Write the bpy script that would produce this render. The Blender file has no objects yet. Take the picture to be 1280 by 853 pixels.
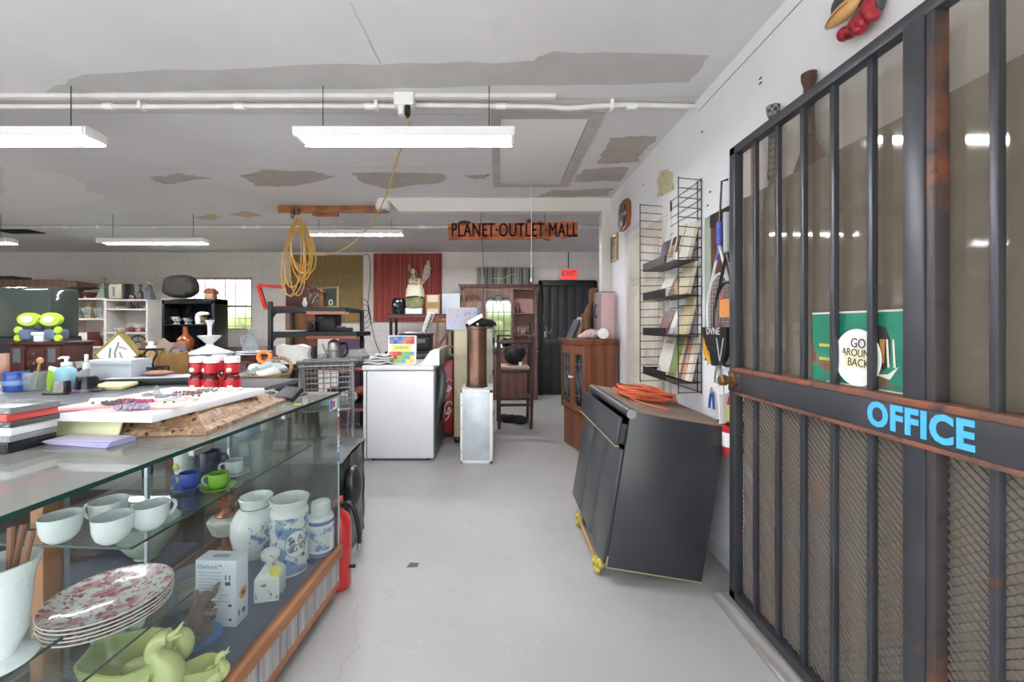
import bpy, bmesh, math, random
from mathutils import Vector, Matrix, Euler
R = math.radians
PI = math.pi
rnd = random.Random(7)
H, F, UC, VC = 1.29, 500.0, 622.0, 408.0          # eye height (m), focal length and principal point (px of 1280x853)
C = bpy.context.scene.collection

def P(u, v, Y):
    return Vector(((u - UC) * Y / F, Y, H - (v - VC) * Y / F))
def onz(u, v, Z):
    return P(u, v, (H - Z) * F / (v - VC))
def X_(u, Y): return (u - UC) * Y / F
def Z_(v, Y): return H - (v - VC) * Y / F

# ---------------------------------------------------------------- materials
def lin(c):
    if isinstance(c, str):
        c = c.lstrip('#'); c = [int(c[i:i + 2], 16) / 255 for i in (0, 2, 4)]
    return tuple((x / 12.92 if x <= 0.04045 else ((x + 0.055) / 1.055) ** 2.4) for x in c[:3]) + (1.0,)

_mats = {}
def mk(name, col='#888888', rough=0.5, metal=0.0, tex=None, bump=None, emit=None, coat=0, spec=0.5):
    """tex=(kind, scale, colour2, lo, hi[, stretch]); bump=(kind, scale, strength)"""
    if name in _mats: return _mats[name]
    m = bpy.data.materials.new(name); m.use_nodes = True
    nt = m.node_tree; N = nt.nodes; L = nt.links
    b = N['Principled BSDF']
    b.inputs['Base Color'].default_value = lin(col)
    b.inputs['Roughness'].default_value = rough
    b.inputs['Metallic'].default_value = metal
    b.inputs['Specular IOR Level'].default_value = spec
    if coat: b.inputs['Coat Weight'].default_value = coat
    if emit:
        b.inputs['Emission Color'].default_value = lin(emit[0]); b.inputs['Emission Strength'].default_value = emit[1]
    def coords(stretch):
        tc = N.new('ShaderNodeTexCoord'); mp = N.new('ShaderNodeMapping')
        mp.inputs['Scale'].default_value = stretch or (1, 1, 1)
        L.new(tc.outputs['Object'], mp.inputs['Vector']); return mp.outputs['Vector']
    def texout(kind, scale, stretch=None):
        v = coords(stretch)
        if kind == 'noise':
            t = N.new('ShaderNodeTexNoise'); t.inputs['Scale'].default_value = scale; t.inputs['Detail'].default_value = 6
            L.new(v, t.inputs['Vector']); return t.outputs['Fac']
        if kind == 'voronoi':
            t = N.new('ShaderNodeTexVoronoi'); t.inputs['Scale'].default_value = scale
            L.new(v, t.inputs['Vector']); return t.outputs['Distance']
        if kind == 'wood':
            t = N.new('ShaderNodeTexWave'); t.inputs['Scale'].default_value = scale
            t.inputs['Distortion'].default_value = 6; t.inputs['Detail'].default_value = 3; t.inputs['Detail Scale'].default_value = 1.5
            L.new(v, t.inputs['Vector']); return t.outputs['Fac']
        if kind == 'brick':
            t = N.new('ShaderNodeTexBrick'); t.inputs['Scale'].default_value = scale
            t.inputs['Mortar Size'].default_value = 0.008; t.inputs['Mortar Smooth'].default_value = 0.5
            t.inputs['Brick Width'].default_value = 0.4; t.inputs['Row Height'].default_value = 0.2
            L.new(v, t.inputs['Vector']); return t.outputs['Fac']
        if kind == 'checker':
            t = N.new('ShaderNodeTexChecker'); t.inputs['Scale'].default_value = scale
            L.new(v, t.inputs['Vector']); return t.outputs['Fac']
        if kind == 'magic':
            t = N.new('ShaderNodeTexMagic'); t.inputs['Scale'].default_value = scale; t.inputs['Distortion'].default_value = 3
            L.new(v, t.inputs['Vector']); return t.outputs['Fac']
    prev = None
    for tx in (tex if isinstance(tex, list) else [tex] if tex else []):
        f = texout(tx[0], tx[1], tx[5] if len(tx) > 5 else None)
        mr = N.new('ShaderNodeMapRange'); mr.inputs['From Min'].default_value = tx[3]; mr.inputs['From Max'].default_value = tx[4]
        L.new(f, mr.inputs['Value'])
        mx = N.new('ShaderNodeMix'); mx.data_type = 'RGBA'
        L.new(mr.outputs['Result'], mx.inputs['Factor'])
        if prev: L.new(prev, mx.inputs['A'])
        else: mx.inputs['A'].default_value = lin(col)
        mx.inputs['B'].default_value = lin(tx[2])
        prev = mx.outputs['Result']
    if prev: L.new(prev, b.inputs['Base Color'])
    if bump:
        bp = N.new('ShaderNodeBump'); bp.inputs['Strength'].default_value = bump[2]; bp.inputs['Distance'].default_value = 0.01
        L.new(texout(bump[0], bump[1], bump[3] if len(bump) > 3 else None), bp.inputs['Height']); L.new(bp.outputs['Normal'], b.inputs['Normal'])
    _mats[name] = m
    return m

def glassy(name, tint='#eef4f2', opac=0.06, film='#9aa39f', rough=0.02, ior=1.5):
    """pane glass: clear with a film of dust, and Fresnel reflections"""
    if name in _mats: return _mats[name]
    m = bpy.data.materials.new(name); m.use_nodes = True
    nt = m.node_tree; N = nt.nodes; L = nt.links
    for n in list(N):
        if n.type != 'OUTPUT_MATERIAL': N.remove(n)
    out = [n for n in N if n.type == 'OUTPUT_MATERIAL'][0]
    tr = N.new('ShaderNodeBsdfTransparent'); tr.inputs['Color'].default_value = lin(tint)
    df = N.new('ShaderNodeBsdfDiffuse'); df.inputs['Color'].default_value = lin(film)
    m1 = N.new('ShaderNodeMixShader'); m1.inputs['Fac'].default_value = opac
    L.new(tr.outputs[0], m1.inputs[1]); L.new(df.outputs[0], m1.inputs[2])
    gl = N.new('ShaderNodeBsdfGlossy'); gl.inputs['Roughness'].default_value = rough
    fr = N.new('ShaderNodeFresnel'); ge = N.new('ShaderNodeNewGeometry')     # same reflectance from either face of the pane
    mr = N.new('ShaderNodeMapRange'); mr.inputs['To Min'].default_value = ior; mr.inputs['To Max'].default_value = 1 / ior
    L.new(ge.outputs['Backfacing'], mr.inputs['Value']); L.new(mr.outputs['Result'], fr.inputs['IOR'])
    m2 = N.new('ShaderNodeMixShader')
    L.new(fr.outputs[0], m2.inputs['Fac']); L.new(m1.outputs[0], m2.inputs[1]); L.new(gl.outputs[0], m2.inputs[2])
    L.new(m2.outputs[0], out.inputs['Surface'])
    _mats[name] = m
    return m

# ---------------------------------------------------------------- mesh builder
def rot(rx=0, ry=0, rz=0): return Euler((R(rx), R(ry), R(rz))).to_matrix().to_4x4()
def TR(loc=(0, 0, 0), rx=0, ry=0, rz=0): return Matrix.Translation(loc) @ rot(rx, ry, rz)

class MB:
    def __init__(s):
        s.v = []; s.f = []; s.fm = []; s.mats = []; s.cur = 0; s.M = Matrix.Identity(4)
    def mat(s, m):
        if m not in s.mats: s.mats.append(m)
        s.cur = s.mats.index(m); return s
    def at(s, M): s.M = M; return s
    def add(s, verts, faces, M=None):
        T = s.M @ M if M is not None else s.M
        o = len(s.v)
        s.v += [tuple(T @ Vector(p)) for p in verts]
        s.f += [tuple(i + o for i in f) for f in faces]
        s.fm += [s.cur] * len(faces)
        return s
    def bmadd(s, bm, M=None):
        bm.verts.ensure_lookup_table(); bm.verts.index_update()
        s.add([v.co[:] for v in bm.verts], [[v.index for v in f.verts] for f in bm.faces], M); bm.free(); return s
    def box(s, lo, hi, bev=0.0, M=None, seg=2):
        """axis-aligned box given by two corners, optionally bevelled, placed by M"""
        lo = [min(a, b) for a, b in zip(lo, hi)], [max(a, b) for a, b in zip(lo, hi)]
        (x0, y0, z0), (x1, y1, z1) = lo
        vs = [(x, y, z) for z in (z0, z1) for y in (y0, y1) for x in (x0, x1)]
        fs = [(0, 2, 3, 1), (4, 5, 7, 6), (0, 1, 5, 4), (2, 6, 7, 3), (0, 4, 6, 2), (1, 3, 7, 5)]
        if bev <= 0: return s.add(vs, fs, M)
        bm = bmesh.new(); bv = [bm.verts.new(p) for p in vs]
        for f in fs: bm.faces.new([bv[i] for i in f])
        bmesh.ops.bevel(bm, geom=bm.edges[:], offset=min(bev, .45 * min(x1 - x0, y1 - y0, z1 - z0)), segments=seg, profile=.5, affect='EDGES')
        return s.bmadd(bm, M)
    def cbox(s, c, size, bev=0.0, M=None):
        return s.box([a - b / 2 for a, b in zip(c, size)], [a + b / 2 for a, b in zip(c, size)], bev, M)
    def prism(s, poly, z0, z1, M=None):
        """2D outline (x,y), extruded z0..z1"""
        n = len(poly)
        vs = [(x, y, z0) for x, y in poly] + [(x, y, z1) for x, y in poly]
        fs = [tuple(range(n - 1, -1, -1)), tuple(range(n, 2 * n))] + [(i, (i + 1) % n, n + (i + 1) % n, n + i) for i in range(n)]
        return s.add(vs, fs, M)
    def lathe(s, prof, seg=24, M=None, cap0=True, cap1=True, sx=1, sy=1, wob=None):
        vs = []; fs = []
        for k, (r, z) in enumerate(prof):
            for i in range(seg):
                a = 2 * PI * i / seg
                q = r * (wob(a, z) if wob else 1)
                vs.append((q * math.cos(a) * sx, q * math.sin(a) * sy, z))
        for k in range(len(prof) - 1):
            for i in range(seg):
                j = (i + 1) % seg
                fs.append((k * seg + i, k * seg + j, (k + 1) * seg + j, (k + 1) * seg + i))
        if cap0: fs.append(tuple(range(seg - 1, -1, -1)))
        if cap1: fs.append(tuple((len(prof) - 1) * seg + i for i in range(seg)))
        return s.add(vs, fs, M)
    def cyl(s, c, r, h, seg=20, M=None, r2=None):
        T = Matrix.Translation(c)
        return s.lathe([(r, 0), (r if r2 is None else r2, h)], seg, (M @ T) if M is not None else T)
    def sph(s, c, r, seg=16, rings=10, M=None):
        rx, ry, rz = (r, r, r) if not hasattr(r, '__len__') else r
        vs = [(0, 0, -rz)]; fs = []
        for k in range(1, rings):
            t = -PI / 2 + PI * k / rings
            for i in range(seg):
                a = 2 * PI * i / seg
                vs.append((rx * math.cos(t) * math.cos(a), ry * math.cos(t) * math.sin(a), rz * math.sin(t)))
        vs.append((0, 0, rz)); top = len(vs) - 1
        for i in range(seg):
            fs.append((0, 1 + (i + 1) % seg, 1 + i))
            fs.append((top, top - seg + i, top - seg + (i + 1) % seg))
        for k in range(rings - 2):
            for i in range(seg):
                j = (i + 1) % seg; o = 1 + k * seg
                fs.append((o + i, o + j, o + seg + j, o + seg + i))
        T = Matrix.Translation(c)
        return s.add(vs, fs, (M @ T) if M is not None else T)
    def tube(s, pts, r, seg=8, closed=False, M=None, sub=0):
        """round tube along points; r a number or a list"""
        pts = [Vector(p) for p in pts]
        if sub: 
            rr = r if hasattr(r, '__len__') else None
            pts, r = spline(pts, sub, closed, rr) if rr else (spline(pts, sub, closed)[0], r)
        n = len(pts); rad = r if hasattr(r, '__len__') else [r] * n
        vs = []; fs = []; up = None
        for i in range(n):
            a = pts[(i - 1) % n] if (closed or i > 0) else pts[i]
            b = pts[(i + 1) % n] if (closed or i < n - 1) else pts[i]
            t = (b - a)
            t = t.normalized() if t.length > 1e-9 else Vector((0, 0, 1))
            if up is None:
                up = Vector((0, 0, 1)) if abs(t.z) < .9 else Vector((1, 0, 0))
            x = up - t * up.dot(t)
            x = x.normalized() if x.length > 1e-6 else t.orthogonal().normalized()
            up = x; y = t.cross(x)
            for k in range(seg):
                an = 2 * PI * k / seg
                vs.append(pts[i] + (x * math.cos(an) + y * math.sin(an)) * rad[i])
        m = n if closed else n - 1
        for i in range(m):
            j = (i + 1) % n
            for k in range(seg):
                l = (k + 1) % seg
                fs.append((i * seg + k, i * seg + l, j * seg + l, j * seg + k))
        if not closed:
            fs.append(tuple(range(seg - 1, -1, -1))); fs.append(tuple((n - 1) * seg + k for k in range(seg)))
        return s.add(vs, fs, M)
    def bar(s, a, b, w, d=None, up=(0, 0, 1)):
        """square bar between two points"""
        a = Vector(a); b = Vector(b); d = d or w
        t = (b - a).normalized(); u = Vector(up)
        if abs(t.dot(u)) > .95: u = Vector((0, 1, 0))
        x = t.cross(u).normalized(); y = x.cross(t)
        vs = []
        for p in (a, b):
            for i, j in ((-1, -1), (1, -1), (1, 1), (-1, 1)):
                vs.append(p + x * i * w / 2 + y * j * d / 2)
        return s.add(vs, [(3, 2, 1, 0), (4, 5, 6, 7), (0, 1, 5, 4), (1, 2, 6, 5), (2, 3, 7, 6), (3, 0, 4, 7)])
    def text(s, txt, size, M, depth=0.001, align='CENTER', xs=1.0, spacing=1.0, bold=0.0):
        cu = bpy.data.curves.new('lettering', 'FONT'); cu.body = txt; cu.size = size; cu.extrude = depth; cu.offset = bold
        cu.align_x = align; cu.align_y = 'CENTER'; cu.resolution_u = 3; cu.space_character = spacing
        ob = bpy.data.objects.new('lettering', cu); C.objects.link(ob)
        bpy.context.view_layer.update()
        me = bpy.data.meshes.new_from_object(ob.evaluated_get(bpy.context.evaluated_depsgraph_get()))
        s.add([(v.co.x * xs, v.co.y, v.co.z) for v in me.vertices], [tuple(p.vertices) for p in me.polygons], M)
        bpy.data.objects.remove(ob); bpy.data.curves.remove(cu); bpy.data.meshes.remove(me)
        return s
    def sheet(s, fn, nu, nv, th=0.0, M=None):
        """grid surface fn(u,v) -> point, with thickness th along the face normals"""
        bm = bmesh.new()
        g = [[bm.verts.new(fn(i / nu, j / nv)) for j in range(nv + 1)] for i in range(nu + 1)]
        for i in range(nu):
            for j in range(nv):
                bm.faces.new((g[i][j], g[i + 1][j], g[i + 1][j + 1], g[i][j + 1]))
        bmesh.ops.recalc_face_normals(bm, faces=bm.faces)
        if th: bmesh.ops.solidify(bm, geom=bm.faces[:], thickness=th)
        return s.bmadd(bm, M)
    def build(s, name, mat=None, parent=None, loc=None, rz=0, ang=38):
        me = bpy.data.meshes.new(name)
        me.from_pydata(s.v, [], s.f)
        if mat is not None and not s.mats: me.materials.append(mat)
        for m in s.mats: me.materials.append(m)
        if s.mats:
            me.polygons.foreach_set('material_index', s.fm)
        me.polygons.foreach_set('use_smooth', [True] * len(me.polygons))
        bm = bmesh.new(); bm.from_mesh(me); bmesh.ops.recalc_face_normals(bm, faces=bm.faces); bm.to_mesh(me); bm.free()
        me.set_sharp_from_angle(angle=R(ang))
        me.update()
        o = bpy.data.objects.new(name, me); C.objects.link(o)
        if parent is not None: o.parent = parent
        if loc is not None: o.location = loc
        if rz: o.rotation_euler = (0, 0, R(rz))
        return o

def spline(pts, sub, closed=False, rad=None):
    pts = [Vector(p) for p in pts]; n = len(pts); out = []; ro = []
    m = n if closed else n - 1
    for i in range(m):
        if closed: p = [pts[(i + k - 1) % n] for k in range(4)]
        else: p = [pts[max(0, min(n - 1, i + k - 1))] for k in range(4)]
        for j in range(sub):
            t = j / sub
            out.append(.5 * ((2 * p[1]) + (p[2] - p[0]) * t + (2 * p[0] - 5 * p[1] + 4 * p[2] - p[3]) * t * t + (3 * p[1] - p[0] - 3 * p[2] + p[3]) * t ** 3))
            if rad: ro.append(rad[i] * (1 - t) + rad[(i + 1) % n] * t)
    if not closed:
        out.append(pts[-1])
        if rad: ro.append(rad[-1])
    return out, ro

def tag(o, label, cat, group=None, kind=None):
    o['label'] = label; o['category'] = cat
    if group: o['group'] = group
    if kind: o['kind'] = kind
    return o
def thing(name, label, cat, loc=(0, 0, 0), rz=0, group=None, rx=0, ry=0):
    o = bpy.data.objects.new(name, None); C.objects.link(o)
    o.empty_display_size = .1
    o.location = loc; o.rotation_euler = (R(rx), R(ry), R(rz))
    return tag(o, label, cat, group)
def one(name, label, cat, mb, mat=None, loc=None, rz=0, group=None, rx=0, ry=0):
    o = mb.build(name, mat, None, loc, 0)
    o.rotation_euler = (R(rx), R(ry), R(rz))
    return tag(o, label, cat, group)
def struct(name, mb, mat=None, parent=None):
    o = mb.build(name, mat, parent)
    if parent is None: o['kind'] = 'structure'
    return o
def dup(root, loc=None, rz=None, label=None, scale=None):
    r = root.copy(); C.objects.link(r)
    if loc is not None: r.location = loc
    if rz is not None: r.rotation_euler = (0, 0, R(rz))
    if label: r['label'] = label
    if scale: r.scale = (scale,) * 3
    def kids(a, b):
        for ch in [o for o in bpy.data.objects if o.parent == a]:
            c = ch.copy(); C.objects.link(c); c.parent = b; kids(ch, c)
    kids(root, r)
    return r

# common materials
white = mk('white_enamel', '#e9e8e6', .35)
white_paint = mk('white_paint', '#dedcd8', .5, tex=('noise', 6, '#d2cfc9', .4, .7))
black = mk('black_paint', '#141415', .4)
black_soft = mk('black_plastic', '#1b1b1d', .55)
dark_metal = mk('dark_metal', '#26272a', .45, .6)
chrome = mk('chrome', '#c9cbcd', .2, 1.0)
steel = mk('dull_steel', '#9a9c9e', .35, .9)
porcelain = mk('white_porcelain', '#eceeef', .18, coat=.3)
paper = mk('white_paper', '#eeece8', .8)
glass = glassy('clear_glass', '#f2f6f5', .03)
glass_dusty = glassy('dusty_glass', '#e6eeeb', .10, '#8f9894')
glass_edge = mk('green_glass_edge', '#1d3a34', .15)
glassware = glassy('glassware', '#e6ecec', .22, '#dde3e5', .03, 1.5)
wood_red = mk('mahogany', '#5a2f22', .4, tex=('wood', 3, '#45211a', .3, .8, (1, 1, .15)))
wood_mid = mk('brown_wood', '#8a5430', .45, tex=('wood', 4, '#6f4022', .3, .8, (1, 1, .15)))
wood_org = mk('orange_wood', '#a2683e', .5, tex=('wood', 5, '#875432', .3, .8, (.2, 1, 1)))
wood_dark = mk('dark_wood', '#35201a', .45, tex=('wood', 4, '#281713', .3, .8, (1, 1, .2)))
cardboard = mk('cardboard', '#a8825c', .8, tex=('noise', 12, '#9c7650', .4, .6))
# ================================================================ SETTING
WX, CZ, BY = 1.227, 2.68, 7.5         # right wall, ceiling, back wall
m_floor = mk('painted_concrete', '#aaa8a5', .42, tex=[('noise', 1.1, '#9d9a96', .42, .72), ('noise', 7, '#97938e', .60, .95), ('noise', 40, '#bcbab8', .62, .85)], bump=('noise', 30, .05))
m_ceil = mk('ceiling_plaster', '#d6d5d6', .8, tex=[('noise', .9, '#cac9ca', .4, .7), ('noise', 5, '#cfcecf', .5, .7)])
m_wall = mk('white_wall', '#eeeef0', .7, tex=[('noise', 2.2, '#e6e5e6', .45, .75), ('noise', 40, '#d0cecc', .72, .80)])
m_block = mk('painted_block', '#f1ebe6', .75, tex=[('brick', 1.0, '#e2dad3', .3, .9), ('noise', 2, '#e8e1da', .45, .75)])
_m = m_block.node_tree
for n in _m.nodes:                     # the courses run up the wall: turn the brick pattern into the x-z plane
    if n.type == 'MAPPING': n.inputs['Rotation'].default_value = (R(-90), 0, 0)
m_patch = mk('bare_plaster', '#b0a7a1', .85, tex=('noise', 6, '#a59b95', .4, .7))
m_patch2 = mk('gray_plaster', '#b9b8b7', .85, tex=('noise', 3, '#adabaa', .4, .7))
m_pale = mk('pale_plaster', '#dad8d6', .8)
m_crack = mk('crack_filler', '#a8a198', .8)
m_dkcrack = mk('dark_crack', '#5f5b58', .9)  # dark tone of the wall crack and nail holes

floor = struct('floor', MB().box((-10.2, -1.2, -.12), (2.35, BY + .2, 0)), m_floor)
def strip(pts, w, z, th=.0012):
    mb = MB()
    for i in range(len(pts) - 1):
        a = Vector((*pts[i], z)); b = Vector((*pts[i + 1], z)); t = (b - a).normalized(); n = Vector((-t.y, t.x, 0)) * w * (.6 + .8 * rnd.random()) / 2
        mb.add([a - n, b - n, b + n, a + n], [(0, 1, 2, 3)])
    return mb
def fl(u, v): p = onz(u, v, 0); return (p.x, p.y)
def jit(pts, k=5, amp=.012):
    out = []
    for i in range(len(pts) - 1):
        for j in range(k):
            t = j / k
            out.append((pts[i][0] * (1 - t) + pts[i + 1][0] * t + rnd.uniform(-amp, amp), pts[i][1] * (1 - t) + pts[i + 1][1] * t + rnd.uniform(-amp, amp)))
    return out + [pts[-1]]
strip(jit([fl(424, 848), fl(432, 830), fl(447, 808), fl(447, 790), fl(441, 772), fl(447, 757)]), .006, .0008).build('crack', m_crack, floor)
strip(jit([fl(447, 757), fl(490, 738), fl(508, 724), fl(560, 690), fl(600, 678), fl(640, 655)], 6, .008), .004, .0008).build('crack', m_crack, floor)
strip(jit([fl(500, 600), fl(520, 610), fl(540, 620)]), .006, .0008).build('crack', m_crack, floor)
q = onz(516, 707, 0)
MB().prism([(q.x - .03, q.y - .02), (q.x + .028, q.y - .016), (q.x + .03, q.y + .02), (q.x - .02, q.y + .024)], .0004, .0012).build('floor_patch', mk('dark_patch', '#55554f', .7), floor)

ceiling = struct('ceiling', MB().box((-10.2, -.6, CZ), (2.35, BY + .2, CZ + .12)), m_ceil)
def cl(u, v): p = onz(u, v, CZ); return (p.x, p.y)
def blob(poly, k=6, amp=.02): return jit(poly + [poly[0]], k, amp)[:-1]
def cpatch(pts, m, z=.0015, amp=.02):
    poly = blob([cl(*p) for p in pts], 6, amp)
    MB().prism(poly, CZ - z, CZ - z + .001).build('plaster_patch', m, ceiling)
cpatch([(100, 92), (430, 80), (660, 77), (690, 64), (885, 70), (862, 104), (600, 108), (300, 112), (60, 116)], m_patch2, amp=.012)
cpatch([(186, 222), (225, 217), (263, 223), (205, 231)], m_patch)
cpatch([(300, 220), (330, 213), (395, 214), (418, 221), (372, 233), (322, 233)], m_patch)
cpatch([(440, 216), (556, 217), (557, 227), (480, 236), (452, 228)], m_patch)
cpatch([(582, 219), (612, 218), (608, 224), (586, 223)], m_patch)
cpatch([(766, 171), (822, 171), (808, 186), (795, 203), (748, 204), (756, 188)], m_patch)
cpatch([(728, 211), (786, 209), (778, 226), (716, 227)], m_patch)
cpatch([(690, 238), (765, 236), (760, 245), (672, 246)], m_patch)
cpatch([(240, 272), (262, 268), (280, 272), (262, 275)], mk('tan_plaster', '#c3b094', .85), amp=.03)
cpatch([(284, 268), (310, 264), (328, 269), (312, 272)], mk('tan_plaster', '#c3b094', .85), amp=.03)
cpatch([(40, 262), (140, 250), (70, 216), (20, 205), (0, 200), (0, 262)], m_pale, .0008, .05)
# ceiling seams
for a, b in (((437, 1), (492, 112)), ((100, 140), (640, 143)), ((0, 213), (640, 208)), ((880, 120), (480, 128))):
    strip(jit([cl(*a), cl(*b)], 8, .004), .006, CZ - .0022).build('seam', mk('seam_line', '#b5b2af', .9), ceiling)
# attic hatch
hatch = MB()
X0, X1, Y0, Y1 = -.045, .70, 2.57, 3.97
for lo, hi in (((X0, Y0), (X1, Y0 + .09)), ((X0, Y1 - .09), (X1, Y1)), ((X0, Y0 + .09), (X0 + .06, Y1 - .09)), ((X1 - .09, Y0 + .09), (X1, Y1 - .09))):
    hatch.box((*lo, CZ - .012), (*hi, CZ))
hf = struct('trim_4', hatch, mk('hatch_trim', '#b8b0aa', .8, tex=('noise', 8, '#aca49d', .4, .7)))
MB().box((X0 + .063, Y0 + .094, CZ - .007), (X1 - .094, Y1 - .094, CZ), .003).build('hatch_panel', m_pale, hf)

struct('wall_right', MB().box((WX, -.6, 0), (WX + .14, 4.33, CZ)).box((WX, -.6, -.1), (WX + .14, 4.33, 0)), m_wall)
struct('wall_passage', MB().box((WX, 4.33, 0), (2.05, 4.47, CZ)).box((2.05, 4.33, 0), (2.2, BY, CZ)), m_wall)
struct('baseboard_right', MB().box((WX - .014, 1.0, 0), (WX, 4.30, .10), .004), mk('baseboard_paint', '#cfd0d3', .5))
wl = MB()                                          # cracked paper joint under the ceiling
wl.box((WX - .001, .4, 2.602), (WX, 2.44, 2.606)); wl.build('crack', m_dkcrack, bpy.data.objects['wall_right'])
for u, v in ((951, 98), (951, 104), (878, 165), (888, 240), (885, 257), (770, 206), (804, 231), (830, 218)):
    Y = WX * F / (u - UC); MB().sph((WX - .002, Y, Z_(v, Y)), (.004, .012, .005), 6, 4).build('nail_hole', m_dkcrack, bpy.data.objects['wall_right'])
strip([], 1, 0)
# back wall with its window
WX0, WX1, WZ0, WZ1 = X_(225, BY), X_(315, BY), Z_(413, BY), Z_(347, BY)
wb = MB()
wb.box((-10.2, BY, 0), (WX0, BY + .18, CZ)).box((WX1, BY, 0), (2.2, BY + .18, CZ)).box((WX0, BY, 0), (WX1, BY + .18, WZ0)).box((WX0, BY, WZ1), (WX1, BY + .18, CZ))
struct('wall_back', wb, m_block)
win = struct('window_1', MB().box((WX0, BY + .02, WZ0), (WX1, BY + .10, WZ0 + .035)).box((WX0, BY + .02, WZ1 - .035), (WX1, BY + .10, WZ1))
             .box((WX0, BY + .02, WZ0), (WX0 + .035, BY + .10, WZ1)).box((WX1 - .035, BY + .02, WZ0), (WX1, BY + .10, WZ1))
             .box((WX0, BY + .03, Z_(383, BY) - .02), (WX1, BY + .09, Z_(383, BY) + .02)), mk('window_paint', '#bdb7a8', .5))
gr = MB()
for k in range(1, 7):
    x = WX0 + (WX1 - WX0) * k / 7; gr.box((x - .006, BY + .11, WZ0), (x + .006, BY + .122, WZ1))
for v in (358, 367, 398, 408): gr.box((WX0, BY + .108, Z_(v, BY) - .006), (WX1, BY + .12, Z_(v, BY) + .006))
gr.build('window_bars', mk('window_bar', '#b7b1a0', .5), win)
MB().box((WX0 + .03, BY + .06, WZ0 + .03), (WX1 - .03, BY + .064, WZ1 - .03)).build('pane', glass, win)
MB().box((WX0 - .03, BY - .03, WZ0 - .03), (WX1 + .03, BY + .02, WZ0), .006).build('window_sill', white_paint, win)
struct('wall_left', MB().box((-10.2, -.6, 0), (-10.05, BY, CZ)), m_block)
# front wall: a wide opening where the photographer stands
struct('wall_front', MB().box((-10.2, -.6, 0), (-4.6, -.45, CZ)).box((-4.6, -.6, 2.2), (WX, -.45, CZ)), m_wall)
# outside
struct('ground_outside', MB().box((-22, -24, -.15), (14, -1.2, -.03)), mk('concrete_apron', '#aaaaaa', .8, tex=('noise', 3, '#9d9d9d', .4, .7)))
struct('lawn_outside', MB().box((-20, BY + .2, -.15), (8, 26, -.05)), mk('lawn', '#b8bd98', .9, tex=('noise', 5, '#a6ae84', .4, .7)))
def hedge(name, label, x0, x1, y, h, d=1.2):
    mb = MB()
    n = int((x1 - x0) / .8)
    for i in range(n):
        x = x0 + (i + .5) * .8
        for k in range(3):
            mb.sph((x + rnd.uniform(-.3, .3), y + rnd.uniform(-.4, .4), h * (.22 + .28 * k) + rnd.uniform(-.1, .1)), (rnd.uniform(.55, .8), d * .6, h * .24), 10, 7)
    o = mb.build(name, mk('hedge_leaves', '#a9b088', .9, tex=('noise', 9, '#8a936a', .35, .65), bump=('noise', 14, 1.0)))
    o['kind'] = 'structure'; o['label'] = label; return o
hedge('hedge_outside', 'green hedge outside the far window', -12, -1, 15, 2.0)
hedge('hedge_front_outside', 'green hedge across the yard', -14, 10, -19, 2.4)

# header over the passage, its jamb, wall battens
hb = MB(); hb.prism([(X_(483, 4.33), CZ), (X_(499, 4.33), 2.535), (WX, 2.535), (WX, CZ)], -4.45, -4.33, rot(90, 0, 0))
struct('trim_1', hb, mk('header_paint', '#dcd8d2', .55))
jb = MB().box((1.128, 4.33, 0), (WX, 4.45, 2.535), .003).box((1.17, 4.322, 0), (1.176, 4.33, 2.535))
struct('trim_2', jb, mk('header_paint', '#dcd8d2', .55))
struct('trim_3', MB().box((-5.2, 2.385, 2.658), (X_(695, 2.385), 2.42, CZ), .002), white_paint)
# cream panel door on the right wall
m_door = mk('cream_door', '#c9c2b4', .5, tex=('noise', 3, '#beb6a7', .4, .7))
dr = MB().box((WX - .028, 2.90, .01), (WX, 3.70, 2.09))
door = struct('door_1', dr, m_door)
pn = MB()
for y0, y1 in ((2.98, 3.26), (3.34, 3.62)):
    for z0, z1 in ((.18, .85), (.98, 1.55), (1.65, 2.0)):
        pn.box((WX - .036, y0, z0), (WX - .027, y1, z1), .008).box((WX - .042, y0 + .04, z0 + .04), (WX - .034, y1 - .04, z1 - .04), .006)
pn.build('door_panel', m_door, door)
cs = MB().box((WX - .02, 3.70, 0), (WX, 3.79, 2.17), .004).box((WX - .02, 2.81, 0), (WX, 2.90, 2.17), .004).box((WX - .022, 2.81, 2.09), (WX, 3.79, 2.18), .004)
cs.build('door_casing', white_paint, door)
hk = MB().cyl((0, 0, 0), .018, .01, 12, TR((WX - .036, 2.99, 1.52), 0, -90, 0)).box((WX - .07, 2.985, 1.50), (WX - .04, 2.995, 1.54))
hk.build('door_handle', steel, door)

# ================================================================ CEILING GEAR
def conduit(name, label, Y, Z, x0, x1, r, kinks):
    t = thing(name, label, 'pipe', (x0, Y, Z))
    MB().tube([(0, 0, 0)] + [(k - x0, 0, dz) for k, dz in kinks] + [(x1 - x0, 0, 0)], r, 10).build('pipe', white_paint, t)
    n = 9
    cm = None
    for i in range(n):
        x = (x1 - x0) * (i + .5) / n
        MB().tube([(x - .03, 0, .001), (x + .03, 0, .001)], r * 1.35, 10).build('coupling', white, t)
    for i in range(5):
        x = (x1 - x0) * (i + .5) / 5 + .2
        MB().box((x - .012, -r * 1.6, -r * 1.2), (x + .012, r * 1.6, CZ - Z - .001), .002).build('strap', white, t)
    return t
conduit('ceiling_conduit', 'white pipe along the ceiling with junction box above the nearest shop light', 2.46, 2.642, -6.0, WX - .004, .015,
        [(-2.0, 0), (-1.35, .004), (-.62, .002), (-.50, .008), (.30, 0), (.42, -.012), (.62, .004), (.8, .010)])
conduit('ceiling_conduit', 'far white pipe along the ceiling behind the wooden sign', 5.5, 2.655, -9.0, 2.04, .018, [(-4, 0), (-1, 0)])
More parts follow.
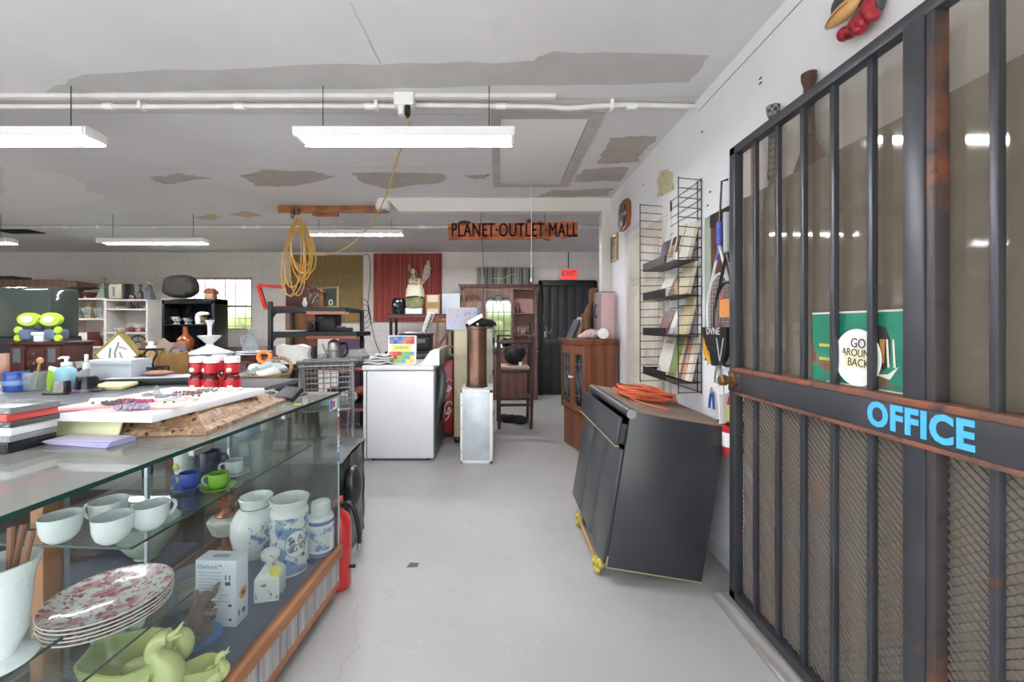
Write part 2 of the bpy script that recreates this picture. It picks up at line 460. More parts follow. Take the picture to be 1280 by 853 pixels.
jx = thing('junction_box', 'white electrical junction box on the ceiling above the nearest shop light', 'electrical box', (X_(506, 2.40), 2.40, 2.604))
MB().box((-.058, -.035, 0), (.058, .035, .076), .006).build('box_body', white, jx)
MB().cyl((-.02, 0, -.05), .02, .051, 12).build('outlet_neck', white, jx)
MB().cyl((.02, -.015, -.055), .017, .055, 12).cyl((.02, -.015, -.075), .009, .022, 8).build('plug', black_soft, jx)

m_tube = mk('fluorescent_tube', '#ffffff', .4, emit=('#f6f8ff', 80.0))
def shop_light(label, x0, x1, Y, Z, w=.14, top=CZ):
    t = thing('shop_light', label, 'ceiling light', ((x0 + x1) / 2, Y, Z), 0, 'fluorescent shop lights')
    h = (x1 - x0) / 2
    prof = [(-w / 2, 0), (-w / 2, .055), (-w * .28, .07), (w * .28, .07), (w / 2, .055), (w / 2, 0), (w / 2 - .004, 0), (w / 2 - .004, .05), (w * .25, .062), (-w * .25, .062), (-w / 2 + .004, .05), (-w / 2 + .004, 0)]
    MB().prism(prof, -h, h, rot(90, 0, 90)).build('reflector', white, t)
    for s in (-1, 1):
        MB().box((s * h - .012, -w / 2 + .006, .012), (s * h + .012, w / 2 - .006, .06), .003).build('end_cap', white, t)
        MB().tube([(-h + .014, s * w * .22, .022), (h - .014, s * w * .22, .022)], .0125, 10).build('tube', m_tube, t)
        MB().tube([(s * h * .78, 0, .07), (s * h * .78, 0, top - Z - .001)], .0025, 6).build('hanger', dark_metal, t)
    return t
shop_light('nearest shop light hanging at the centre below the junction box', X_(368, 2.25), X_(641, 2.25), 2.31, 2.356)
shop_light('near shop light cut off by the left edge of the photo', -3.57, X_(105, 2.25), 2.31, 2.356)
shop_light('far shop light hanging beside the yellow cord coil', X_(384, 5.17), X_(502, 5.17), 5.2, 2.475)
shop_light('far shop light over the white bookcases at left', X_(122, 4.9), X_(252, 4.9), 4.95, 2.31)
shop_light('added near shop light, unseen, beyond the left edge of the frame', -6.1, -4.9, 2.31, 2.356)  # extra unseen fixture, added to light the back of the room
shop_light('added far shop light, unseen, hidden behind the hanging wooden sign', -.58, .62, 5.75, 2.578)  # added out of sight to brighten the back wall and china cabinet
shop_light('far shop light barely entering at the left edge', -7.2, X_(8, 4.9), 4.95, 2.31)

sd = thing('ceiling_lamp_holder', 'white round fixture between the ceiling board and the header', 'light fixture', (X_(481, 4.45), 4.38, 2.56))
MB().lathe([(.02, 0), (.075, .01), (.085, .05), (.06, .12), (.03, CZ - 2.562)], 18).build('dome', white, sd)
MB().lathe([(.0, -.012), (.035, -.006), (.04, .004)], 14, cap0=False).build('lens', steel, sd)

cb = thing('ceiling_board', 'long orange brown board fixed under the ceiling above the yellow cord coil', 'board', (X_(415, 4.6), 4.62, 2.60))
MB().box((X_(347, 4.6) - X_(415, 4.6), -.02, 0), (X_(485, 4.6) - X_(415, 4.6), .02, CZ - 2.601), .004).build('board', wood_org, cb)
MB().prism([(-.25, -.02), (-.2, -.032), (.05, -.032), (.06, .03), (-.22, .03)], -.05, -.02, rot(90, 0, 0)).build('bracket', wood_org, cb)
hx = X_(370, 4.6) - X_(415, 4.6)
MB().box((hx - .05, -.05, -.03), (hx + .05, -.021, .04), .004).build('cleat', wood_mid, cb)
MB().tube([(hx, -.055, .02), (hx, -.06, -.05), (hx, -.10, -.09), (hx, -.13, -.06)], .006, 8, sub=4).build('hook', dark_metal, cb)

# the yellow extension cord: plug run and hanging coil
m_yel = mk('yellow_cord', '#cfa050', .5)
cx, cy, ctop = X_(371, 4.5), 4.51, 2.515
yc = MB()
for k in range(11):
    w = rnd.uniform(.10, .17); hgt = rnd.uniform(.55, .80) if k > 2 else rnd.uniform(.8, .97); ox = rnd.uniform(-.05, .05); oy = rnd.uniform(-.05, .05)
    pts = []
    for i in range(18):
        a = 2 * PI * i / 18
        taper = .35 + .65 * (1 - (math.cos(a) + 1) / 2) ** .55
        pts.append((cx + ox * (1 - math.cos(a)) + w * taper * math.sin(a), cy + oy * (1 - math.cos(a)) + .01 * k * .3, ctop - hgt / 2 + hgt / 2 * math.cos(a)))
    yc.tube(pts, .0065, 6, closed=True)
run = [(X_(506, 2.4) + .02, 2.385, 2.545), P(511, 158, 2.42), P(505, 178, 2.7), P(496, 200, 3.0), P(483, 243, 3.4), P(465, 278, 3.8), P(440, 305, 4.1), P(412, 318, 4.35), P(392, 317, 4.48), P(380, 300, 4.5)]
yc.tube(run, .0062, 6, sub=6)
for k in range(4): yc.tube([(cx + .06 * math.cos(a), cy + .04 * math.sin(a), ctop - .12 - .015 * k) for a in [2 * PI * i / 12 for i in range(12)]], .0065, 6, closed=True)
one('extension_cord', 'yellow extension cord coiled on the ceiling hook and run to the junction box', 'extension cord', yc, m_yel)

# the hanging wooden sign
sy = 4.39
def sg(u, v): return (X_(u, sy), Z_(v, sy))
top = [(560, 281), (566, 280), (575, 279), (580, 277), (587, 277), (592, 279), (600, 280), (622, 279), (640, 280), (655, 279), (660, 274), (664, 275), (668, 279), (676, 277), (690, 279), (705, 277), (721, 278), (722, 286), (721, 296)]
bot = [(710, 297), (705, 298), (695, 296), (688, 300), (684, 301), (678, 298), (660, 299), (620, 299), (590, 300), (561, 300)]
sgn = thing('hanging_sign', 'rough orange wooden sign reading PLANET OUTLET MALL hanging from the header', 'sign', (0, sy, 0))
mb = MB(); mb.prism([sg(*p) for p in top + bot], -.018, .018, rot(90, 0, 0))
mb.build('sign_board', mk('sign_wood', '#b8623f', .65, tex=[('wood', 3, '#8f4a2c', .3, .8, (.3, 1, 3)), ('noise', 12, '#c77750', .5, .7)], bump=('wood', 6, .4, (.3, 1, 3))), sgn)
lt = MB(); tx = (X_(570, sy) + X_(716, sy)) / 2
for dx in (-.004, 0, .004): lt.text('PLANET·OUTLET·MALL', .215, TR((tx + dx, -.0195 - abs(dx) * .05, Z_(289, sy)), 90, 0, 0), .002, xs=.60, spacing=1.06)
lt.build('lettering', mk('burnt_letters', '#2a1512', .7), sgn)
for u in (601, 681):
    MB().tube([(X_(u, sy), 0, Z_(280, sy)), (X_(u, sy) + .002, 0, 2.536)], .0025, 6).build('hanging_wire', dark_metal, sgn)
MB().sph((X_(581, sy), -.02, Z_(279, sy)), (.07, .004, .022), 12, 8).sph((X_(661, sy), -.018, Z_(277.5, sy)), (.03, .004, .02), 12, 8).build('knot', wood_dark, sgn)
pc = thing('pull_cord', 'white attic pull cord hanging from the hatch in front of the sign', 'cord', (X_(664, 3.9), 3.9, CZ - .012))
MB().tube([(0, 0, 0), (.003, 0, -.4), (0, 0, Z_(345, 3.9) - CZ)], .0035, 6).build('cord', white, pc)
MB().lathe([(.004, 0), (.011, -.03), (.009, -.045), (.0, -.05)], 10, TR((0, 0, Z_(345, 3.9) - CZ))).build('knob', white, pc)
vt = thing('ceiling_vent', 'dark ceiling vent grille near the left edge', 'vent', (X_(30, 5.9), 5.85, CZ - .012))
MB().box((-.25, -.12, 0), (.25, .12, .012), .003).build('grille_frame', dark_metal, vt)
g = MB()
for k in range(7): g.box((-.23, -.10 + k * .03, -.006), (.23, -.088 + k * .03, .004))
g.build('louvers', black, vt)
# ================================================================ SECURITY GATE (opened against the right wall)
GX = 1.10
m_gate = mk('gate_paint', '#38393e', .4, .2, tex=[('noise', 5, '#47484e', .5, .8), ('noise', 14, '#6a3a26', .67, .75)], spec=.6)
m_rust = mk('rusty_rail', '#6b4a3c', .65, tex=[('noise', 9, '#8a5138', .45, .65), ('noise', 20, '#3a302c', .55, .7)])
m_rustpost = mk('rusty_channel', '#3c3837', .5, tex=[('noise', 3.5, '#77472f', .58, .68), ('noise', 25, '#2d2b2c', .55, .7)])
gate = thing('security_gate', 'black barred metal security gate with mesh panel and blue OFFICE lettering', 'gate', (GX, 0, 0))
GY0, GY1, GB, GT = .10, 1.865, .035, 2.115
def gbox(name, m, *boxes, bev=.003):
    mb = MB()
    for lo, hi in boxes: mb.box(lo, hi, bev)
    return mb.build(name, m, gate)
gbox('top_rail', m_gate, ((-.02, GY0, GT - .038), (.02, GY1, GT)))
gbox('bottom_rail', m_gate, ((-.02, GY0, GB), (.02, GY1, GB + .04)))
gbox('stile', m_gate, ((-.02, GY1 - .042, GB), (.02, GY1, GT)))
gbox('stile', m_gate, ((-.02, GY0, GB), (.02, GY0 + .04, GT)))
cr = gbox('cross_rail', mk('gate_rail_paint', '#3d3e43', .42, .2, tex=[('noise', 4, '#4c4e54', .5, .8), ('noise', 12, '#8a4a30', .66, .74)]), ((-.026, GY0, .993), (.024, GY1, 1.083)))
gbox('rail_ledge', m_rust, ((-.032, GY0, 1.083), (.024, GY1 - .04, 1.102)))
gbox('rail_ledge', m_rust, ((-.024, GY0, .978), (.024, GY1 - .04, .993)))
for y in [550 / (u - UC) for u in (945, 973, 1005, 1043, 1090.5, 1247)] + [.73, .58, .43, .28]:
    gbox('bar', m_gate, ((-.009, y - .009, GB + .03), (.009, y + .009, GT - .03)), bev=.002)
gbox('center_post', m_gate, ((-.022, 1.012, GB + .03), (.02, 1.066, GT - .03)))
gbox('post_channel', m_rustpost, ((-.018, .990, GB + .03), (.02, 1.012, GT - .03)))
# expanded metal: zig-zag strands that meet at the diamonds' points
mesh = MB()
pitch, rowh = .026, .0115
z = GB + .045; row = 0
while z < .975:
    y = GY0 + .05; pts = []; k = 0
    while y < GY1 - .05:
        pts.append((y, z + (rowh * .52 if (k + row) % 2 else -rowh * .52))); y += pitch / 2; k += 1
    vs = []; fs = []
    for (yy, zz) in pts:
        vs += [(.0130, yy, zz - .0012), (.0160, yy, zz + .0018)]
    for i in range(len(pts) - 1): fs.append((2 * i, 2 * i + 2, 2 * i + 3, 2 * i + 1))
    mesh.add(vs, fs); z += rowh; row += 1
mesh.build('expanded_mesh', mk('mesh_metal', '#5a514c', .5, .35, tex=('noise', 6, '#7a5242', .52, .7)), gate)
MB().box((.0215, GY0 + .03, 1.10), (.0235, GY1 - .03, GT - .02)).build('plastic_pane', glassy('plastic_pane', '#eeebe6', .10, '#b5afa6', .05, 1.4), gate)
scr = bpy.data.materials.new('insect_screen'); scr.use_nodes = True
_n = scr.node_tree.nodes; _l = scr.node_tree.links
_b = _n['Principled BSDF']; _b.inputs['Base Color'].default_value = lin('#9a9284'); _b.inputs['Roughness'].default_value = .8
_t = _n.new('ShaderNodeBsdfTransparent'); _mx = _n.new('ShaderNodeMixShader')
_w = _n.new('ShaderNodeTexNoise'); _w.inputs['Scale'].default_value = 3
_tc = _n.new('ShaderNodeTexCoord'); _mp = _n.new('ShaderNodeMapping'); _mp.inputs['Scale'].default_value = (1, .6, 4)
_l.new(_tc.outputs['Object'], _mp.inputs['Vector']); _l.new(_mp.outputs['Vector'], _w.inputs['Vector'])
_r = _n.new('ShaderNodeMapRange'); _r.inputs['From Min'].default_value = .3; _r.inputs['From Max'].default_value = .7; _r.inputs['To Min'].default_value = .55; _r.inputs['To Max'].default_value = .68
_l.new(_w.outputs['Fac'], _r.inputs['Value']); _l.new(_r.outputs['Result'], _mx.inputs['Fac'])
_l.new(_t.outputs[0], _mx.inputs[1]); _l.new(_b.outputs[0], _mx.inputs[2]); _l.new(_mx.outputs[0], _n['Material Output'].inputs['Surface'])
MB().box((.0300, GY0 + .03, 1.10), (.0315, GY1 - .03, 1.875)).build('insect_screen', scr, gate)
MB().box((.0200, GY0 + .03, GB + .03), (.0215, GY1 - .03, .985)).build('insect_screen', mk('lower_screen', '#4f4842', .8), gate) if False else MB().box((.0300, GY0 + .03, GB + .03), (.0315, GY1 - .03, .985)).build('insect_screen', scr, gate)
# lock knob on the near end of the cross rail
kb = MB(); kb.lathe([(.03, 0), (.03, .012), (.018, .016), (.018, .034), (.024, .04), (.024, .062), (.018, .068)], 18, TR((-.026, GY1 - .05, 1.045), 0, -90, 0))
kb.build('lock_knob', mk('brass', '#8a6c46', .35, .8), gate)
MB().box((-.029, GY1 - .10, 1.0), (-.026, GY1 - .01, 1.078), .002).build('lock_plate', m_gate, gate)
ot = MB(); ot.text('OFFICE', .094, TR((-.0275, 1.030, 1.037), 90, 0, -90), .0012, xs=.80, spacing=1.10, bold=.0035)
o_ = ot.build('office_lettering', mk('sky_blue_letters', '#52b4e6', .5), gate); o_['label'] = 'light blue block letters reading OFFICE'
for z, l in ((.30, .10), (1.5, .10), (1.95, .08)):
    MB().cyl((0, GY0, z), .016, l, 12).build('hinge', m_gate, gate)
gs = MB().box((1.02, .05, 0), (1.125, 1.90, .028), .006)
one('floor_strip', 'pale wooden threshold strip on the floor under the gate', 'threshold', gs, mk('gray_board', '#aaa6a2', .7, tex=('wood', 6, '#8f8a86', .3, .8, (1, .2, 1))))

# green metal plate and the paper plate behind the bars
sgy0, sgy1 = 1.085, 1.415
mp = mk('green_plate', '#1d7a60', .5, tex=[('noise', 10, '#2c8a70', .45, .7), ('noise', 7, '#8a4a34', .60, .66), ('noise', 16, '#c9d3cc', .70, .74)])
ms = thing('metal_sign', 'rusty green painted metal sheet resting on the gate rail behind the paper plate', 'sign', (GX, 1.25, 1.1025))
w = (sgy1 - sgy0) / 2
MB().box((.0145, -w, 0), (.0165, w, .235)).build('sheet', mp, ms)
MB().box((.0135, -w, .229), (.0145, w, .235)).build('edge_trim', mk('worn_cream', '#d8cfc0', .6), ms)
MB().box((.0135, -w, 0), (.0145, w - .06, .004)).build('edge_trim', mk('worn_cream', '#d8cfc0', .6), ms)
art = MB().mat(mk('paint_yellow', '#c9b23a', .6))
for z in (.118, .072): art.box((.0132, .085, z), (.0145, .135, z + .010))
art.build('painted_letters', None, ms); art = MB()
art.mat(mk('paint_dark', '#3b3128', .6)).prism([(-.075, .19), (-.10, .185), (-.115, .15), (-.115, .08), (-.095, .06), (-.07, .10)], .0135, .0145, rot(90, 0, 90))
art.mat(mk('paint_tan', '#b98a52', .6)).prism([(-.085, .15), (-.10, .15), (-.098, .08), (-.082, .08)], .0130, .0135, rot(90, 0, 90))
art.mat(mk('paint_cream', '#e2dccb', .6))
for a in (-.104, -.122): art.prism([(a, .15), (a - .005, .15), (a - .010, .07), (a - .004, .07)], .0128, .0134, rot(90, 0, 90))
art.prism([(-.07, .045), (-.11, .05), (-.14, .075), (-.115, .035)], .0128, .0145, rot(90, 0, 90))
art.build('painted_motif', None, ms)
pp = thing('paper_plate', 'white paper plate with handwritten GO AROUND BACK behind the gate bars', 'sign', (GX, 1.232, 1.103))
MB().lathe([(.0, 0), (.055, 0), (.062, -.003), (.088, -.0075), (.089, -.006), (.062, -.0005), (.0, .0015)], 32, TR((.0125, 0, .09), 0, 90, 0) @ Matrix.Scale(.9, 4, (0, 1, 0)), False, False).build('plate', paper, pp)
wr = MB()
for s_, z, sz in (('GO', .133, .042), ('AROUND', .103, .034), ('BACK', .073, .036)):
    wr.text(s_, sz, TR((.0098, 0, z), 90, 3, -90), .0004, xs=.8)
wr.build('handwriting', mk('marker_ink', '#3a3a36', .8), pp)
yl = MB().box((.0105, -.055, .088), (.0112, .055, .117)).box((.0105, -.045, .058), (.0112, .05, .086))
yl.build('yellow_tape', mk('pale_yellow_tape', '#ece2bd', .8), pp)

# ================================================================ ON THE RIGHT WALL
# things hung behind the gate
def paddle(name, label, Y, ztop, zneck, zbot, w, m, mgrip, cat):
    t = thing(name, label, cat, (WX - .002, Y, 0))
    MB().lathe([(.022, zneck), (.018, zneck + .06), (.018, ztop - .05), (.026, ztop - .02), (.026, ztop)], 14, TR((-.030, 0, 0))).build('handle', mgrip, t)
    prof = [(0.02, zneck + .01), (.035, zneck - .03), (w * .36, zneck - .11), (w / 2, zneck - .24), (w / 2, zbot + .1), (w * .4, zbot + .03), (w * .2, zbot), (.001, zbot)]
    MB().lathe(prof, 24, TR((-.030, 0, 0)) @ Matrix.Scale(.05 / w, 4, (1, 0, 0)) , False, False).build('body', m, t)
    return t
pd = paddle('wooden_paddle', 'reddish brown wooden paddle with dark grip hanging on the wall behind the gate', 1.535, 2.26, 2.02, 1.42, .22, mk('red_brown', '#6a4336', .5, tex=('wood', 4, '#5a382d', .3, .8, (1, 1, .2))), mk('dark_grip', '#4a2a22', .45), 'paddle')
cl_ = MB()
for k in (-1, 1): cl_.tube([(-.052, k * .008, 2.13), (-.053, k * .010, 2.05), (-.05, k * .016, 1.98)], .003, 6)
cl_.build('cord_loop', paper, pd)
paddle('wooden_racket', 'dark narrow wooden racket with patterned grip top above the gate edge', 1.735, 2.245, 1.93, 1.44, .20, mk('dark_brown', '#4a342c', .5), mk('patterned_grip', '#3b3a36', .6, tex=('checker', 70, '#8d8b80', .4, .6)), 'racket')  # racket body in one even dark brown
one('wooden_ruler', 'pale wooden stick hanging on the wall behind the gate far edge', 'stick', MB().box((-.008, -.014, 0), (0, .014, .40), .002), mk('pine', '#b28a5a', .6), (WX, 1.915, 1.79))
# carved bird head on the wall, top right
bh = thing('bird_ornament', 'carved dark bird head with tan beak and red bow on the wall above the gate', 'ornament', (WX, 1.335, 2.30))
hd = MB(); hd.sph((-.035, -.01, .105), (.034, .10, .055), 18, 12).sph((-.03, -.062, .035), (.028, .036, .065), 14, 10)
hd.build('head', mk('charcoal_paint', '#45464c', .55), bh)
bk = MB(); bk.lathe([(.001, 0), (.010, .005), (.024, .035), (.031, .07), (.028, .105), (.012, .13), (.001, .135)], 18, TR((-.062, .085, .048), 90, 0, 0) @ Matrix.Scale(.8, 4, (1, 0, 0)))
bkx = bk.build('beak', mk('tan_wood', '#cfa065', .4), bh)
MB().tube([(-.0665, .082, .047), (-.0785, .06, .047), (-.0855, .03, .047), (-.087, .0, .048), (-.083, -.025, .050)], .002, 6, sub=4).build('beak_line', wood_mid, bkx)
bw = MB()
for (y, z, a, b) in ((.022, -.018, .020, .024), (.0, -.030, .024, .020), (-.02, -.018, .022, .026), (-.045, -.022, .022, .03), (-.066, -.005, .022, .034), (-.078, -.03, .016, .024), (-.03, -.045, .02, .014)):
    bw.sph((-.05, y, z), (.024, a, b), 12, 8)
bw.build('red_bow', mk('red_gloss', '#a8202e', .35, tex=('noise', 30, '#6d1420', .45, .65), bump=('noise', 25, .5)), bh)

# green framed mirror with rackets hung before it
mY0, mY1, mZ0, mZ1 = 1.95, 2.335, 1.09, 1.92
mr = thing('wall_mirror', 'pale green framed dark panel on the wall behind the tennis rackets', 'mirror', (WX, (mY0 + mY1) / 2, mZ0))
hw = (mY1 - mY0) / 2; hh = mZ1 - mZ0
MB().box((-.02, hw - .06, 0), (0, hw, hh), .003).box((-.02, -hw, 0), (0, -hw + .06, hh), .003).box((-.02, -hw, 0), (0, hw, .05), .003).build('green_frame', mk('sage_paint', '#9fab9a', .5), mr)
MB().box((-.02, -hw + .06, hh - .07), (0, hw - .06, hh)).build('top_slat', wood_dark, mr)
MB().box((-.012, -hw + .06, .05), (-.004, hw - .06, hh - .07)).build('dark_panel', wood_red, mr)

def racket(name, label, Y, zh, zt, ln, wid, mf, mg, ms_, x, tilt=0):
    """zh top of handle, zt throat, head below"""
    t = thing(name, label, 'racket', (x, Y, 0))
    MB().tube([(0, 0, zh), (0, 0, zt + .10)], [.018, .016], 10).build('grip', mg, t)
    hc = zt - .05 - ln / 2
    pts = [(0, wid / 2 * math.sin(a), hc + ln / 2 * math.cos(a)) for a in [2 * PI * i / 32 for i in range(32)]]
    f = MB().tube(pts, .0075, 8, closed=True)
    for s in (-1, 1): f.tube([(0, 0, zt + .10), (0, s * .02, zt + .05), (0, s * wid * .36, hc + ln * .35)], .008, 8, sub=3)
    f.build('racket_frame', mf, t)
    st = MB()
    n = 14
    for i in range(1, n):
        y = -wid / 2 + wid * i / n; q = ln / 2 * math.sqrt(max(0, 1 - (2 * y / wid) ** 2)); st.tube([(0, y, hc - q), (0, y, hc + q)], .0011, 4)
    n = 18
    for i in range(1, n):
        z_ = -ln / 2 + ln * i / n; q = wid / 2 * math.sqrt(max(0, 1 - (2 * z_ / ln) ** 2)); st.tube([(0, -q, hc + z_), (0, q, hc + z_)], .0011, 4)
    st.build('strings', ms_, t)
    return t
r1 = racket('tennis_racket', 'white framed racket with blue grip hanging head down by a black strap', 2.13, 1.845, 1.62, .42, .25, mk('racket_white', '#d9dade', .3, tex=('noise', 5, '#5a5fae', .58, .64)), mk('blue_grip', '#5767b4', .7, tex=('noise', 60, '#46549a', .4, .6)), mk('pale_string', '#cfcfc6', .5), WX - .045)
st = MB().tube([(0, 0, 1.83), (.006, .002, 1.95), (.008, -.006, 2.06), (.04, -.006, 2.07)], .006, 6); st.build('strap', black, r1)
bg = MB().box((-.004, -.02, 1.15), (.004, .03, 1.30)).box((-.004, -.035, 1.42), (.004, -.01, 1.5)); bg.build('string_stencil', mk('red_stencil', '#a8404a', .6), r1)
r2 = racket('tennis_racket', 'black framed racket with clear grip and orange stencil beside the gate edge', 2.005, 1.86, 1.56, .42, .24, mk('racket_black', '#1c1c20', .3, tex=('noise', 6, '#b9404a', .66, .7)), mk('clear_grip', '#aab0b2', .3), mk('gray_string', '#8f8f88', .5), WX - .078)
MB().box((-.005, -.03, 1.335), (.005, .055, 1.425)).build('string_stencil', mk('orange_stencil', '#d98e4c', .6), r2)
cv = thing('racket_cover', 'black racket cover with yellow flames and white V emblem below the rackets', 'racket cover', (WX - .10, 2.065, 1.085))
out = [(.185 * math.sin(a) * .62, .135 - .135 * math.cos(a)) for a in [PI * (i / 16 - .5) * 1.0 for i in range(17)]]
out = [(.115 * math.sin(a), .12 - .12 * math.cos(a)) for a in [-PI / 2 + PI * i / 16 for i in range(17)]] + [(.115, .20), (-.115, .20)]
MB().prism([(-x, y) for x, y in out], -.012, .012, rot(90, 0, 90)).build('cover', mk('black_vinyl', '#121214', .4), cv)
em = MB().mat(mk('white_print', '#d9d9d9', .5)).text('DVNE', .052, TR((-.0135, .005, .178), 90, 0, -90), .0008, xs=.95)
em.bar((-.0135, -.030, .145), (-.0135, -.060, .03), .005, .002).bar((-.0135, -.092, .145), (-.0135, -.060, .03), .005, .002)
em.build('emblem', None, cv)
flm = MB()
for k, (y, z, h) in enumerate(((.10, .06, .09), (.085, .035, .10), (.065, .018, .085), (.045, .008, .07))):
    flm.prism([(y, z), (y - .022, z - .002), (y + .004, z + h)], .0122, .0142, rot(90, 0, 90) @ Matrix.Scale(-1, 4, (0, 0, 1)))
flm.build('flames', mk('flame_yellow', '#e0a52c', .5), cv)

# hook with corkscrew, pliers and a white tag; small extinguisher
hkY = 2.10
hkk = thing('wall_hook', 'small wire hook on the white wall above the black cabinet', 'hook', (WX, hkY + .10, 1.09))
MB().tube([(0, 0, 0), (-.03, 0, 0), (-.04, .02, -.01), (-.045, .05, -.005), (-.04, .06, -.02)], .002, 6).build('wire', dark_metal, hkk)
cs_ = thing('corkscrew', 'steel corkscrew hanging behind the white tag', 'corkscrew', (WX - .014, 2.20, .955))
MB().tube([(0, 0, .16), (0, 0, .10)], .010, 8).sph((0, 0, .17), .014, 10, 8).build('body', steel, cs_)
MB().tube([(0, .012, .12), (0, .03, .06), (0, .032, .02)], .005, 6).tube([(0, -.012, .12), (0, -.03, .06), (0, -.032, .02)], .005, 6).build('lever', steel, cs_)
MB().tube([(.007 * math.cos(k * .8), .007 * math.sin(k * .8), .10 - k * .004) for k in range(26)], .002, 5).build('screw', chrome, cs_)
pl = thing('pliers', 'blue handled pliers hanging above the black cabinet top', 'pliers', (WX - .018, 2.26, .845))
for s in (-1, 1): MB().tube([(0, s * .004, .07), (0, s * .018, .03), (0, s * .024, -.02)], .007, 8, sub=3).build('grip', mk('blue_rubber', '#3a55a0', .5), pl)
MB().tube([(0, 0, .065), (0, .004, .10)], [.012, .004], 8).build('jaw', steel, pl)
tg = thing('price_tag', 'blank white paper tag hung before the small red extinguisher', 'tag', (1.108, 1.955, .785), 24)
MB().box((-.036, -.001, .03), (.036, .001, .175)).build('card', paper, tg)
MB().tube([(0, 0, .175), (0, .004, .21), (.02, .01, .225)], .0015, 5).build('string', dark_metal, tg)
def extinguisher(name, label, loc, r, h, s=1):
    t = thing(name, label, 'fire extinguisher', loc)
    red = mk('extinguisher_red', '#c02a2c', .3, coat=.4)
    MB().lathe([(r * .9, 0), (r, .01), (r, h * .72), (r * .8, h * .80), (r * .35, h * .85), (r * .3, h * .88)], 24).build('cylinder', red, t)
    MB().cyl((0, 0, h * .87), r * .32, h * .06, 14).box((-r * .25, -r * .3, h * .92), (r * .25, r * .3, h * .95), .003).build('valve', mk('brass', '#8a6c46', .35, .8), t)
    MB().box((-r * .2, -r * 1.2, h * .95), (r * .2, r * .4, h * .97), .002).box((-r * .2, -r * 1.1, h * .985), (r * .2, r * .4, h), .002).build('handle', red, t)
    return t
ex = extinguisher('fire_extinguisher', 'small red fire extinguisher hung on the wall at the gate edge', (1.167, 1.985, .655), .047, .36)
MB().lathe([(.0475, .04), (.0475, .11)], 24, None, False, False).build('paper_label', paper, ex)
MB().lathe([(.0475, .17), (.0475, .25)], 24, None, False, False).build('yellow_label', mk('yellow_label', '#d9cf6a', .6), ex)
MB().box((-.05, -.05, .15), (.055, .05, .162), .002).build('bracket', black, ex)

# small framed things further along the wall
cp = thing('wall_plaque', 'brown wooden plaque with a dark oval picture on the wall above the small framed print', 'plaque', (WX, 3.82, 2.21))
o8 = [(.13, .02), (.155, .10), (.15, .22), (.10, .27), (0, .285), (-.11, .27), (-.15, .20), (-.155, .08), (-.12, .01), (0, 0)]
MB().prism(o8, 0, .03, rot(90, 0, -90)).build('slab', mk('plaque_wood', '#8a4a2c', .4), cp)
MB().lathe([(.0, .012), (.085, .01), (.09, 0)], 24, TR((-.03, 0, .14), 0, -90, 0) @ Matrix.Scale(1.25, 4, (1, 0, 0)), False).build('oval_picture', mk('dark_picture', '#3b342c', .4, tex=('noise', 14, '#b5a68a', .55, .62)), cp)
fr = thing('picture_frame', 'small gold framed print on the wall before the header post', 'picture', (WX, 4.17, 1.97))
MB().box((-.02, -.11, 0), (0, -.085, .27)).box((-.02, .085, 0), (0, .11, .27)).box((-.02, -.085, 0), (0, .085, .025)).box((-.02, -.085, .245), (0, .085, .27)).build('gold_frame', mk('gold_frame', '#b08d54', .4, .4), fr)
MB().box((-.01, -.086, .024), (-.002, .086, .246)).build('print', mk('print_gray', '#9a9a93', .6, tex=('noise', 20, '#6f7472', .45, .6)), fr)
sc = MB(); poly = [(.16, .0), (.13, .07), (.14, .12), (.03, .19), (-.09, .22), (-.15, .17), (-.11, .09), (-.15, .04), (-.03, .02)]
sc.prism(poly, 0, .002, rot(90, 0, -90))
one('paper_scrap', 'torn yellowed paper stuck to the wall above the wire rack', 'paper', sc, mk('yellowed_paper', '#cfc6a6', .85, tex=('noise', 25, '#8f866c', .6, .68)), (WX, 2.93, 2.24))

# ---------------------------------------------------------------- wire book rack
rk = thing('wire_book_rack', 'black wire book rack with four shelves fixed to the right wall', 'rack', (WX - .012, 0, 0))
RY0, RY1, RZ0, RZ1 = 2.39, 2.92, .895, 2.165
wb_ = mk('black_wire', '#161617', .4)
bgm = MB(); n = 22
for i in range(n + 1):
    z = RZ0 + (RZ1 - RZ0) * i / n; bgm.tube([(0, RY0, z), (0, RY1, z)], .0028, 5)
for y in (RY0 + .003, RY0 + .05, RY1 - .05, RY1 - .003): bgm.tube([(0.004, y, RZ0 - .01), (0.004, y, RZ1 + .01)], .0034, 6)
bgm.build('back_grid', wb_, rk)
for y, d in ((RY0, -.135), (RY1, -.175)):
    sgm = MB()
    for i in range(n + 1):
        z = RZ0 + (RZ1 - RZ0) * i / n; sgm.tube([(0, y, z), (d, y, z + (.012 if i > 14 else -.004))], .0028, 5)
    sgm.tube([(d, y, RZ0 - .01), (d, y, RZ1 + .02)], .0034, 6)
    sgm.build('side_grid', wb_, rk)
shz = [1.685, 1.475, 1.225, .945]
for z in shz:
    s_ = MB().box((-.155, RY0 + .01, z), (-.008, RY1 - .01, z + .004)).box((-.158, RY0 + .14, z), (-.153, RY1 - .01, z + .055)).box((-.155, RY1 - .014, z), (-.02, RY1 - .01, z + .05))
    for k in range(4): s_.tube([(-.155, RY0 + .012, z + .012 + .014 * k), (-.155, RY0 + .14, z + .012 + .014 * k)], .002, 5)
    s_.build('shelf', black, rk)
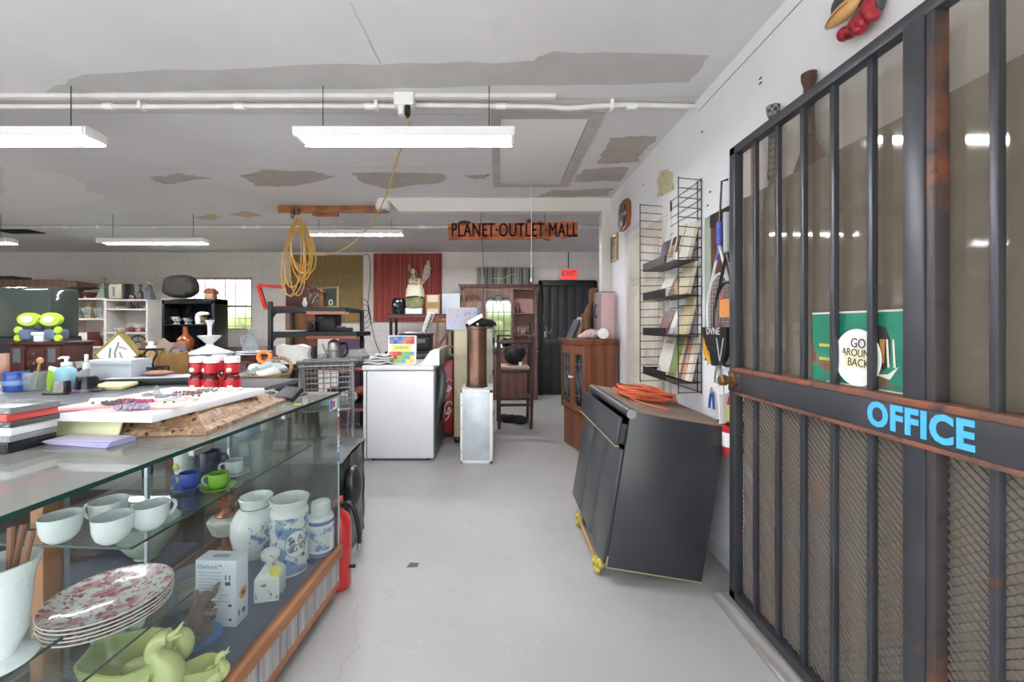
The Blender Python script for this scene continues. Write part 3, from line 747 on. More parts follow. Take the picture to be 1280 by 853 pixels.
# books leaning back on the rack shelves: each a cover and a page block
def book(label, Y, z, w, h, th, cover, lean=14, x=-.065, art=None, back=0):
    t = thing('book', label, 'book', (WX - .012 + x + back, Y, z), 0, 'books on the wire rack', 0, lean)
    MB().box((-.002, -w / 2, .001), (0, w / 2, h)).box((th - .002, -w / 2, .001), (th, w / 2, h)).box((-.002, w / 2 - .002, .001), (th, w / 2, h)).build('cover', cover, t)
    MB().box((0, -w / 2 + .003, .004), (th - .002, w / 2 - .003, h - .004)).build('pages', mk('page_edges', '#d9d2c0', .8), t)
    if art:
        a = MB()
        for m, y0, z0, y1, z1 in art: a.mat(m).box((-.0028, y0 * w / 2, z0 * h), (-.002, y1 * w / 2, z1 * h))
        a.build('cover_print', None, t)
    return t
cA = mk('cover_slate', '#5e5962', .4, tex=('noise', 30, '#3e3a44', .4, .6)); cW = mk('cover_white', '#dfd9cc', .45)
cBk = mk('print_black', '#262422', .5); cTan = mk('print_tan', '#b57d50', .5); cBr = mk('print_brown', '#6f5340', .5)
zz = .0115
book('slate gray book at the far end of the top wire shelf', 2.83, shz[0] + zz, .13, .20, .018, cA)
book('white book with two people on its cover on the top wire shelf', 2.655, shz[0] + zz, .17, .265, .02, cW, art=[(cBk, .1, .52, .75, .75), (cTan, .05, .22, .8, .5), (cBr, -.75, .30, -.2, .72)])
book('plain white book nearest on the top wire shelf', 2.49, shz[0] + zz, .13, .25, .02, cW)
book('white booklet at the far end of the second wire shelf', 2.79, shz[1] + zz, .17, .19, .01, mk('cover_offwhite', '#e4ddd0', .6), 20)
book('low brown book between two pale ones on the second wire shelf', 2.635, shz[1] + zz, .11, .115, .03, mk('cover_tan', '#a8835c', .5), 22)
book('cream book nearest on the second wire shelf', 2.50, shz[1] + zz, .14, .225, .022, mk('cover_cream', '#cfc0a2', .5))
book('red and black patterned book at the far end of the third wire shelf', 2.80, shz[2] + zz, .17, .17, .025, mk('cover_red', '#7a3424', .4, tex=('noise', 25, '#2a211d', .45, .55)), 20)
book('white spined book in the middle of the third wire shelf', 2.665, shz[2] + zz, .07, .175, .03, cW, 20)
book('gray book behind the middle of the third wire shelf', 2.585, shz[2] + zz, .07, .20, .018, mk('cover_gray', '#a9a7a3', .5), 17)
book('yellowed book nearest on the third wire shelf', 2.495, shz[2] + zz, .10, .245, .02, mk('cover_yellowed', '#c9b588', .5, tex=('noise', 14, '#8a5a3c', .6, .66)))
mt_ = mk('print_text', '#c48a8a', .6)
book('large white book with plant drawings at the far end of the bottom wire shelf', 2.80, shz[3] + zz, .19, .26, .022, mk('cover_plants', '#d8d6c8', .5, tex=('noise', 18, '#8d9a86', .60, .66)), art=[(mt_, -.6, .84, .7, .93)])
book('green book beside the plant book on the bottom wire shelf', 2.64, shz[3] + zz, .12, .265, .02, mk('cover_green', '#7f8a5a', .45, tex=('noise', 12, '#c2b878', .55, .68)))
book('yellow spined book on the bottom wire shelf', 2.56, shz[3] + zz, .035, .27, .025, mk('cover_yellow', '#d6bd62', .5), 13)
book('purple spined book on the bottom wire shelf', 2.522, shz[3] + zz, .028, .272, .025, mk('cover_purple', '#6f6598', .5), 13)
book('orange spined book on the bottom wire shelf', 2.485, shz[3] + zz, .035, .27, .025, mk('cover_orange', '#cf9a66', .5), 13)
book('white book nearest on the bottom wire shelf', 2.435, shz[3] + zz, .05, .275, .02, cW, 13)

# ---------------------------------------------------------------- black cabinet tipped against the wall
TILT = math.degrees(math.asin(.078 / .486))
m_blk = mk('black_laminate', '#343539', .33, tex=('noise', 4, '#3d3e42', .45, .7), spec=.6)
kc = thing('black_cabinet', 'black cabinet with drawer and doors tipped against the right wall', 'cabinet', (1.022, 2.004, .001), 0, None, 0, TILT)
L_, Wd, Hh = .835, .486, .79
MB().box((-Wd, 0, 0), (0, .018, Hh), .002).box((-Wd, L_ - .018, 0), (0, L_, Hh), .002).box((-.015, .018, .02), (0, L_ - .018, Hh), 0).box((-Wd + .03, .018, .03), (-.015, L_ - .018, .05)).box((-Wd + .02, .018, Hh - .19), (-.015, L_ - .018, Hh - .175)).build('carcass', m_blk, kc)
m_top = mk('dusty_worktop', '#7d6a5c', .7, tex=[('noise', 3, '#917f70', .45, .7), ('noise', 14, '#5d4c42', .6, .75)])
MB().box((-Wd + .012, 0, Hh), (.012, L_ + .01, Hh + .016), .003).build('worktop', m_top, kc)
ed = MB(); ed.cyl((-Wd + .002, -.002, Hh - .004), .026, L_ + .012, 18, None) if False else ed.lathe([(.026, 0), (.026, L_ + .014)], 20, TR((-Wd + .004, L_ + .012, Hh - .008), 90, 0, 0))
ed.build('rounded_edge', m_blk, kc)
MB().lathe([(.0, 0), (.0255, 0), (.0255, .003), (.0, .003)], 20, TR((-Wd + .004, .001, Hh - .008), 90, 0, 0), False, False).build('edge_cap', mk('gray_cap', '#8f8f90', .5), kc)
dw = MB().box((-Wd - .052, .006, .612), (-Wd - .034, L_ - .004, .752), .003).box((-Wd - .034, .03, .625), (-Wd + .25, .042, .72)).box((-Wd - .034, L_ - .05, .625), (-Wd + .25, L_ - .038, .72)).box((-Wd - .034, .03, .618), (-Wd + .25, L_ - .04, .626))
d_ = dw.build('drawer', m_blk, kc)
MB().box((-Wd - .054, .006, .606), (-Wd - .030, L_ - .004, .613)).build('drawer_pull', mk('bare_chipboard', '#9a8a70', .8), d_)
n = 3
for i in range(n):
    y0 = .004 + i * (L_ - .006) / n; y1 = .004 + (i + 1) * (L_ - .006) / n - .006
    MB().box((-Wd - .018, y0, .022), (-Wd, y1, .598), .003).build('door', m_blk, kc)
ck = MB().box((-Wd - .004, -.0015, -.001), (0, 0.0, .006)).box((-Wd - .004, -.0015, 0), (-Wd + .004, 0, .06)); ck.build('chipped_edge', mk('bare_chipboard', '#9a8a70', .8), kc)
MB().box((-Wd + .02, L_ - .06, -.03), (-Wd + .06, L_ - .02, .03), .004).build('foot', black_soft, kc)
# yellow foam wedges and a stick prop up the raised edge
m_foam = mk('yellow_foam', '#c4b755', .95, tex=('noise', 40, '#a0923c', .45, .6), bump=('noise', 60, 1.0))
def foam(label, x, y, h):
    mb = MB()
    for k in range(9): mb.sph((rnd.uniform(-.02, .02), rnd.uniform(-.03, .03), .018 + rnd.random() * (h - .032)), (.02, .022, .018), 8, 6)
    return one('foam_wedge', label, 'foam', mb, m_foam, (x, y, .001), 0, 'foam wedges under the black cabinet')
foam('yellow foam wedge under the near corner of the black cabinet', .525, 2.11, .075)
foam('yellow foam wedge under the far part of the black cabinet', .535, 2.60, .07)
one('prop_stick', 'thin wooden stick lying along the raised edge of the black cabinet', 'stick', MB().bar((.520, 2.16, .05), (.528, 2.68, .045), .012, .02), mk('pine', '#b28a5a', .6))
# orange extension cord on its top
oc = MB(); n = 13
for k in range(n):
    a0 = rnd.uniform(0, 6); rx_ = rnd.uniform(.135, .185); ry_ = rnd.uniform(.10, .17); ox = rnd.uniform(-.015, .015); oy = rnd.uniform(-.04, .04); h0 = .008 + .0035 * k
    pts = []
    for i in range(20):
        a = a0 + 2 * PI * i / 20
        sq = 1 - .55 * math.exp(-((math.cos(a)) / .35) ** 2) * (1 if k % 2 else .2)
        pts.append((ox + rx_ * math.cos(a), oy + ry_ * math.sin(a) * sq, h0 + .012 * (1 + math.sin(2 * a + k))))
    oc.tube(pts, .0048, 6, closed=True)
for k in range(4): oc.tube([(-.05 + .012 * k + .02 * math.sin(b), .10 * math.cos(b) * 1.05 - .01, (.045 + .035 * math.sin(b))) for b in [2 * PI * i / 14 for i in range(14)]], .0048, 6, closed=True)
oc.tube([(-.12, -.1, .01), (-.10, -.2, .006), (-.06, -.27, .006), (-.02, -.30, .006), (.01, -.33, .006)], .0048, 6, sub=4)
ml = kc.matrix_basis if False else (Matrix.Translation((1.022, 2.004, .001)) @ Euler((0, R(TILT), 0)).to_matrix().to_4x4())
pos = ml @ Vector((-.255, .46, Hh + .0175))
one('extension_cord', 'orange extension cord coiled on the dusty top of the black cabinet', 'extension cord', oc, mk('orange_cord', '#cf6542', .5), pos, 0, None, 0, TILT)

# ---------------------------------------------------------------- reddish wooden cabinet with leaded glass doors
RA = math.degrees(math.atan(.26))
wc = thing('wooden_cabinet', 'reddish brown wooden cabinet with leaded glass doors by the passage', 'cabinet', (.872, 3.90, .001), RA)
cw, cd = .60, .335
m_cab = mk('cherry_wood', '#7d4a2d', .4, tex=('wood', 2.5, '#683a23', .3, .8, (1, 1, .12)), coat=.2)
MB().box((.02, .012, 0), (cd, cw - .012, .40)).box((0.004, 0, .40), (cd, cw, 1.12)).build('carcass', m_cab, wc)
MB().box((-.03, -.028, 1.118), (cd + .0, cw + .02, 1.14), .004).box((-.018, -.015, 1.10), (cd, cw + .012, 1.12), .003).box((-.04, -.036, 1.14), (cd, cw + .026, 1.16), .006).build('cornice', m_cab, wc)
m_lead = mk('leaded_glass', '#171614', .08, spec=.8)
for i in range(2):
    y0 = .012 + i * .288; y1 = y0 + .284
    d_ = MB().box((-.018, y0, .415), (.003, y0 + .045, 1.085), .003).box((-.018, y1 - .045, .415), (.003, y1, 1.085), .003).box((-.018, y0 + .045, .415), (.003, y1 - .045, .475), .003).box((-.018, y0 + .045, 1.0), (.003, y1 - .045, 1.085), .003).build('door', m_cab, wc)
    MB().box((-.008, y0 + .04, .47), (-.002, y1 - .04, 1.005)).build('glass', m_lead, d_)
    yc_ = (y0 + y1) / 2; ld = MB()
    for a, b in (((y0 + .07, .475), (y0 + .07, 1.0)), ((y1 - .07, .475), (y1 - .07, 1.0)), ((y0 + .045, .58), (y1 - .045, .58)), ((y0 + .045, .90), (y1 - .045, .90)),
                 ((yc_, .52), (yc_ + .045, .74)), ((yc_ + .045, .74), (yc_, .96)), ((yc_, .96), (yc_ - .045, .74)), ((yc_ - .045, .74), (yc_, .52)), ((yc_, .66), (yc_ + .02, .74)), ((yc_ + .02, .74), (yc_, .82)), ((yc_, .82), (yc_ - .02, .74)), ((yc_ - .02, .74), (yc_, .66))):
        ld.bar((-.010, *a), (-.010, *b), .006, .004, (1, 0, 0))
    ld.build('lead_strips', mk('lead_came', '#8d9294', .35, .7), d_)
    MB().lathe([(.006, 0), (.006, .012), (.014, .018), (.012, .028), (.0, .031)], 12, TR((-.018, (y1 - .022) if i == 0 else (y0 + .022), .76), 0, -90, 0)).build('knob', porcelain, d_)
cabM = Matrix.Translation((.872, 3.90, .001)) @ rot(0, 0, RA)
def oncab(x, y, z=1.1615): return cabM @ Vector((x, y, z))
def leanbook(label, p, rz, th, w, h, m, lean, group='books on the wooden cabinet'):
    t = thing('book', label, 'book', p, rz, group)
    T = TR((0, 0, 0), 0, lean, 0)
    MB().box((0, 0, 0), (.003, w, h), 0, T).box((th - .003, 0, 0), (th, w, h), 0, T).box((0, 0, 0), (th, .003, h), 0, T).build('cover', m, t)
    MB().box((.003, .003, .003), (th - .003, w - .003, h - .003), 0, T).build('pages', mk('page_edges', '#d9d2c0', .8), t)
    return t
leanbook('dark thin book leaning at the left on the wooden cabinet', oncab(.0, .34), RA, .012, .15, .22, mk('cover_dark', '#2b3a38', .5), 24)
leanbook('pale spined book leaning in the middle of the three on the wooden cabinet', oncab(.055, .33), RA, .022, .16, .24, mk('cover_pale', '#a98f80', .5), 19)
leanbook('orange book leaning at the right of the three on the wooden cabinet', oncab(.105, .32), RA, .028, .16, .27, mk('cover_rust', '#a8583c', .5), 17)
pk = thing('pink_case', 'pale pink upright case with a handle on the wooden cabinet', 'case', oncab(.235, .06), RA - 6)
MB().box((-.045, 0, 0), (.095, .20, .47), .006).build('shell', mk('pink_vinyl', '#c9a6a8', .55), pk)
MB().box((-.050, .005, .0), (-.044, .195, .47), .002).box((-.05, -.002, .463), (.10, .202, .478), .003).build('lid', mk('gray_pink', '#8f7d80', .55), pk)
MB().tube([(-.05, .10, .22), (-.072, .10, .235), (-.072, .10, .33), (-.05, .10, .345)], .006, 8, sub=4).build('handle', dark_metal, pk)
cf = thing('driftwood_carving', 'twisted brown driftwood carving standing beside the pink case', 'carving', oncab(.165, .27))
m_drift = mk('driftwood', '#704b2f', .6, tex=('noise', 9, '#5c3820', .4, .65), bump=('noise', 18, .8))
MB().tube([(0, 0, .0), (.0, .01, .05), (-.03, 0, .12), (-.035, 0, .20), (-.01, 0, .26), (-.005, 0, .32), (.02, 0, .36), (.05, .02, .40)], [.052, .045, .04, .046, .045, .03, .026, .018], 12, sub=4).build('trunk', m_drift, cf)
MB().tube([(.02, .02, .37), (.04, .02, .46), (.055, .02, .50)], [.02, .045, .05], 12, sub=4).sph((.058, .02, .50), (.05, .045, .035), 12, 8).build('burl', m_drift, cf)
MB().tube([(-.03, 0, .22), (-.065, 0, .25), (-.08, .0, .22)], [.02, .018, .01], 8, sub=3).build('knob', m_drift, cf)
rl = thing('cloth_roll', 'rolled pink and white cloth with a white round end on the wooden cabinet front', 'cloth', oncab(.14, .06, 1.1615))
ci = MB(); ci.lathe([(.0, -.006), (.050, -.006), (.053, 0), (.053, .02), (.0, .024)], 28, TR((.045, -.055, .056), 90, 0, 0), False, False); ci.build('end_disc', white, rl)
MB().tube([(.02, .10, .045), (-.05, .11, .05), (-.11, .14, .03), (-.16, .17, .015)], [.045, .05, .03, .012], 12, sub=4).tube([(.045, -.05, .05), (.04, .05, .05), (.03, .12, .05)], .040, 14).build('roll', mk('pink_cloth', '#cdb5b2', .85, tex=('noise', 22, '#a06a6a', .55, .62)), rl)
# ================================================================ CENTRE: dryer, cream cabinet, white box, copper stand
DX0, DX1, DY0, DY1 = -1.285, -.612, 3.82, 4.53
m_app = mk('appliance_white', '#e4e4e8', .3, coat=.3, tex=('noise', 2, '#dadadf', .5, .75))
dy = thing('clothes_dryer', 'white clothes dryer standing side on in the middle of the shop', 'dryer', (0, 0, 0))
MB().box((DX0, DY0, .025), (DX0 + .03, DY1, .86), .008).box((DX0 + .036, DY0, .025), (DX1, DY1, .86), .006).build('body', m_app, dy)
MB().box((DX0 + .028, DY0 + .006, .03), (DX0 + .038, DY1 - .006, .86)).build('front_seam', dark_metal, dy)
MB().box((DX0 - .012, DY0 - .008, .866), (DX1 + .004, DY1 + .008, .915), .014).build('top', m_app, dy)
con = MB(); con.prism([(DX1 - .155, .915), (DX1 - .10, .955), (DX1 - .03, 1.055), (DX1 + .005, 1.07), (DX1 + .055, 1.075), (DX1 + .055, .915)], -DY1, -DY0, rot(90, 0, 0)); con.build('console', m_app, dy)
MB().box((DX1 + .052, DY0 + .01, .905), (DX1 + .062, DY1 - .01, 1.06), .004).build('console_back', mk('console_gray', '#55585b', .3, .6), dy)
MB().box((DX1, DY0 + .02, .05), (DX1 + .012, DY1 - .02, .86), .004).build('back_panel', mk('galvanised', '#7d8084', .4, .7, tex=('noise', 6, '#5d6063', .4, .7)), dy)
MB().tube([(DX1 + .01, DY0 + .18, .50), (DX1 + .05, DY0 + .17, .62), (DX1 + .05, DY0 + .22, .78), (DX1 + .02, DY0 + .25, .86)], .045, 12, sub=5).build('vent_hose', mk('hose_gray', '#54575a', .4, .5), dy)
MB().tube([(DX1 + .015, DY0 + .35, .3), (DX1 + .05, DY0 + .36, .5), (DX1 + .04, DY0 + .45, .75)], .012, 8, sub=4).build('power_cord', black, dy)
for x in (DX0 + .08, DX1 - .06):
    for y in (DY0 + .06, DY1 - .06): MB().cyl((x, y, 0), .018, .03, 10).build('foot', dark_metal, dy)
tw = MB()
for k, (w, d, z, a) in enumerate(((.27, .24, .013, 4), (.25, .23, .037, -6), (.23, .20, .06, 9), (.15, .17, .083, 20))):
    tw.sheet(lambda u, v, w=w, d=d, z=z, k=k: (w * (u - .5), d * (v - .5), z + .010 + .009 * math.sin(9 * u + k) * math.cos(7 * v + k)), 14, 10, .012, TR((.01 * k, 0, 0), 0, 0, a))
one('folded_cloth', 'loosely folded white cloth on the left of the dryer top', 'cloth', tw, mk('grayish_cloth', '#c9c8c2', .9), (-1.17, 3.99, .9165))
gb = thing('game_box', 'colourful board game box with squares standing on the white dryer', 'box', (X_(501, 3.93), 3.95, .9155), 0, None, -7)
MB().box((-.138, 0, 0), (.138, .05, .285), .003).build('box_body', paper, gb)
fc = MB(); cols = ['#b8403c', '#e0b84e', '#d67a44', '#6d9cc0', '#3d6aa8', '#86b868', '#3f8f86', '#c65858', '#e4d06a', '#5f8fc4', '#79b06c', '#9a78b0']
for i in range(6):
    for j in range(7):
        if 2 < j < 5: continue
        fc.mat(mk('square_' + 'abcdefghijkl'[(i * 5 + j * 7) % 12], cols[(i * 5 + j * 7) % 12], .5)).box((-.126 + i * .042, -.0015, .010 + j * .038), (-.126 + i * .042 + .0415, -.0003, .010 + j * .038 + .0375))
fc.mat(mk('title_band', '#dcdc86', .5)).box((-.10, -.002, .126), (.10, -.0005, .195))
fc.mat(mk('square_a', cols[0], .5)).text('Letters', .052, TR((0, -.0022, .165), 88, 0, 0), .0004, xs=.9)
fc.build('cover_print', None, gb)

cc = thing('cream_cabinet', 'tall worn cream metal cabinet behind the copper cylinder', 'cabinet', (0, 0, 0))
CX0, CX1, CY0, CY1 = -.50, -.055, 4.40, 4.95
m_cream = mk('worn_cream_paint', '#c9c0a0', .5, tex=[('noise', 8, '#b8ad8a', .5, .7), ('noise', 25, '#8a6a48', .70, .75)])
MB().box((CX0 + .02, CY0, .07), (CX1 - .03, CY1, 1.24), .008).build('body', m_cream, cc)
MB().box((CX1 - .032, CY0 - .004, .07), (CX1, CY1, 1.24), .006).build('door', mk('worn_gray_paint', '#b9bab4', .45, tex=('noise', 14, '#94958f', .55, .7)), cc)
MB().box((CX0 + .005, CY0 - .012, 1.236), (CX1 + .004, CY1, 1.252), .005).build('top', m_cream, cc)
for x in (CX0 + .055, CX1 - .05):
    for y in (CY0 + .04, CY1 - .05): MB().lathe([(.018, 0), (.036, .02), (.04, .04), (.025, .065), (.02, .075)], 14, TR((x, y, 0))).build('foot', wood_dark, cc)
MB().box((X_(585, 4.4), CY0 - .003, .88), (X_(595, 4.4), CY0, 1.20)).build('sheet_label', paper, cc)
for z in (.3, .75, 1.1): MB().cyl((CX1 + .004, CY0 + .03, z), .012, .06, 10).build('hinge', dark_metal, cc)
wbx = thing('white_metal_box', 'white metal panel box on the floor carrying the copper cylinder', 'box', (0, 0, 0))
MB().box((X_(575.5, 3.75), 3.75, .004), (X_(616, 3.75), 4.17, .695), .004).build('body', m_app, wbx)
fx0, fx1 = X_(575.5, 3.75), X_(616, 3.75)
MB().box((fx0 + .02, 3.744, .03), (fx1 - .03, 3.752, .665), .002).build('front_panel', mk('brushed_panel', '#ccd4da', .35, .25, tex=('noise', 9, '#bcc4ca', .4, .7)), wbx)
MB().box((fx0, 3.742, .004), (fx0 + .02, 3.75, .695), .002).box((fx1 - .03, 3.742, .004), (fx1, 3.75, .695), .002).box((fx0, 3.742, .004), (fx1, 3.75, .03), .002).box((fx0, 3.742, .665), (fx1, 3.75, .695), .002).build('front_flange', white, wbx)
for z in (.12, .33, .55): MB().sph((fx0 + .012, 3.741, z), .006, 8, 6).build('rivet', steel, wbx)
copper = mk('aged_copper', '#7d6050', .36, .85, tex=('noise', 5, '#54423a', .45, .7), bump=('noise', 7, .25))
cps = thing('copper_cylinder', 'tall aged copper cylinder stand on the white metal box', 'stand', (X_(596, 3.95), 3.95, .696))
MB().lathe([(.108, 0), (.108, .02), (.101, .025), (.101, .05), (.098, .055), (.098, .56), (.104, .565), (.104, .59), (.098, .59), (.092, .56), (.092, .10), (.0, .10)], 36, None, True, False).build('cylinder', copper, cps)
hat = thing('cap', 'black and white cap heaped on the rim of the copper cylinder', 'cap', (X_(598, 3.95), 3.95, 1.287))
MB().sph((.03, 0, .035), (.11, .10, .045), 16, 10).tube([(.03, -.05, .05), (.12, -.06, .045), (.17, -.04, .02)], [.03, .025, .012], 10, sub=3).tube([(-.12, -.03, .01), (-.02, -.06, .03), (.08, -.06, .05)], .015, 8).build('cloth', mk('black_cloth', '#17181a', .9), hat)
MB().sheet(lambda u, v: (-.105 + .15 * u, -.09 + .13 * v, .012 + .055 * u + .035 * math.sin(PI * v)), 8, 8, .004, TR((0, -.02, .02), 0, -10, 10)).build('brim', paper, hat)
MB().sph((0, -.095, .02), (.016, .012, .016), 8, 6).build('buckle', chrome, hat)
wbp = thing('watercolor_box', 'pastel blue and pink pictured box standing on the cream cabinet', 'box', (X_(577, 4.5), 4.47, 1.2525), -4)
MB().box((-.17, 0, 0), (.17, .05, .245), .003).build('box_body', paper, wbp)
MB().box((-.165, -.0015, .005), (.165, 0, .24)).build('cover_print', mk('watercolor_print', '#b9c3da', .6, tex=[('noise', 9, '#d9b9bd', .45, .6), ('noise', 14, '#7f9fcf', .58, .66), ('noise', 18, '#e6dfe2', .62, .7)]), wbp)
stx = thing('wooden_sticks', 'bundle of orange brown wooden sticks leaning behind the pastel box', 'sticks', (X_(583, 4.75), 4.72, 1.253))
for k in range(7):
    x0 = -.10 + k * .022; MB().bar((x0, .02 * (k % 3), .002), (x0 + .07 + .012 * k, .05 + .02 * (k % 3), .44 + .02 * ((k * 3) % 4)), .014, .012).build('stick', wood_org, stx)

# red drinks cooler behind the dryer
rc = thing('drinks_cooler', 'red drinks cooler with white script lettering behind the white dryer', 'cooler', (0, 0, 0))
m_red = mk('cooler_red', '#a81f22', .35, coat=.3)
kx0, kx1, ky0, ky1 = -1.15, X_(567, 4.62), 4.62, 5.05
MB().box((kx0, ky0, .05), (kx1, ky1, .90), .02).build('body', m_red, rc)
MB().box((kx0 - .005, ky0 - .005, .90), (kx1 + .005, ky1, .945), .012).build('lid', black_soft, rc)
MB().box((kx0 + .03, ky0 + .03, 0), (kx1 - .02, ky1 - .03, .05)).build('base', black, rc)
sc_ = MB()
for z0 in (.56, .30):
    sc_.tube([(kx1 - .02, 0, z0 + .09), (kx1 - .05, 0, z0 + .12), (kx1 - .10, 0, z0 + .06), (kx1 - .09, 0, z0 - .02), (kx1 - .05, 0, z0 - .01), (kx1 - .025, 0, z0 + .02)], .008, 6, sub=5, M=TR((0, ky0 - .001, 0)))
    sc_.tube([(kx1 - .10, 0, z0 - .10), (kx1 - .06, 0, z0 - .06), (kx1 - .04, 0, z0 + .02), (kx1 - .055, 0, z0 + .05), (kx1 - .07, 0, z0 - .02)], .007, 6, sub=5, M=TR((0, ky0 - .001, 0)))
sc_.build('script_lettering', paper, rc)

# tall bar chair with a bag
bc = thing('bar_armchair', 'tall dark wooden bar armchair standing before the china cabinet', 'chair', (.02, 5.02, 0), 2)
m_ch = mk('dark_cherry', '#3b1c16', .4, tex=('wood', 4, '#2a1410', .3, .8, (1, 1, .2)))
bw_, bd_ = .40, .42
MB().box((-.01, 0, .70), (bw_ + .01, bd_, .735), .006).build('seat_frame', m_ch, bc)
MB().box((.01, .01, .735), (bw_ - .01, bd_ - .01, .785), .02).build('seat', mk('pinkish_seat', '#b3938a', .8), bc)
for x, y, h in ((.0, .0, 1.09), (.0, bd_, 1.09), (bw_, .0, 1.16), (bw_, bd_, 1.16)):
    MB().bar((x, y, 0), (x + (.03 if x else 0), y, h), .04, .04).build('leg', m_ch, bc)
for y in (0, bd_): MB().box((-.03, y - .025, 1.07), (bw_ + .02, y + .025, 1.10), .01).build('armrest', m_ch, bc)
for a, b in (((0, 0, .30), (bw_, 0, .30)), ((0, bd_, .30), (bw_, bd_, .30)), ((0, 0, .38), (0, bd_, .38)), ((bw_, 0, .38), (bw_, bd_, .38))):
    MB().bar(a, b, .025, .035).build('stretcher', m_ch, bc)
br = MB().box((bw_ + .01, .02, 1.04), (bw_ + .04, bd_ - .02, 1.16), .01)
for k in range(4): br.bar((bw_ + .015, .07 + k * .09, .78), (bw_ + .028, .07 + k * .09, 1.05), .012, .025)
br.build('backrest', m_ch, bc)
bgg = MB()
for p, r_ in (((0, 0, .11), (.13, .13, .105)), ((-.05, .05, .17), (.08, .09, .08)), ((.07, -.04, .16), (.08, .08, .09))): bgg.sph(p, r_, 14, 10)
one('black_bag', 'crumpled black bag on the seat of the tall bar chair', 'bag', bgg, mk('black_cloth', '#17181a', .9), (.215, 5.26, .7855))
one('paper_cup', 'small white cup on the bar chair seat before the black bag', 'cup', MB().lathe([(.018, 0), (.024, .05), (.022, .05), (.016, .003)], 14, None, True, False), porcelain, (.29, 5.07, .7855))
bg2 = MB()
for k in range(6): bg2.sph((rnd.uniform(-.15, .15), rnd.uniform(-.1, .1), .05), (rnd.uniform(.07, .1), .08, .05), 12, 8)
one('dark_cloth_heap', 'heap of dark cloth on the floor under the bar chair', 'cloth', bg2, mk('black_cloth', '#17181a', .9), (.22, 5.32, .001))

# ---------------------------------------------------------------- china cabinet
HX0, HX1, HY0, HY1 = X_(575, 6.98), X_(672, 6.98), 6.98, 7.42
hu = thing('china_cabinet', 'mahogany china cabinet with arched tracery mirror door at the back wall', 'cabinet', (0, 0, 0))
m_hut = mk('hutch_wood', '#6a473a', .4, tex=('wood', 2.5, '#563a30', .3, .8, (1, 1, .15)), coat=.1)
m_pink = mk('pink_lining', '#a87f78', .7)
ztop, zb = 2.02, .84
MB().box((HX0 + .02, HY0 + .30, zb), (HX1 - .02, HY1, ztop - .05)).box((HX0 + .02, HY0 + .02, zb), (HX0 + .05, HY1, ztop - .05)).box((HX1 - .05, HY0 + .02, zb), (HX1 - .02, HY1, ztop - .05)).box((HX0 + .02, HY0 + .02, ztop - .09), (HX1 - .02, HY1, ztop - .05)).box((HX0 + .01, HY0 - .02, 0), (HX1 - .01, HY1, zb - .02), .006).build('carcass', m_hut, hu)
MB().box((HX0 - .01, HY0 - .05, zb - .02), (HX1 + .01, HY1, zb + .015), .008).build('counter', m_hut, hu)
MB().box((HX0 - .0, HY0 - .02, ztop - .05), (HX1 + .0, HY1, ztop - .02), .006).box((HX0 - .03, HY0 - .05, ztop - .02), (HX1 + .03, HY1, ztop), .008).build('cornice', m_hut, hu)
MB().box((HX0 + .05, HY0 + .29, zb + .02), (HX1 - .05, HY0 + .30, ztop - .09)).build('back_lining', m_pink, hu)
d0, d1 = X_(605, 6.98), X_(641, 6.98); dz0, dz1 = zb + .02, ztop - .09
dd = MB().box((d0, HY0, dz0), (d0 + .035, HY0 + .025, dz1), .003).box((d1 - .035, HY0, dz0), (d1, HY0 + .025, dz1), .003).box((d0, HY0, dz0), (d1, HY0 + .025, dz0 + .06), .003)
cxm = (d0 + d1) / 2; hw = (d1 - d0) / 2 - .035; zs = dz1 - .26
arch = [(cxm - hw * math.cos(PI * i / 20), zs + .20 * math.sin(PI * i / 20)) for i in range(21)]
dd.prism([(d0 + .03, dz1), (d0 + .03, zs)] + arch + [(d1 - .03, zs), (d1 - .03, dz1)], -(HY0 + .025), -HY0, rot(90, 0, 0))
dd = dd.build('door', m_hut, hu)
MB().box((d0 + .03, HY0 + .012, dz0 + .05), (d1 - .03, HY0 + .016, dz1 - .02)).build('mirror', mk('mirror_glass', '#a5aaa2', .04, 1.0), dd)
tr_ = MB()
for k in (-.45, .45): tr_.tube([(cxm + hw * k, HY0 + .008, dz0 + .05), (cxm + hw * k, HY0 + .008, zs + .02)], .007, 6)
tr_.tube([(cxm, HY0 + .008, dz0 + .05), (cxm, HY0 + .008, zs - .05)], .005, 6)
for c, r_ in ((-.55, .42), (.55, .42), (0, .45)):
    tr_.tube([(cxm + hw * (c + r_ * math.cos(a)), HY0 + .008, zs + (.02 if c else .06) + .10 * math.sin(a)) for a in [PI * i / 10 for i in range(11)]], .006, 6)
for z in (dz0 + .35, dz0 + .68): tr_.tube([(cxm - hw, HY0 + .008, z), (cxm + hw, HY0 + .008, z)], .006, 6)
tr_.build('tracery', wood_dark, dd)
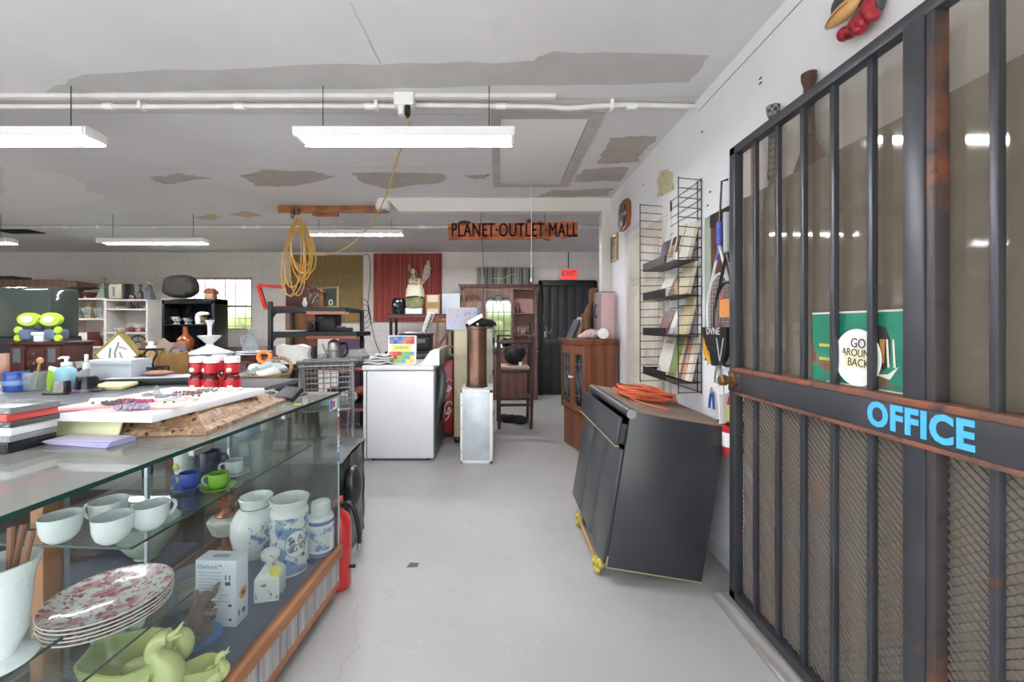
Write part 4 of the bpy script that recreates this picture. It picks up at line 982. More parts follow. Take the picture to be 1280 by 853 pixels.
# left door with the same arched light, right open shelves
e0, e1 = HX0 + .03, d0 - .01
l_ = MB().box((e0, HY0, dz0), (e0 + .03, HY0 + .025, dz1), .003).box((e1 - .03, HY0, dz0), (e1, HY0 + .025, dz1), .003).box((e0, HY0, dz0), (e1, HY0 + .025, dz0 + .06), .003)
cxl = (e0 + e1) / 2; hwl = (e1 - e0) / 2 - .03
l_.prism([(e0 + .02, dz1), (e0 + .02, zs)] + [(cxl - hwl * math.cos(PI * i / 20), zs + .18 * math.sin(PI * i / 20)) for i in range(21)] + [(e1 - .02, zs), (e1 - .02, dz1)], -(HY0 + .025), -HY0, rot(90, 0, 0))
lo_ = l_.build('door', m_hut, hu)
MB().box((e0 + .02, HY0 + .012, dz0 + .05), (e1 - .02, HY0 + .016, dz1 - .02)).build('glass', glass, lo_)
MB().box((d1 + .005, HY0 + .01, dz0), (d1 + .02, HY0 + .29, dz1)).build('divider', m_hut, hu)
for z in (1.13, 1.50):
    MB().box((d1 + .02, HY0 + .03, z), (HX1 - .05, HY0 + .29, z + .018)).build('shelf', m_hut, hu)
def vase(label, loc, s, m, group=None, prof=None, name='vase'):
    prof = prof or [(.03, 0), (.034, .006), (.05, .05), (.045, .09), (.022, .13), (.02, .15), (.034, .18), (.031, .18), (.017, .15), (.019, .13), (.0, .10)]
    return one(name, label, name.replace('_', ' '), MB().lathe([(r * s, z * s) for r, z in prof], 20, None, True, False), m, loc, 0, group)
silver = mk('tarnished_silver', '#7d7a72', .35, .8)
vase('dark pewter vase on the upper right shelf of the china cabinet', (X_(647.5, 7.1), 7.1, 1.5185), .95, mk('pewter', '#4d4540', .35, .6))
vase('small dish beside the pewter vase in the china cabinet', (X_(655, 7.1), 7.12, 1.5185), .5, porcelain, None, [(.03, 0), (.03, .01), (.10, .05), (.10, .055), (.03, .018)], 'dish')
vase('silver goblet at the left of the lower china cabinet shelf', (X_(648, 7.1), 7.1, 1.1485), .8, silver, None, None, 'goblet')
vase('dark glass vase at the right of the lower china cabinet shelf', (X_(661, 7.1), 7.12, 1.1485), 1.15, mk('smoky_glass', '#4b4038', .15, .2))
vase('pale bowl between the goblet and vase on the lower china cabinet shelf', (X_(654, 7.1), 7.13, 1.1485), .7, porcelain, None, [(.03, 0), (.03, .01), (.10, .06), (.10, .065), (.03, .018)], 'bowl')
fcv = thing('forest_canvas', 'panoramic canvas of grey tree trunks standing on the china cabinet', 'painting', ((X_(596, 7.3) + X_(667, 7.3)) / 2, 7.33, 2.0215))
w_ = (X_(667, 7.3) - X_(596, 7.3)) / 2
MB().box((-w_, 0, 0), (w_, .03, .345)).build('canvas', mk('forest_print', '#6f6f68', .7, tex=[('noise', 4, '#8e8e86', .45, .6, (9, 1, .3)), ('noise', 5, '#3c3b35', .52, .62, (14, 1, .3)), ('noise', 3, '#8a7a50', .60, .66, (6, 1, .3))]), fcv)
tk = MB()
for k in range(9):
    x = -w_ + .06 + k * (2 * w_ - .1) / 8.6 + rnd.uniform(-.02, .02); tk.mat(mk('trunk_pale', '#9a9a92', .7) if k % 3 == 0 else mk('trunk_dark', '#3a3a35', .7)).box((x, -.0015, .0), (x + rnd.uniform(.015, .04), 0, .345))
tk.mat(mk('branch_white', '#b9bab2', .7)).tube([(-.25, -.002, .15), (-.05, -.002, .14), (.1, -.002, .21), (.2, -.002, .22)], .004, 5, sub=4)
tk.build('tree_trunks', None, fcv)

# ---------------------------------------------------------------- back wall things
EX0, EX1 = X_(673, 7.45), X_(744, 7.45)
ed_ = thing('exit_door', 'black boarded security door under the red EXIT sign on the back wall', 'door', (0, 7.44, 0))
m_bd = mk('black_door', '#25262a', .45, tex=('noise', 6, '#303136', .5, .7))
MB().box((EX0, -.06, 0), (EX0 + .075, .055, 2.12), .004).box((EX1 - .05, -.06, 0), (EX1 + .02, .055, 2.12), .004).box((EX0 - .0, -.06, 2.04), (EX1 + .0, .055, 2.14), .004).build('door_frame', black, ed_)
pw = (EX1 - EX0 - .13) / 6
for k in range(6):
    MB().box((EX0 + .078 + k * pw, -.02, .03), (EX0 + .078 + (k + 1) * pw - .006, .01, 2.035), .004).build('board', m_bd, ed_)
MB().box((EX0 + .07, .01, .02), (EX1 - .05, .03, 2.04)).build('backing', black, ed_)
MB().box((EX0 + .07, -.035, .93), (EX1 - .05, -.018, 1.06), .003).build('lock_rail', m_bd, ed_)
MB().text('EXIT', .12, TR(((EX0 + EX1) / 2 - .05, -.0215, 1.70), 90, 0, 0), .001).build('faded_lettering', mk('faded_red', '#4a2a2c', .7), ed_)
MB().cyl((EX0 + .14, -.055, .99), .02, .03, 12).box((EX0 + .10, -.06, 1.08), (EX0 + .15, -.036, 1.2), .004).build('latch', steel, ed_)
MB().tube([(EX0 + .13, -.022, 1.30), (EX0 + .17, -.022, 1.18), (EX0 + .22, -.022, 1.17), (EX0 + .24, -.022, 1.24)], .012, 6, sub=4).build('chalk_mark', mk('chalk', '#8f928f', .8), ed_)
MB().box((EX0 - .02, -.08, 0), (EX1, -.06, .012)).build('threshold', white_paint, ed_)
es = thing('exit_sign', 'red lit EXIT sign on the back wall above the black door', 'sign', (X_(711.5, 7.4), BY - .06, Z_(350, 7.44)))
MB().box((-.19, 0, 0), (.16, .058, .215), .006).build('housing', white_paint, es)
MB().box((-.145, -.006, .008), (.15, 0, .20), .003).build('lit_face', mk('exit_glow', '#e4605a', .5, emit=('#ff4a44', .35)), es)
MB().text('EXIT', .135, TR((.003, -.0075, .115), 90, 0, 0), .001, xs=.95).build('lettering', mk('exit_letters', '#7a1216', .5), es)
MB().tube([(0, .045, .215), (0, .045, CZ - Z_(350, 7.44) - .001)], .008, 8).build('conduit', dark_metal, es)
MB().box((-.1, .06, .22), (-.08, .061, .23))

# two big canvases
m_gold = mk('gold_canvas', '#96773a', .7, tex=[('noise', 5, '#7d7a5e', .42, .58, (3, 1, .8)), ('noise', 9, '#b98430', .54, .64, (3, 1, .7)), ('noise', 14, '#8a4f32', .60, .68, (3, 1, .6)), ('noise', 20, '#5f6a6e', .60, .68, (2, 1, .6))])
p1 = thing('abstract_canvas', 'large gold and rust abstract canvas on the back wall behind the black rack', 'painting', (X_(412, 7.46), 7.45, Z_(403, 7.46)))
MB().box((-.735, 0, 0), (X_(453, 7.46) - X_(412, 7.46), .04, Z_(319, 7.46) - Z_(403, 7.46))).build('canvas', m_gold, p1)
p2 = thing('striped_canvas', 'large red canvas with thin vertical stripes behind the angel figure', 'painting', (X_(509.5, 7.46), 7.45, Z_(402, 7.46)))
w_ = X_(552, 7.46) - X_(509.5, 7.46); h_ = Z_(317, 7.46) - Z_(402, 7.46)
MB().box((-w_, 0, 0), (w_, .04, h_)).build('canvas', mk('red_canvas', '#8f2f2c', .7, tex=[('noise', 6, '#a8453a', .45, .6, (8, 1, .12)), ('noise', 9, '#6a1f26', .52, .62, (12, 1, .12))]), p2)
sp = MB(); sc3 = ['#c48a4a', '#b86a5a', '#c07a4a', '#6d2430', '#a89a6a', '#b5504a']
for k in range(26):
    x = -w_ + .03 + k * (2 * w_ - .06) / 26 + rnd.uniform(-.012, .012); sp.mat(mk('stripe_' + 'abcdef'[k % 6], sc3[k % 6], .7)).box((x, -.001, .0), (x + rnd.choice([.004, .006, .01]), 0, h_))
sp.build('stripes', None, p2)
wl_ = MB(); ux = X_(461, 7.46)
wl_.tube([(ux - .1, 7.47, 2.62), (ux, 7.475, 2.60), (ux + .02, 7.48, 2.2), (ux - .02, 7.47, 1.7), (ux + .03, 7.47, 1.4), (ux + .12, 7.47, 1.0), (ux + .28, 7.47, .62)], .006, 6, sub=5)
for k in range(3): wl_.tube([(ux - .10 + .10 * math.cos(a) + .02 * k, 7.465 - .004 * k, 1.62 - .10 * k + .17 * math.sin(a)) for a in [2 * PI * i / 16 for i in range(16)]], .005, 6, closed=True)
one('wall_cable', 'black cable looped on the back wall between the two canvases', 'cable', wl_, dark_metal)
wl2 = MB(); wl2.tube([(X_(601, 4.5), 4.46, 2.45), (X_(602, 5), 5.4, 2.3), (X_(604, 6), 6.5, 2.15), (X_(608, 7), 6.9, 2.0), (X_(608, 7), 6.915, 1.75)], .004, 6, sub=4)
one('loose_wire', 'thin dark wire hanging from behind the wooden sign to the china cabinet', 'wire', wl2, dark_metal)

# ---------------------------------------------------------------- tall table against the red canvas
tt = thing('tall_table', 'tall black table with red brown edge below the striped canvas', 'table', (0, 0, 0))
TX0, TX1, TY0, TY1, TZ = X_(484, 6.5), -.70, 6.5, 6.93, 1.49
MB().box((TX0, TY0, TZ - .02), (TX1, TY1, TZ), .003).build('tabletop', black_soft, tt)
MB().box((TX0, TY0 - .006, TZ - .075), (TX1, TY0 + .012, TZ - .02), .002).box((TX0, TY0, TZ - .075), (TX0 + .018, TY1, TZ - .02)).build('apron', mk('red_chipboard', '#5e2a28', .6), tt)
for x in (TX0 + .05, TX1 - .04):
    for y in (TY0 + .04, TY1 - .04): MB().box((x - .02, y - .02, 0), (x + .02, y + .02, TZ - .02)).build('leg', black, tt)
kt = thing('black_urn', 'shiny black rounded appliance at the left of the tall table', 'appliance', (X_(498, 6.65), 6.68, TZ + .001))
MB().lathe([(.10, 0), (.115, .01), (.125, .10), (.12, .20), (.10, .255), (.06, .27), (.0, .272)], 24, None, True, False).build('body', mk('gloss_black', '#101216', .12, coat=.5), kt)
MB().tube([(.03, -.122, .05), (.03, -.145, .07), (.03, -.142, .16), (.03, -.115, .19)], .011, 8, sub=3).build('handle', mk('gloss_black', '#101216', .12, coat=.5), kt)
an = thing('angel_statue', 'winged angel statue in a green and white gown on the tall table', 'statue', (X_(519, 6.65), 6.66, TZ + .001))
m_gown = mk('green_gown', '#8f9268', .7, tex=('noise', 8, '#6f7550', .4, .65))
MB().box((-.145, -.10, 0), (.125, .12, .10), .008).build('plinth', porcelain, an)
MB().lathe([(.13, .10), (.150, .16), (.145, .26), (.125, .38), (.09, .47), (.085, .52), (.095, .58), (.05, .64), (.03, .66)], 22, TR((-.01, 0, 0)), wob=lambda a, z: 1 + .05 * math.sin(7 * a + 5 * z)).build('gown', m_gown, an)
MB().lathe([(.148, .27), (.155, .30), (.145, .40), (.115, .49), (.0, .50)], 22, TR((-.01, -.004, 0)), False, False, wob=lambda a, z: 1 + .06 * math.sin(5 * a)).build('overskirt', mk('cream_gown', '#d5d2b8', .7), an)
MB().tube([(-.155, -.02, .27), (-.09, -.14, .275), (.04, -.155, .285), (.14, -.05, .275)], .010, 8, sub=4).build('sash', black_soft, an)
MB().sph((-.035, -.02, .70), (.042, .045, .055), 16, 12).tube([(-.07, -.06, .56), (-.05, -.15, .50), (.0, -.16, .53)], [.028, .022, .015], 10, sub=3).tube([(.07, -.06, .56), (.06, -.14, .49), (.0, -.16, .53)], [.028, .022, .015], 10, sub=3).tube([(-.02, 0, .62), (-.03, -.01, .68)], .02, 8).build('figure', mk('statue_skin', '#b58f78', .6), an)
MB().sph((-.04, .01, .715), (.06, .055, .055), 14, 10).tube([(.0, .0, .72), (.03, -.03, .64), (.02, -.06, .56), (.0, -.07, .50)], [.03, .032, .025, .012], 10, sub=3).tube([(-.08, .0, .71), (-.11, -.02, .64), (-.09, -.04, .58)], [.03, .028, .012], 10, sub=3).build('hair', mk('statue_hair', '#4f3226', .8), an)
wg = MB()
for s_ in (1, -1):
    pts = [(.03, .50), (.10, .62), (.13, .78), (.19, .92), (.22, .90), (.22, .80), (.25, .78), (.22, .70), (.24, .68), (.17, .58), (.08, .48)]
    wg.prism([(x * (1 if s_ == 1 else -.62), z if s_ == 1 else z * .93) for x, z in pts], -.10, -.08, rot(90, 0, 0))
wg.build('wing', mk('wing_gray', '#a3998a', .75, tex=('noise', 22, '#80776a', .45, .6)), an)
bx = thing('cardboard_box', 'small cardboard box with white labels beside the angel statue', 'box', (X_(541.5, 6.65), 6.68, TZ + .001))
MB().box((-.115, -.08, 0), (.115, .12, .32), .003).build('box_body', cardboard, bx)
MB().box((-.085, -.0815, .20), (.085, -.08, .31)).box((-.09, -.0815, .01), (.09, -.08, .09)).build('label_sheet', mk('label_beige', '#cdbfae', .7), bx)
bx2 = thing('white_box', 'plain pale grey box right of the cardboard box on the tall table', 'box', (X_(565, 6.65), 6.68, TZ + .001))
MB().box((-.155, -.08, 0), (.14, .10, .335), .006).build('box_body', mk('pale_gray_card', '#b7bcc3', .6), bx2)
MB().box((.135, -.082, 0), (.165, .10, .325), .004).build('lid', black_soft, bx2)

# dark low cabinet behind the dryer with printer and keyboard; wooden easel
lc = thing('low_cabinet', 'dark low cabinet behind the dryer carrying the printer', 'cabinet', (0, 0, 0))
MB().box((-1.47, 5.30, .05), (-.92, 5.85, .93), .006).build('carcass', wood_dark, lc)
MB().box((-1.49, 5.27, .93), (-.90, 5.87, .955), .004).build('top', wood_dark, lc)
for k in range(2): MB().box((-1.44 + k * .29, 5.283, .08), (-1.16 + k * .29, 5.30, .90), .004).build('door', wood_dark, lc)
MB().box((-1.43, 5.33, 0), (-.94, 5.8, .05)).build('plinth', black, lc)
pr = thing('printer', 'black desktop printer on the low cabinet behind the game box', 'printer', (-1.11, 5.42, .956))
MB().box((-.22, 0, 0), (.18, .36, .20), .015).build('body', black_soft, pr)
MB().box((-.23, -.01, .20), (.19, .36, .235), .01).build('lid', black_soft, pr)
MB().box((.02, -.004, .10), (.13, .0, .16), .002).build('control_panel', mk('panel_gray', '#6f7275', .4), pr)
MB().box((-.20, -.03, .03), (.16, 0, .045), .003).build('tray', dark_metal, pr)
one('paper_stack', 'loose white papers on the left of the black printer lid', 'paper', MB().box((-.11, -.08, 0), (.10, .08, .012), .002, TR((0, 0, 0), 0, 0, 8)).box((-.09, -.07, .012), (.11, .08, .02), .002, TR((0, 0, 0), 0, 0, -10)), paper, (-1.17, 5.56, 1.1915))
kbd = thing('toy_keyboard', 'small white toy piano keyboard propped upright on the printer', 'keyboard', (-1.02, 5.52, 1.195), 0, None, -8, 18)
MB().box((-.045, 0, 0), (.055, .045, .31), .006).build('body', mk('keyboard_white', '#cfcdc6', .4), kbd)
kk = MB()
for k in range(9): kk.box((.008, -.004, .02 + .031 * k), (.045, 0, .04 + .031 * k), .001)
kk.build('black_keys', black, kbd)
ez = thing('wooden_easel', 'light orange wooden easel standing between the printer and the pastel box', 'easel', (-.70, 5.40, 0))
for x in (-.13, .13):
    MB().bar((x - .07, -.02, 0), (x + .02, .06, 1.42), .03, .04).build('leg', wood_org, ez)
MB().bar((.0, .40, 0), (.0, .09, 1.40), .03, .04).build('rear_leg', wood_org, ez)
MB().box((-.15, .03, 1.34), (.19, .055, 1.39), .004).build('top_rail', wood_org, ez)
MB().box((-.17, -.06, 1.0), (.20, .035, 1.03), .004).build('ledge', wood_org, ez)
MB().bar((-.13, .01, .96), (.10, .03, 1.34), .02, .03).build('brace', wood_mid, ez)
# ================================================================ BLACK RACK under the gold canvas
m_rack = mk('rack_black', '#0f0f10', .45)
m_sal = mk('salmon_chipboard', '#9a5a4c', .7)
rr = thing('storage_rack', 'black steel storage rack with reddish chipboard shelves left of the dryer', 'rack', (0, 0, 0))
KX0, KX1, KY0, KY1 = -2.68, -1.79, 4.72, 5.22
for x, y, h in ((KX0, KY0, 1.58), (KX0, KY1, 1.58), (KX1 + .02, KY1, 1.50)):
    MB().box((x - .022, y - .022, 0), (x + .022, y + .022, h), .003).build('post', m_rack, rr)
for z, x1, th in ((1.46, KX1, .05), (1.17, -1.66, .05), (.80, -1.52, .05), (.32, -1.48, .05)):
    s_ = MB().box((KX0, KY0 - .01, z), (x1, KY0 + .02, z + th)).box((KX0, KY1 - .02, z), (x1, KY1 + .01, z + th)).box((KX0 - .01, KY0, z), (KX0 + .02, KY1, z + th)).box((x1 - .02, KY0, z), (x1, KY1, z + th)).build('beam', m_rack, rr)
    MB().box((KX0 + .02, KY0 + .0, z + th - .02), (x1 - .01, KY1, z + th + .004)).build('shelf', m_rack, rr)
    MB().box((X_(384, KY0), KY0 - .03, z - .03), (x1 - .0, KY0 + .10, z + .004), .002).build('shelf_board', m_sal if z < 1.4 else mk('pink_chipboard', '#b98070', .7), rr)
for x in (KX0 + .02,):
    for z in (1.46, 1.17): MB().prism([(x, z - .07), (x, z), (x + .5, z), (x + .04, z - .02)], -(KY0 + .02), -(KY0 - .005), rot(90, 0, 0)).build('brace', m_rack, rr)
bp = thing('plywood_sheet', 'brown plywood sheet standing behind the black rack', 'board', (X_(376, 5.3), 5.29, .001))
MB().box((-.20, 0, 0), (.22, .02, 1.52), .002).build('sheet', mk('plywood', '#83552f', .6, tex=('wood', 2, '#74482a', .3, .8, (1, 1, .2))), bp)
one('purple_board', 'flat purple board standing behind the lower rack shelves', 'board', MB().box((-.17, 0, 0), (.17, .02, 1.12), .003), mk('purple_panel', '#7b5f7d', .6), (X_(440, 5.32), 5.30, .001))
TZ_ = 1.46 + .055
nf = MB()
FY = 5.19
a, b_, c_, d_ = (X_(323, FY), Z_(357, FY)), (X_(386, FY), Z_(361, FY)), (X_(386, FY), Z_(384, FY)), (X_(332, FY), Z_(385, FY))
nfo = thing('red_picture_frame', 'empty bright red frame sticking out from the top of the black rack', 'frame', (0, FY, 0))
def frm(mb, pts, w, y0, y1):
    n = len(pts); cx_ = sum(p[0] for p in pts) / n; cz_ = sum(p[1] for p in pts) / n
    for i in range(n):
        p, q = pts[i], pts[(i + 1) % n]
        mb.bar((p[0], 0, p[1]), (q[0], 0, q[1]), w, y1)
frm(nf, [a, b_, c_, d_], .042, 0, .04); nf.build('rim', mk('signal_red', '#cf2a28', .4), nfo)
dx_ = thing('maroon_box', 'dark maroon box standing on the top shelf of the black rack', 'box', (X_(372, 5.0), 4.98, TZ_ + .001))
MB().box((-.14, 0, 0), (.12, .16, .30), .004).build('box_body', mk('maroon_card', '#4a1f22', .5), dx_)
MB().box((-.145, -.004, .26), (.125, .162, .305), .003).build('lid', mk('maroon_lid', '#3a181a', .5), dx_)
mc = thing('mantel_clock', 'wooden mantel clock with dark glass front on the top rack shelf', 'clock', (X_(394, 4.9), 4.88, TZ_ + .001))
MB().box((-.075, 0, .012), (.075, .10, .19), .003).box((-.09, -.01, 0), (.09, .11, .014), .003).build('case', wood_mid, mc)
MB().prism([(-.095, .19), (.095, .19), (.07, .215), (.02, .235), (-.02, .235), (-.07, .215)], -.11, .012, rot(90, 0, 0)).sph((0, .05, .245), .018, 10, 8).build('crown', wood_red, mc)
MB().box((-.05, -.003, .03), (.05, 0, .175)).build('door_glass', mk('dark_picture', '#3b342c', .4), mc)
MB().bar((-.02, -.005, .07), (.025, -.005, .15), .006, .003).bar((-.03, -.005, .05), (.0, -.005, .10), .006, .003).build('hands', paper, mc)
pf = thing('framed_print', 'dark green framed print leaning right of the mantel clock on the rack', 'picture', (X_(410, 4.95), 4.98, TZ_ + .004), 0, None, -10, -4)
MB().box((-.115, 0, 0), (.11, .018, .02)).box((-.115, 0, .25), (.11, .018, .27)).box((-.115, 0, .02), (-.095, .018, .25)).box((.095, 0, .02), (.11, .018, .25)).build('picture_frame', mk('thin_gold', '#b3985e', .4, .3), pf)
MB().box((-.096, .004, .02), (.096, .012, .25)).build('print', mk('green_print', '#3c5348', .5, tex=('noise', 8, '#2b4a5c', .45, .65)), pf)
MB().tube([(.01, .001, .03), (.0, 0, .08), (.02, 0, .10), (.04, 0, .08), (.035, .001, .03)], .008, 6, sub=3).build('white_motif', paper, pf)
rd = thing('red_flat_box', 'flat red box lying under the yellow coil on the rack top', 'box', (X_(352, 4.9), 4.92, TZ_ + .001))
MB().box((-.08, 0, 0), (.16, .2, .02), .003).build('box_body', mk('dull_red', '#8e3836', .6), rd)
lb = MB(); lb.sph((0, 0, .045), (.03, .03, .045), 12, 8).cyl((0, 0, .085), .018, .03, 10)
one('light_bulb', 'clear bulb shaped ornament beside the mantel clock on the rack', 'ornament', lb, mk('milky_glass', '#cfd2d2', .15), (X_(382, 4.82), 4.80, TZ_ + .001))
sk = thing('black_speaker', 'black speaker standing on the middle shelf of the black rack', 'speaker', (X_(408, 5.0), 4.95, 1.2245))
MB().box((-.12, 0, 0), (.13, .2, .21), .006).build('cabinet', black_soft, sk)
MB().box((-.11, -.006, .01), (.12, 0, .20), .004).build('grille', black, sk)
MB().box((-.07, -.008, .17), (-.02, -.006, .18)).build('badge', silver, sk)
sk2 = thing('black_box', 'small black box left of the speaker on the middle rack shelf', 'box', (X_(392, 4.95), 4.88, 1.2245))
MB().box((-.05, 0, 0), (.05, .08, .13), .01).build('body', black, sk2)
MB().lathe([(.03, 0), (.03, .02), (.025, .025)], 14, TR((0, -.001, .07), 90, 0, 0)).build('lens', dark_metal, sk2)
def stack_papers(label, loc, w, d, n, rz=0, m=None, group=None):
    mb = MB()
    for k in range(n): mb.box((-w / 2, -d / 2, k * .006), (w / 2, d / 2, k * .006 + .005), .001, TR((rnd.uniform(-.01, .01), rnd.uniform(-.01, .01), 0), 0, 0, rnd.uniform(-9, 9)))
    return one('paper_stack', label, 'paper', mb, m or paper, loc, rz, group)
stack_papers('thin pile of white papers on the middle rack shelf left of the small black box', (X_(368, 4.85), 4.86, 1.2245), .28, .16, 3)
rdm = thing('radio', 'low black and silver radio at the right end of the middle rack shelf', 'radio', (X_(430, 4.85), 4.83, 1.2245))
MB().box((-.10, 0, 0), (.07, .14, .05), .008).build('body', black_soft, rdm)
MB().box((-.09, .01, .05), (-.01, .12, .066), .006).build('disc_lid', silver, rdm)
MB().lathe([(.045, 0), (.05, .01), (.03, .03), (.0, .032)], 18, TR((-.17, .05, 0))).build('side_dish', silver, rdm)
# third shelf
Z3 = .80 + .0545
pg = thing('percolator', 'brushed metal percolator coffee pot on the rack above the shopping cart', 'coffee pot', (X_(417, 4.85), 4.86, Z3 + .001))
al = mk('brushed_aluminium', '#b5b4ae', .38, .75)
MB().lathe([(.085, 0), (.085, .015), (.078, .02), (.078, .13), (.085, .135), (.085, .145), (.072, .15), (.07, .235), (.06, .25), (.03, .27), (.014, .275)], 26).build('body', al, pg)
MB().lathe([(.012, .275), (.018, .29), (.016, .305), (.0, .31)], 12).build('lid_knob', black, pg)
MB().tube([(.08, 0, .22), (.15, 0, .22), (.16, 0, .12), (.11, 0, .06)], .013, 8, sub=4).build('handle', black, pg)
MB().tube([(-.07, 0, .08), (-.11, 0, .15), (-.14, 0, .22)], [.018, .014, .010], 10, sub=3).build('spout', al, pg)
bd = thing('bread_box', 'grey white plastic case at the right end of the lower rack shelf', 'case', (X_(440, 4.85), 4.86, Z3 + .001))
MB().box((-.13, 0, 0), (.13, .26, .07), .012).build('base', mk('case_gray', '#7c7d7c', .5), bd)
mb = MB(); mb.prism([(-.12, .07), (-.09, .15), (.08, .15), (.12, .07)], -.24, -.02, rot(90, 0, 0)); mb.build('lid', mk('case_white', '#a6a7a2', .45), bd)
tb = thing('towel_bundle', 'white paper bundle propped on a black holder before the rack', 'towel', (X_(368, 4.3), 4.34, .865))
MB().sheet(lambda u, v: (-.185 + .35 * u + .01 * math.sin(9 * v), .012 * math.sin(8 * u + 3 * v), .02 + .20 * v + .012 * math.sin(11 * u) * v), 18, 10, .05).build('bundle', mk('creased_paper', '#d8d6d0', .85), tb)
MB().box((.17, -.02, -.02), (.20, .06, .22), .004).box((-.16, -.02, -.02), (.20, .10, .03), .004).build('holder', black_soft, tb)
tc_ = thing('black_stool', 'black stool under the white paper bundle', 'stool', (X_(368, 4.3), 4.36, 0))
MB().box((-.19, -.12, .81), (.21, .14, .8445), .01).build('seat', black_soft, tc_)
for x in (-.16, .18):
    for y in (-.09, .11): MB().bar((x, y, 0), (x * .9, y * .9, .815), .03, .03).build('leg', black, tc_)
jar0 = MB().lathe([(.05, 0), (.055, .01), (.055, .09), (.05, .10), (.046, .10), (.046, .01), (0, .01)], 18, None, True, False)
one('glass_bowl', 'small clear glass bowl beside the percolator on the rack', 'bowl', jar0, glassware, (X_(405.5, 4.80), 4.76, Z3 + .001))
for i, (u, c, l) in enumerate(((444, '#8c4a42', 'reddish bundle at the right end of the bottom rack shelf'), (420, '#3a3430', 'dark bundle in the middle of the bottom rack shelf'))):
    mb = MB()
    for k in range(5): mb.sph((rnd.uniform(-.08, .08), rnd.uniform(-.05, .1), .05 + .02 * k), (.09, .08, .045), 12, 8)
    one('cloth_bundle', l, 'cloth', mb, mk('bundle_' + 'ab'[i], c, .9), (X_(u, 4.9), 4.95, .377))
one('white_sack', 'small white topped sack on the lower rack by the dryer', 'sack', MB().lathe([(.08, 0), (.11, .04), (.10, .10), (.06, .13), (0, .14)], 16), mk('creased_paper', '#d8d6d0', .85), (X_(432, 4.75), 4.83, .377 + 0))

# ---------------------------------------------------------------- shopping cart
ct = thing('shopping_cart', 'grey wire shopping cart standing behind the glass showcase', 'cart', (-1.47, 3.45, 0), -67)
m_cart = mk('cart_wire', '#8c8d8b', .35, .7)
bk_ = MB()
# basket: tapered box of wires, from front (x-) to back (x+)
def ring(z, k, r=.004):
    x0, x1, y0, y1 = -.36 + .06 * (1 - k), .36 - .06 * (1 - k), -.20 + .02 * (1 - k), .20 - .02 * (1 - k)
    bk_.tube([(x0, y0, z), (x1, y0, z), (x1, y1, z), (x0, y1, z)], r, 6, closed=True)
n = 8
for i in range(n + 1): ring(.62 + .36 * i / n, i / n, .007 if i in (0, n) else .0035)
for i in range(15):
    t = i / 14
    xb, xt = -.30 + .60 * t, -.36 + .72 * t
    for s in (-1, 1): bk_.tube([(xb, s * .18, .62), (xt, s * .20, .98)], .003, 5)
    bk_.tube([(xb, -.18, .62), (xb, .18, .62)], .003, 5)
for i in range(8):
    t = -1 + 2 * i / 7
    for s in (-1, 1): bk_.tube([(s * .30, t * .18, .62), (s * .36, t * .20, .98)], .003, 5)
bk_.build('basket', m_cart, ct)
fm_ = MB()
for s in (-1, 1):
    fm_.tube([(.34, s * .19, 1.0), (.34, s * .19, .62), (.30, s * .19, .46), (.36, s * .20, .30), (.38, s * .20, .14)], .012, 8, sub=4)
    fm_.tube([(.36, s * .20, .22), (-.34, s * .17, .22), (-.36, s * .17, .14)], .012, 8, sub=3)
    fm_.tube([(-.25, s * .17, .24), (-.1, s * .18, .62)], .010, 8)
fm_.tube([(-.34, -.17, .22), (-.34, .17, .22)], .010, 8).build('frame', m_cart, ct)
MB().tube([(.36, -.21, 1.0), (.42, -.21, 1.02), (.42, .21, 1.02), (.36, .21, 1.0)], .012, 8).build('handle', mk('cart_handle', '#5d605e', .5), ct)
for x, s in ((.40, -1), (.40, 1), (-.37, -1), (-.37, 1)):
    w_ = MB().lathe([(.0, -.014), (.058, -.014), (.064, -.008), (.064, .008), (.058, .014), (.0, .014)], 20, TR((x, s * .185, .064), 90, 0, 0), False, False).build('wheel', mk('wheel_gray', '#8a8a86', .6), ct)
    MB().bar((x - .015, s * .185 - .02, .14), (x, s * .185 - .02, .06), .02, .004, (0, 1, 0)).bar((x - .015, s * .185 + .02, .14), (x, s * .185 + .02, .06), .02, .004, (0, 1, 0)).build('caster_fork', dark_metal, w_)
MB().box((-.08, -.215, .66), (-.05, -.205, .97), .002).build('green_strip', mk('green_plastic', '#5d8a3e', .5), ct)

# ================================================================ FAR LEFT
# bookcases
def bookcase(label, x0, x1, y0, d, h, shelves, m):
    t = thing('bookcase', label, 'bookcase', ((x0 + x1) / 2, y0, 0), 0, None)
    w = (x1 - x0) / 2
    MB().box((-w, 0, .07), (-w + .03, d, h), .002).box((w - .03, 0, .07), (w, d, h), .002).build('side_panel', m, t)
    MB().box((-w - .01, -.012, h), (w + .01, d, h + .025), .003).build('top', m, t)
    MB().box((-w + .03, d - .012, .07), (w - .03, d, h)).build('back_panel', m, t)
    MB().box((-w + .004, .01, 0), (w - .004, d - .01, .07)).build('plinth', m, t)
    for z in [.09] + shelves: MB().box((-w + .03, .004, z), (w - .03, d - .012, z + .025), .002).build('shelf', m, t)
    return t
m_bc = mk('bookcase_white', '#cfc8bf', .5)
BCY = 6.2
B1X0, B1X1, B2X0, B2X1 = X_(81, BCY), X_(132, BCY), X_(133.5, BCY), X_(187.5, BCY)
bookcase('left white bookcase holding glasses and dark red books', B1X0, B1X1, BCY, .30, 1.70, [Z_(399.5, BCY) - .01, .95, .55], m_bc)
bookcase('right white bookcase holding dishes and small dark figures', B2X0, B2X1, BCY - .04, .34, 1.68, [Z_(388, BCY), Z_(417.5, BCY), .80, .4], m_bc)
zs1 = Z_(399.5, BCY) + .0155
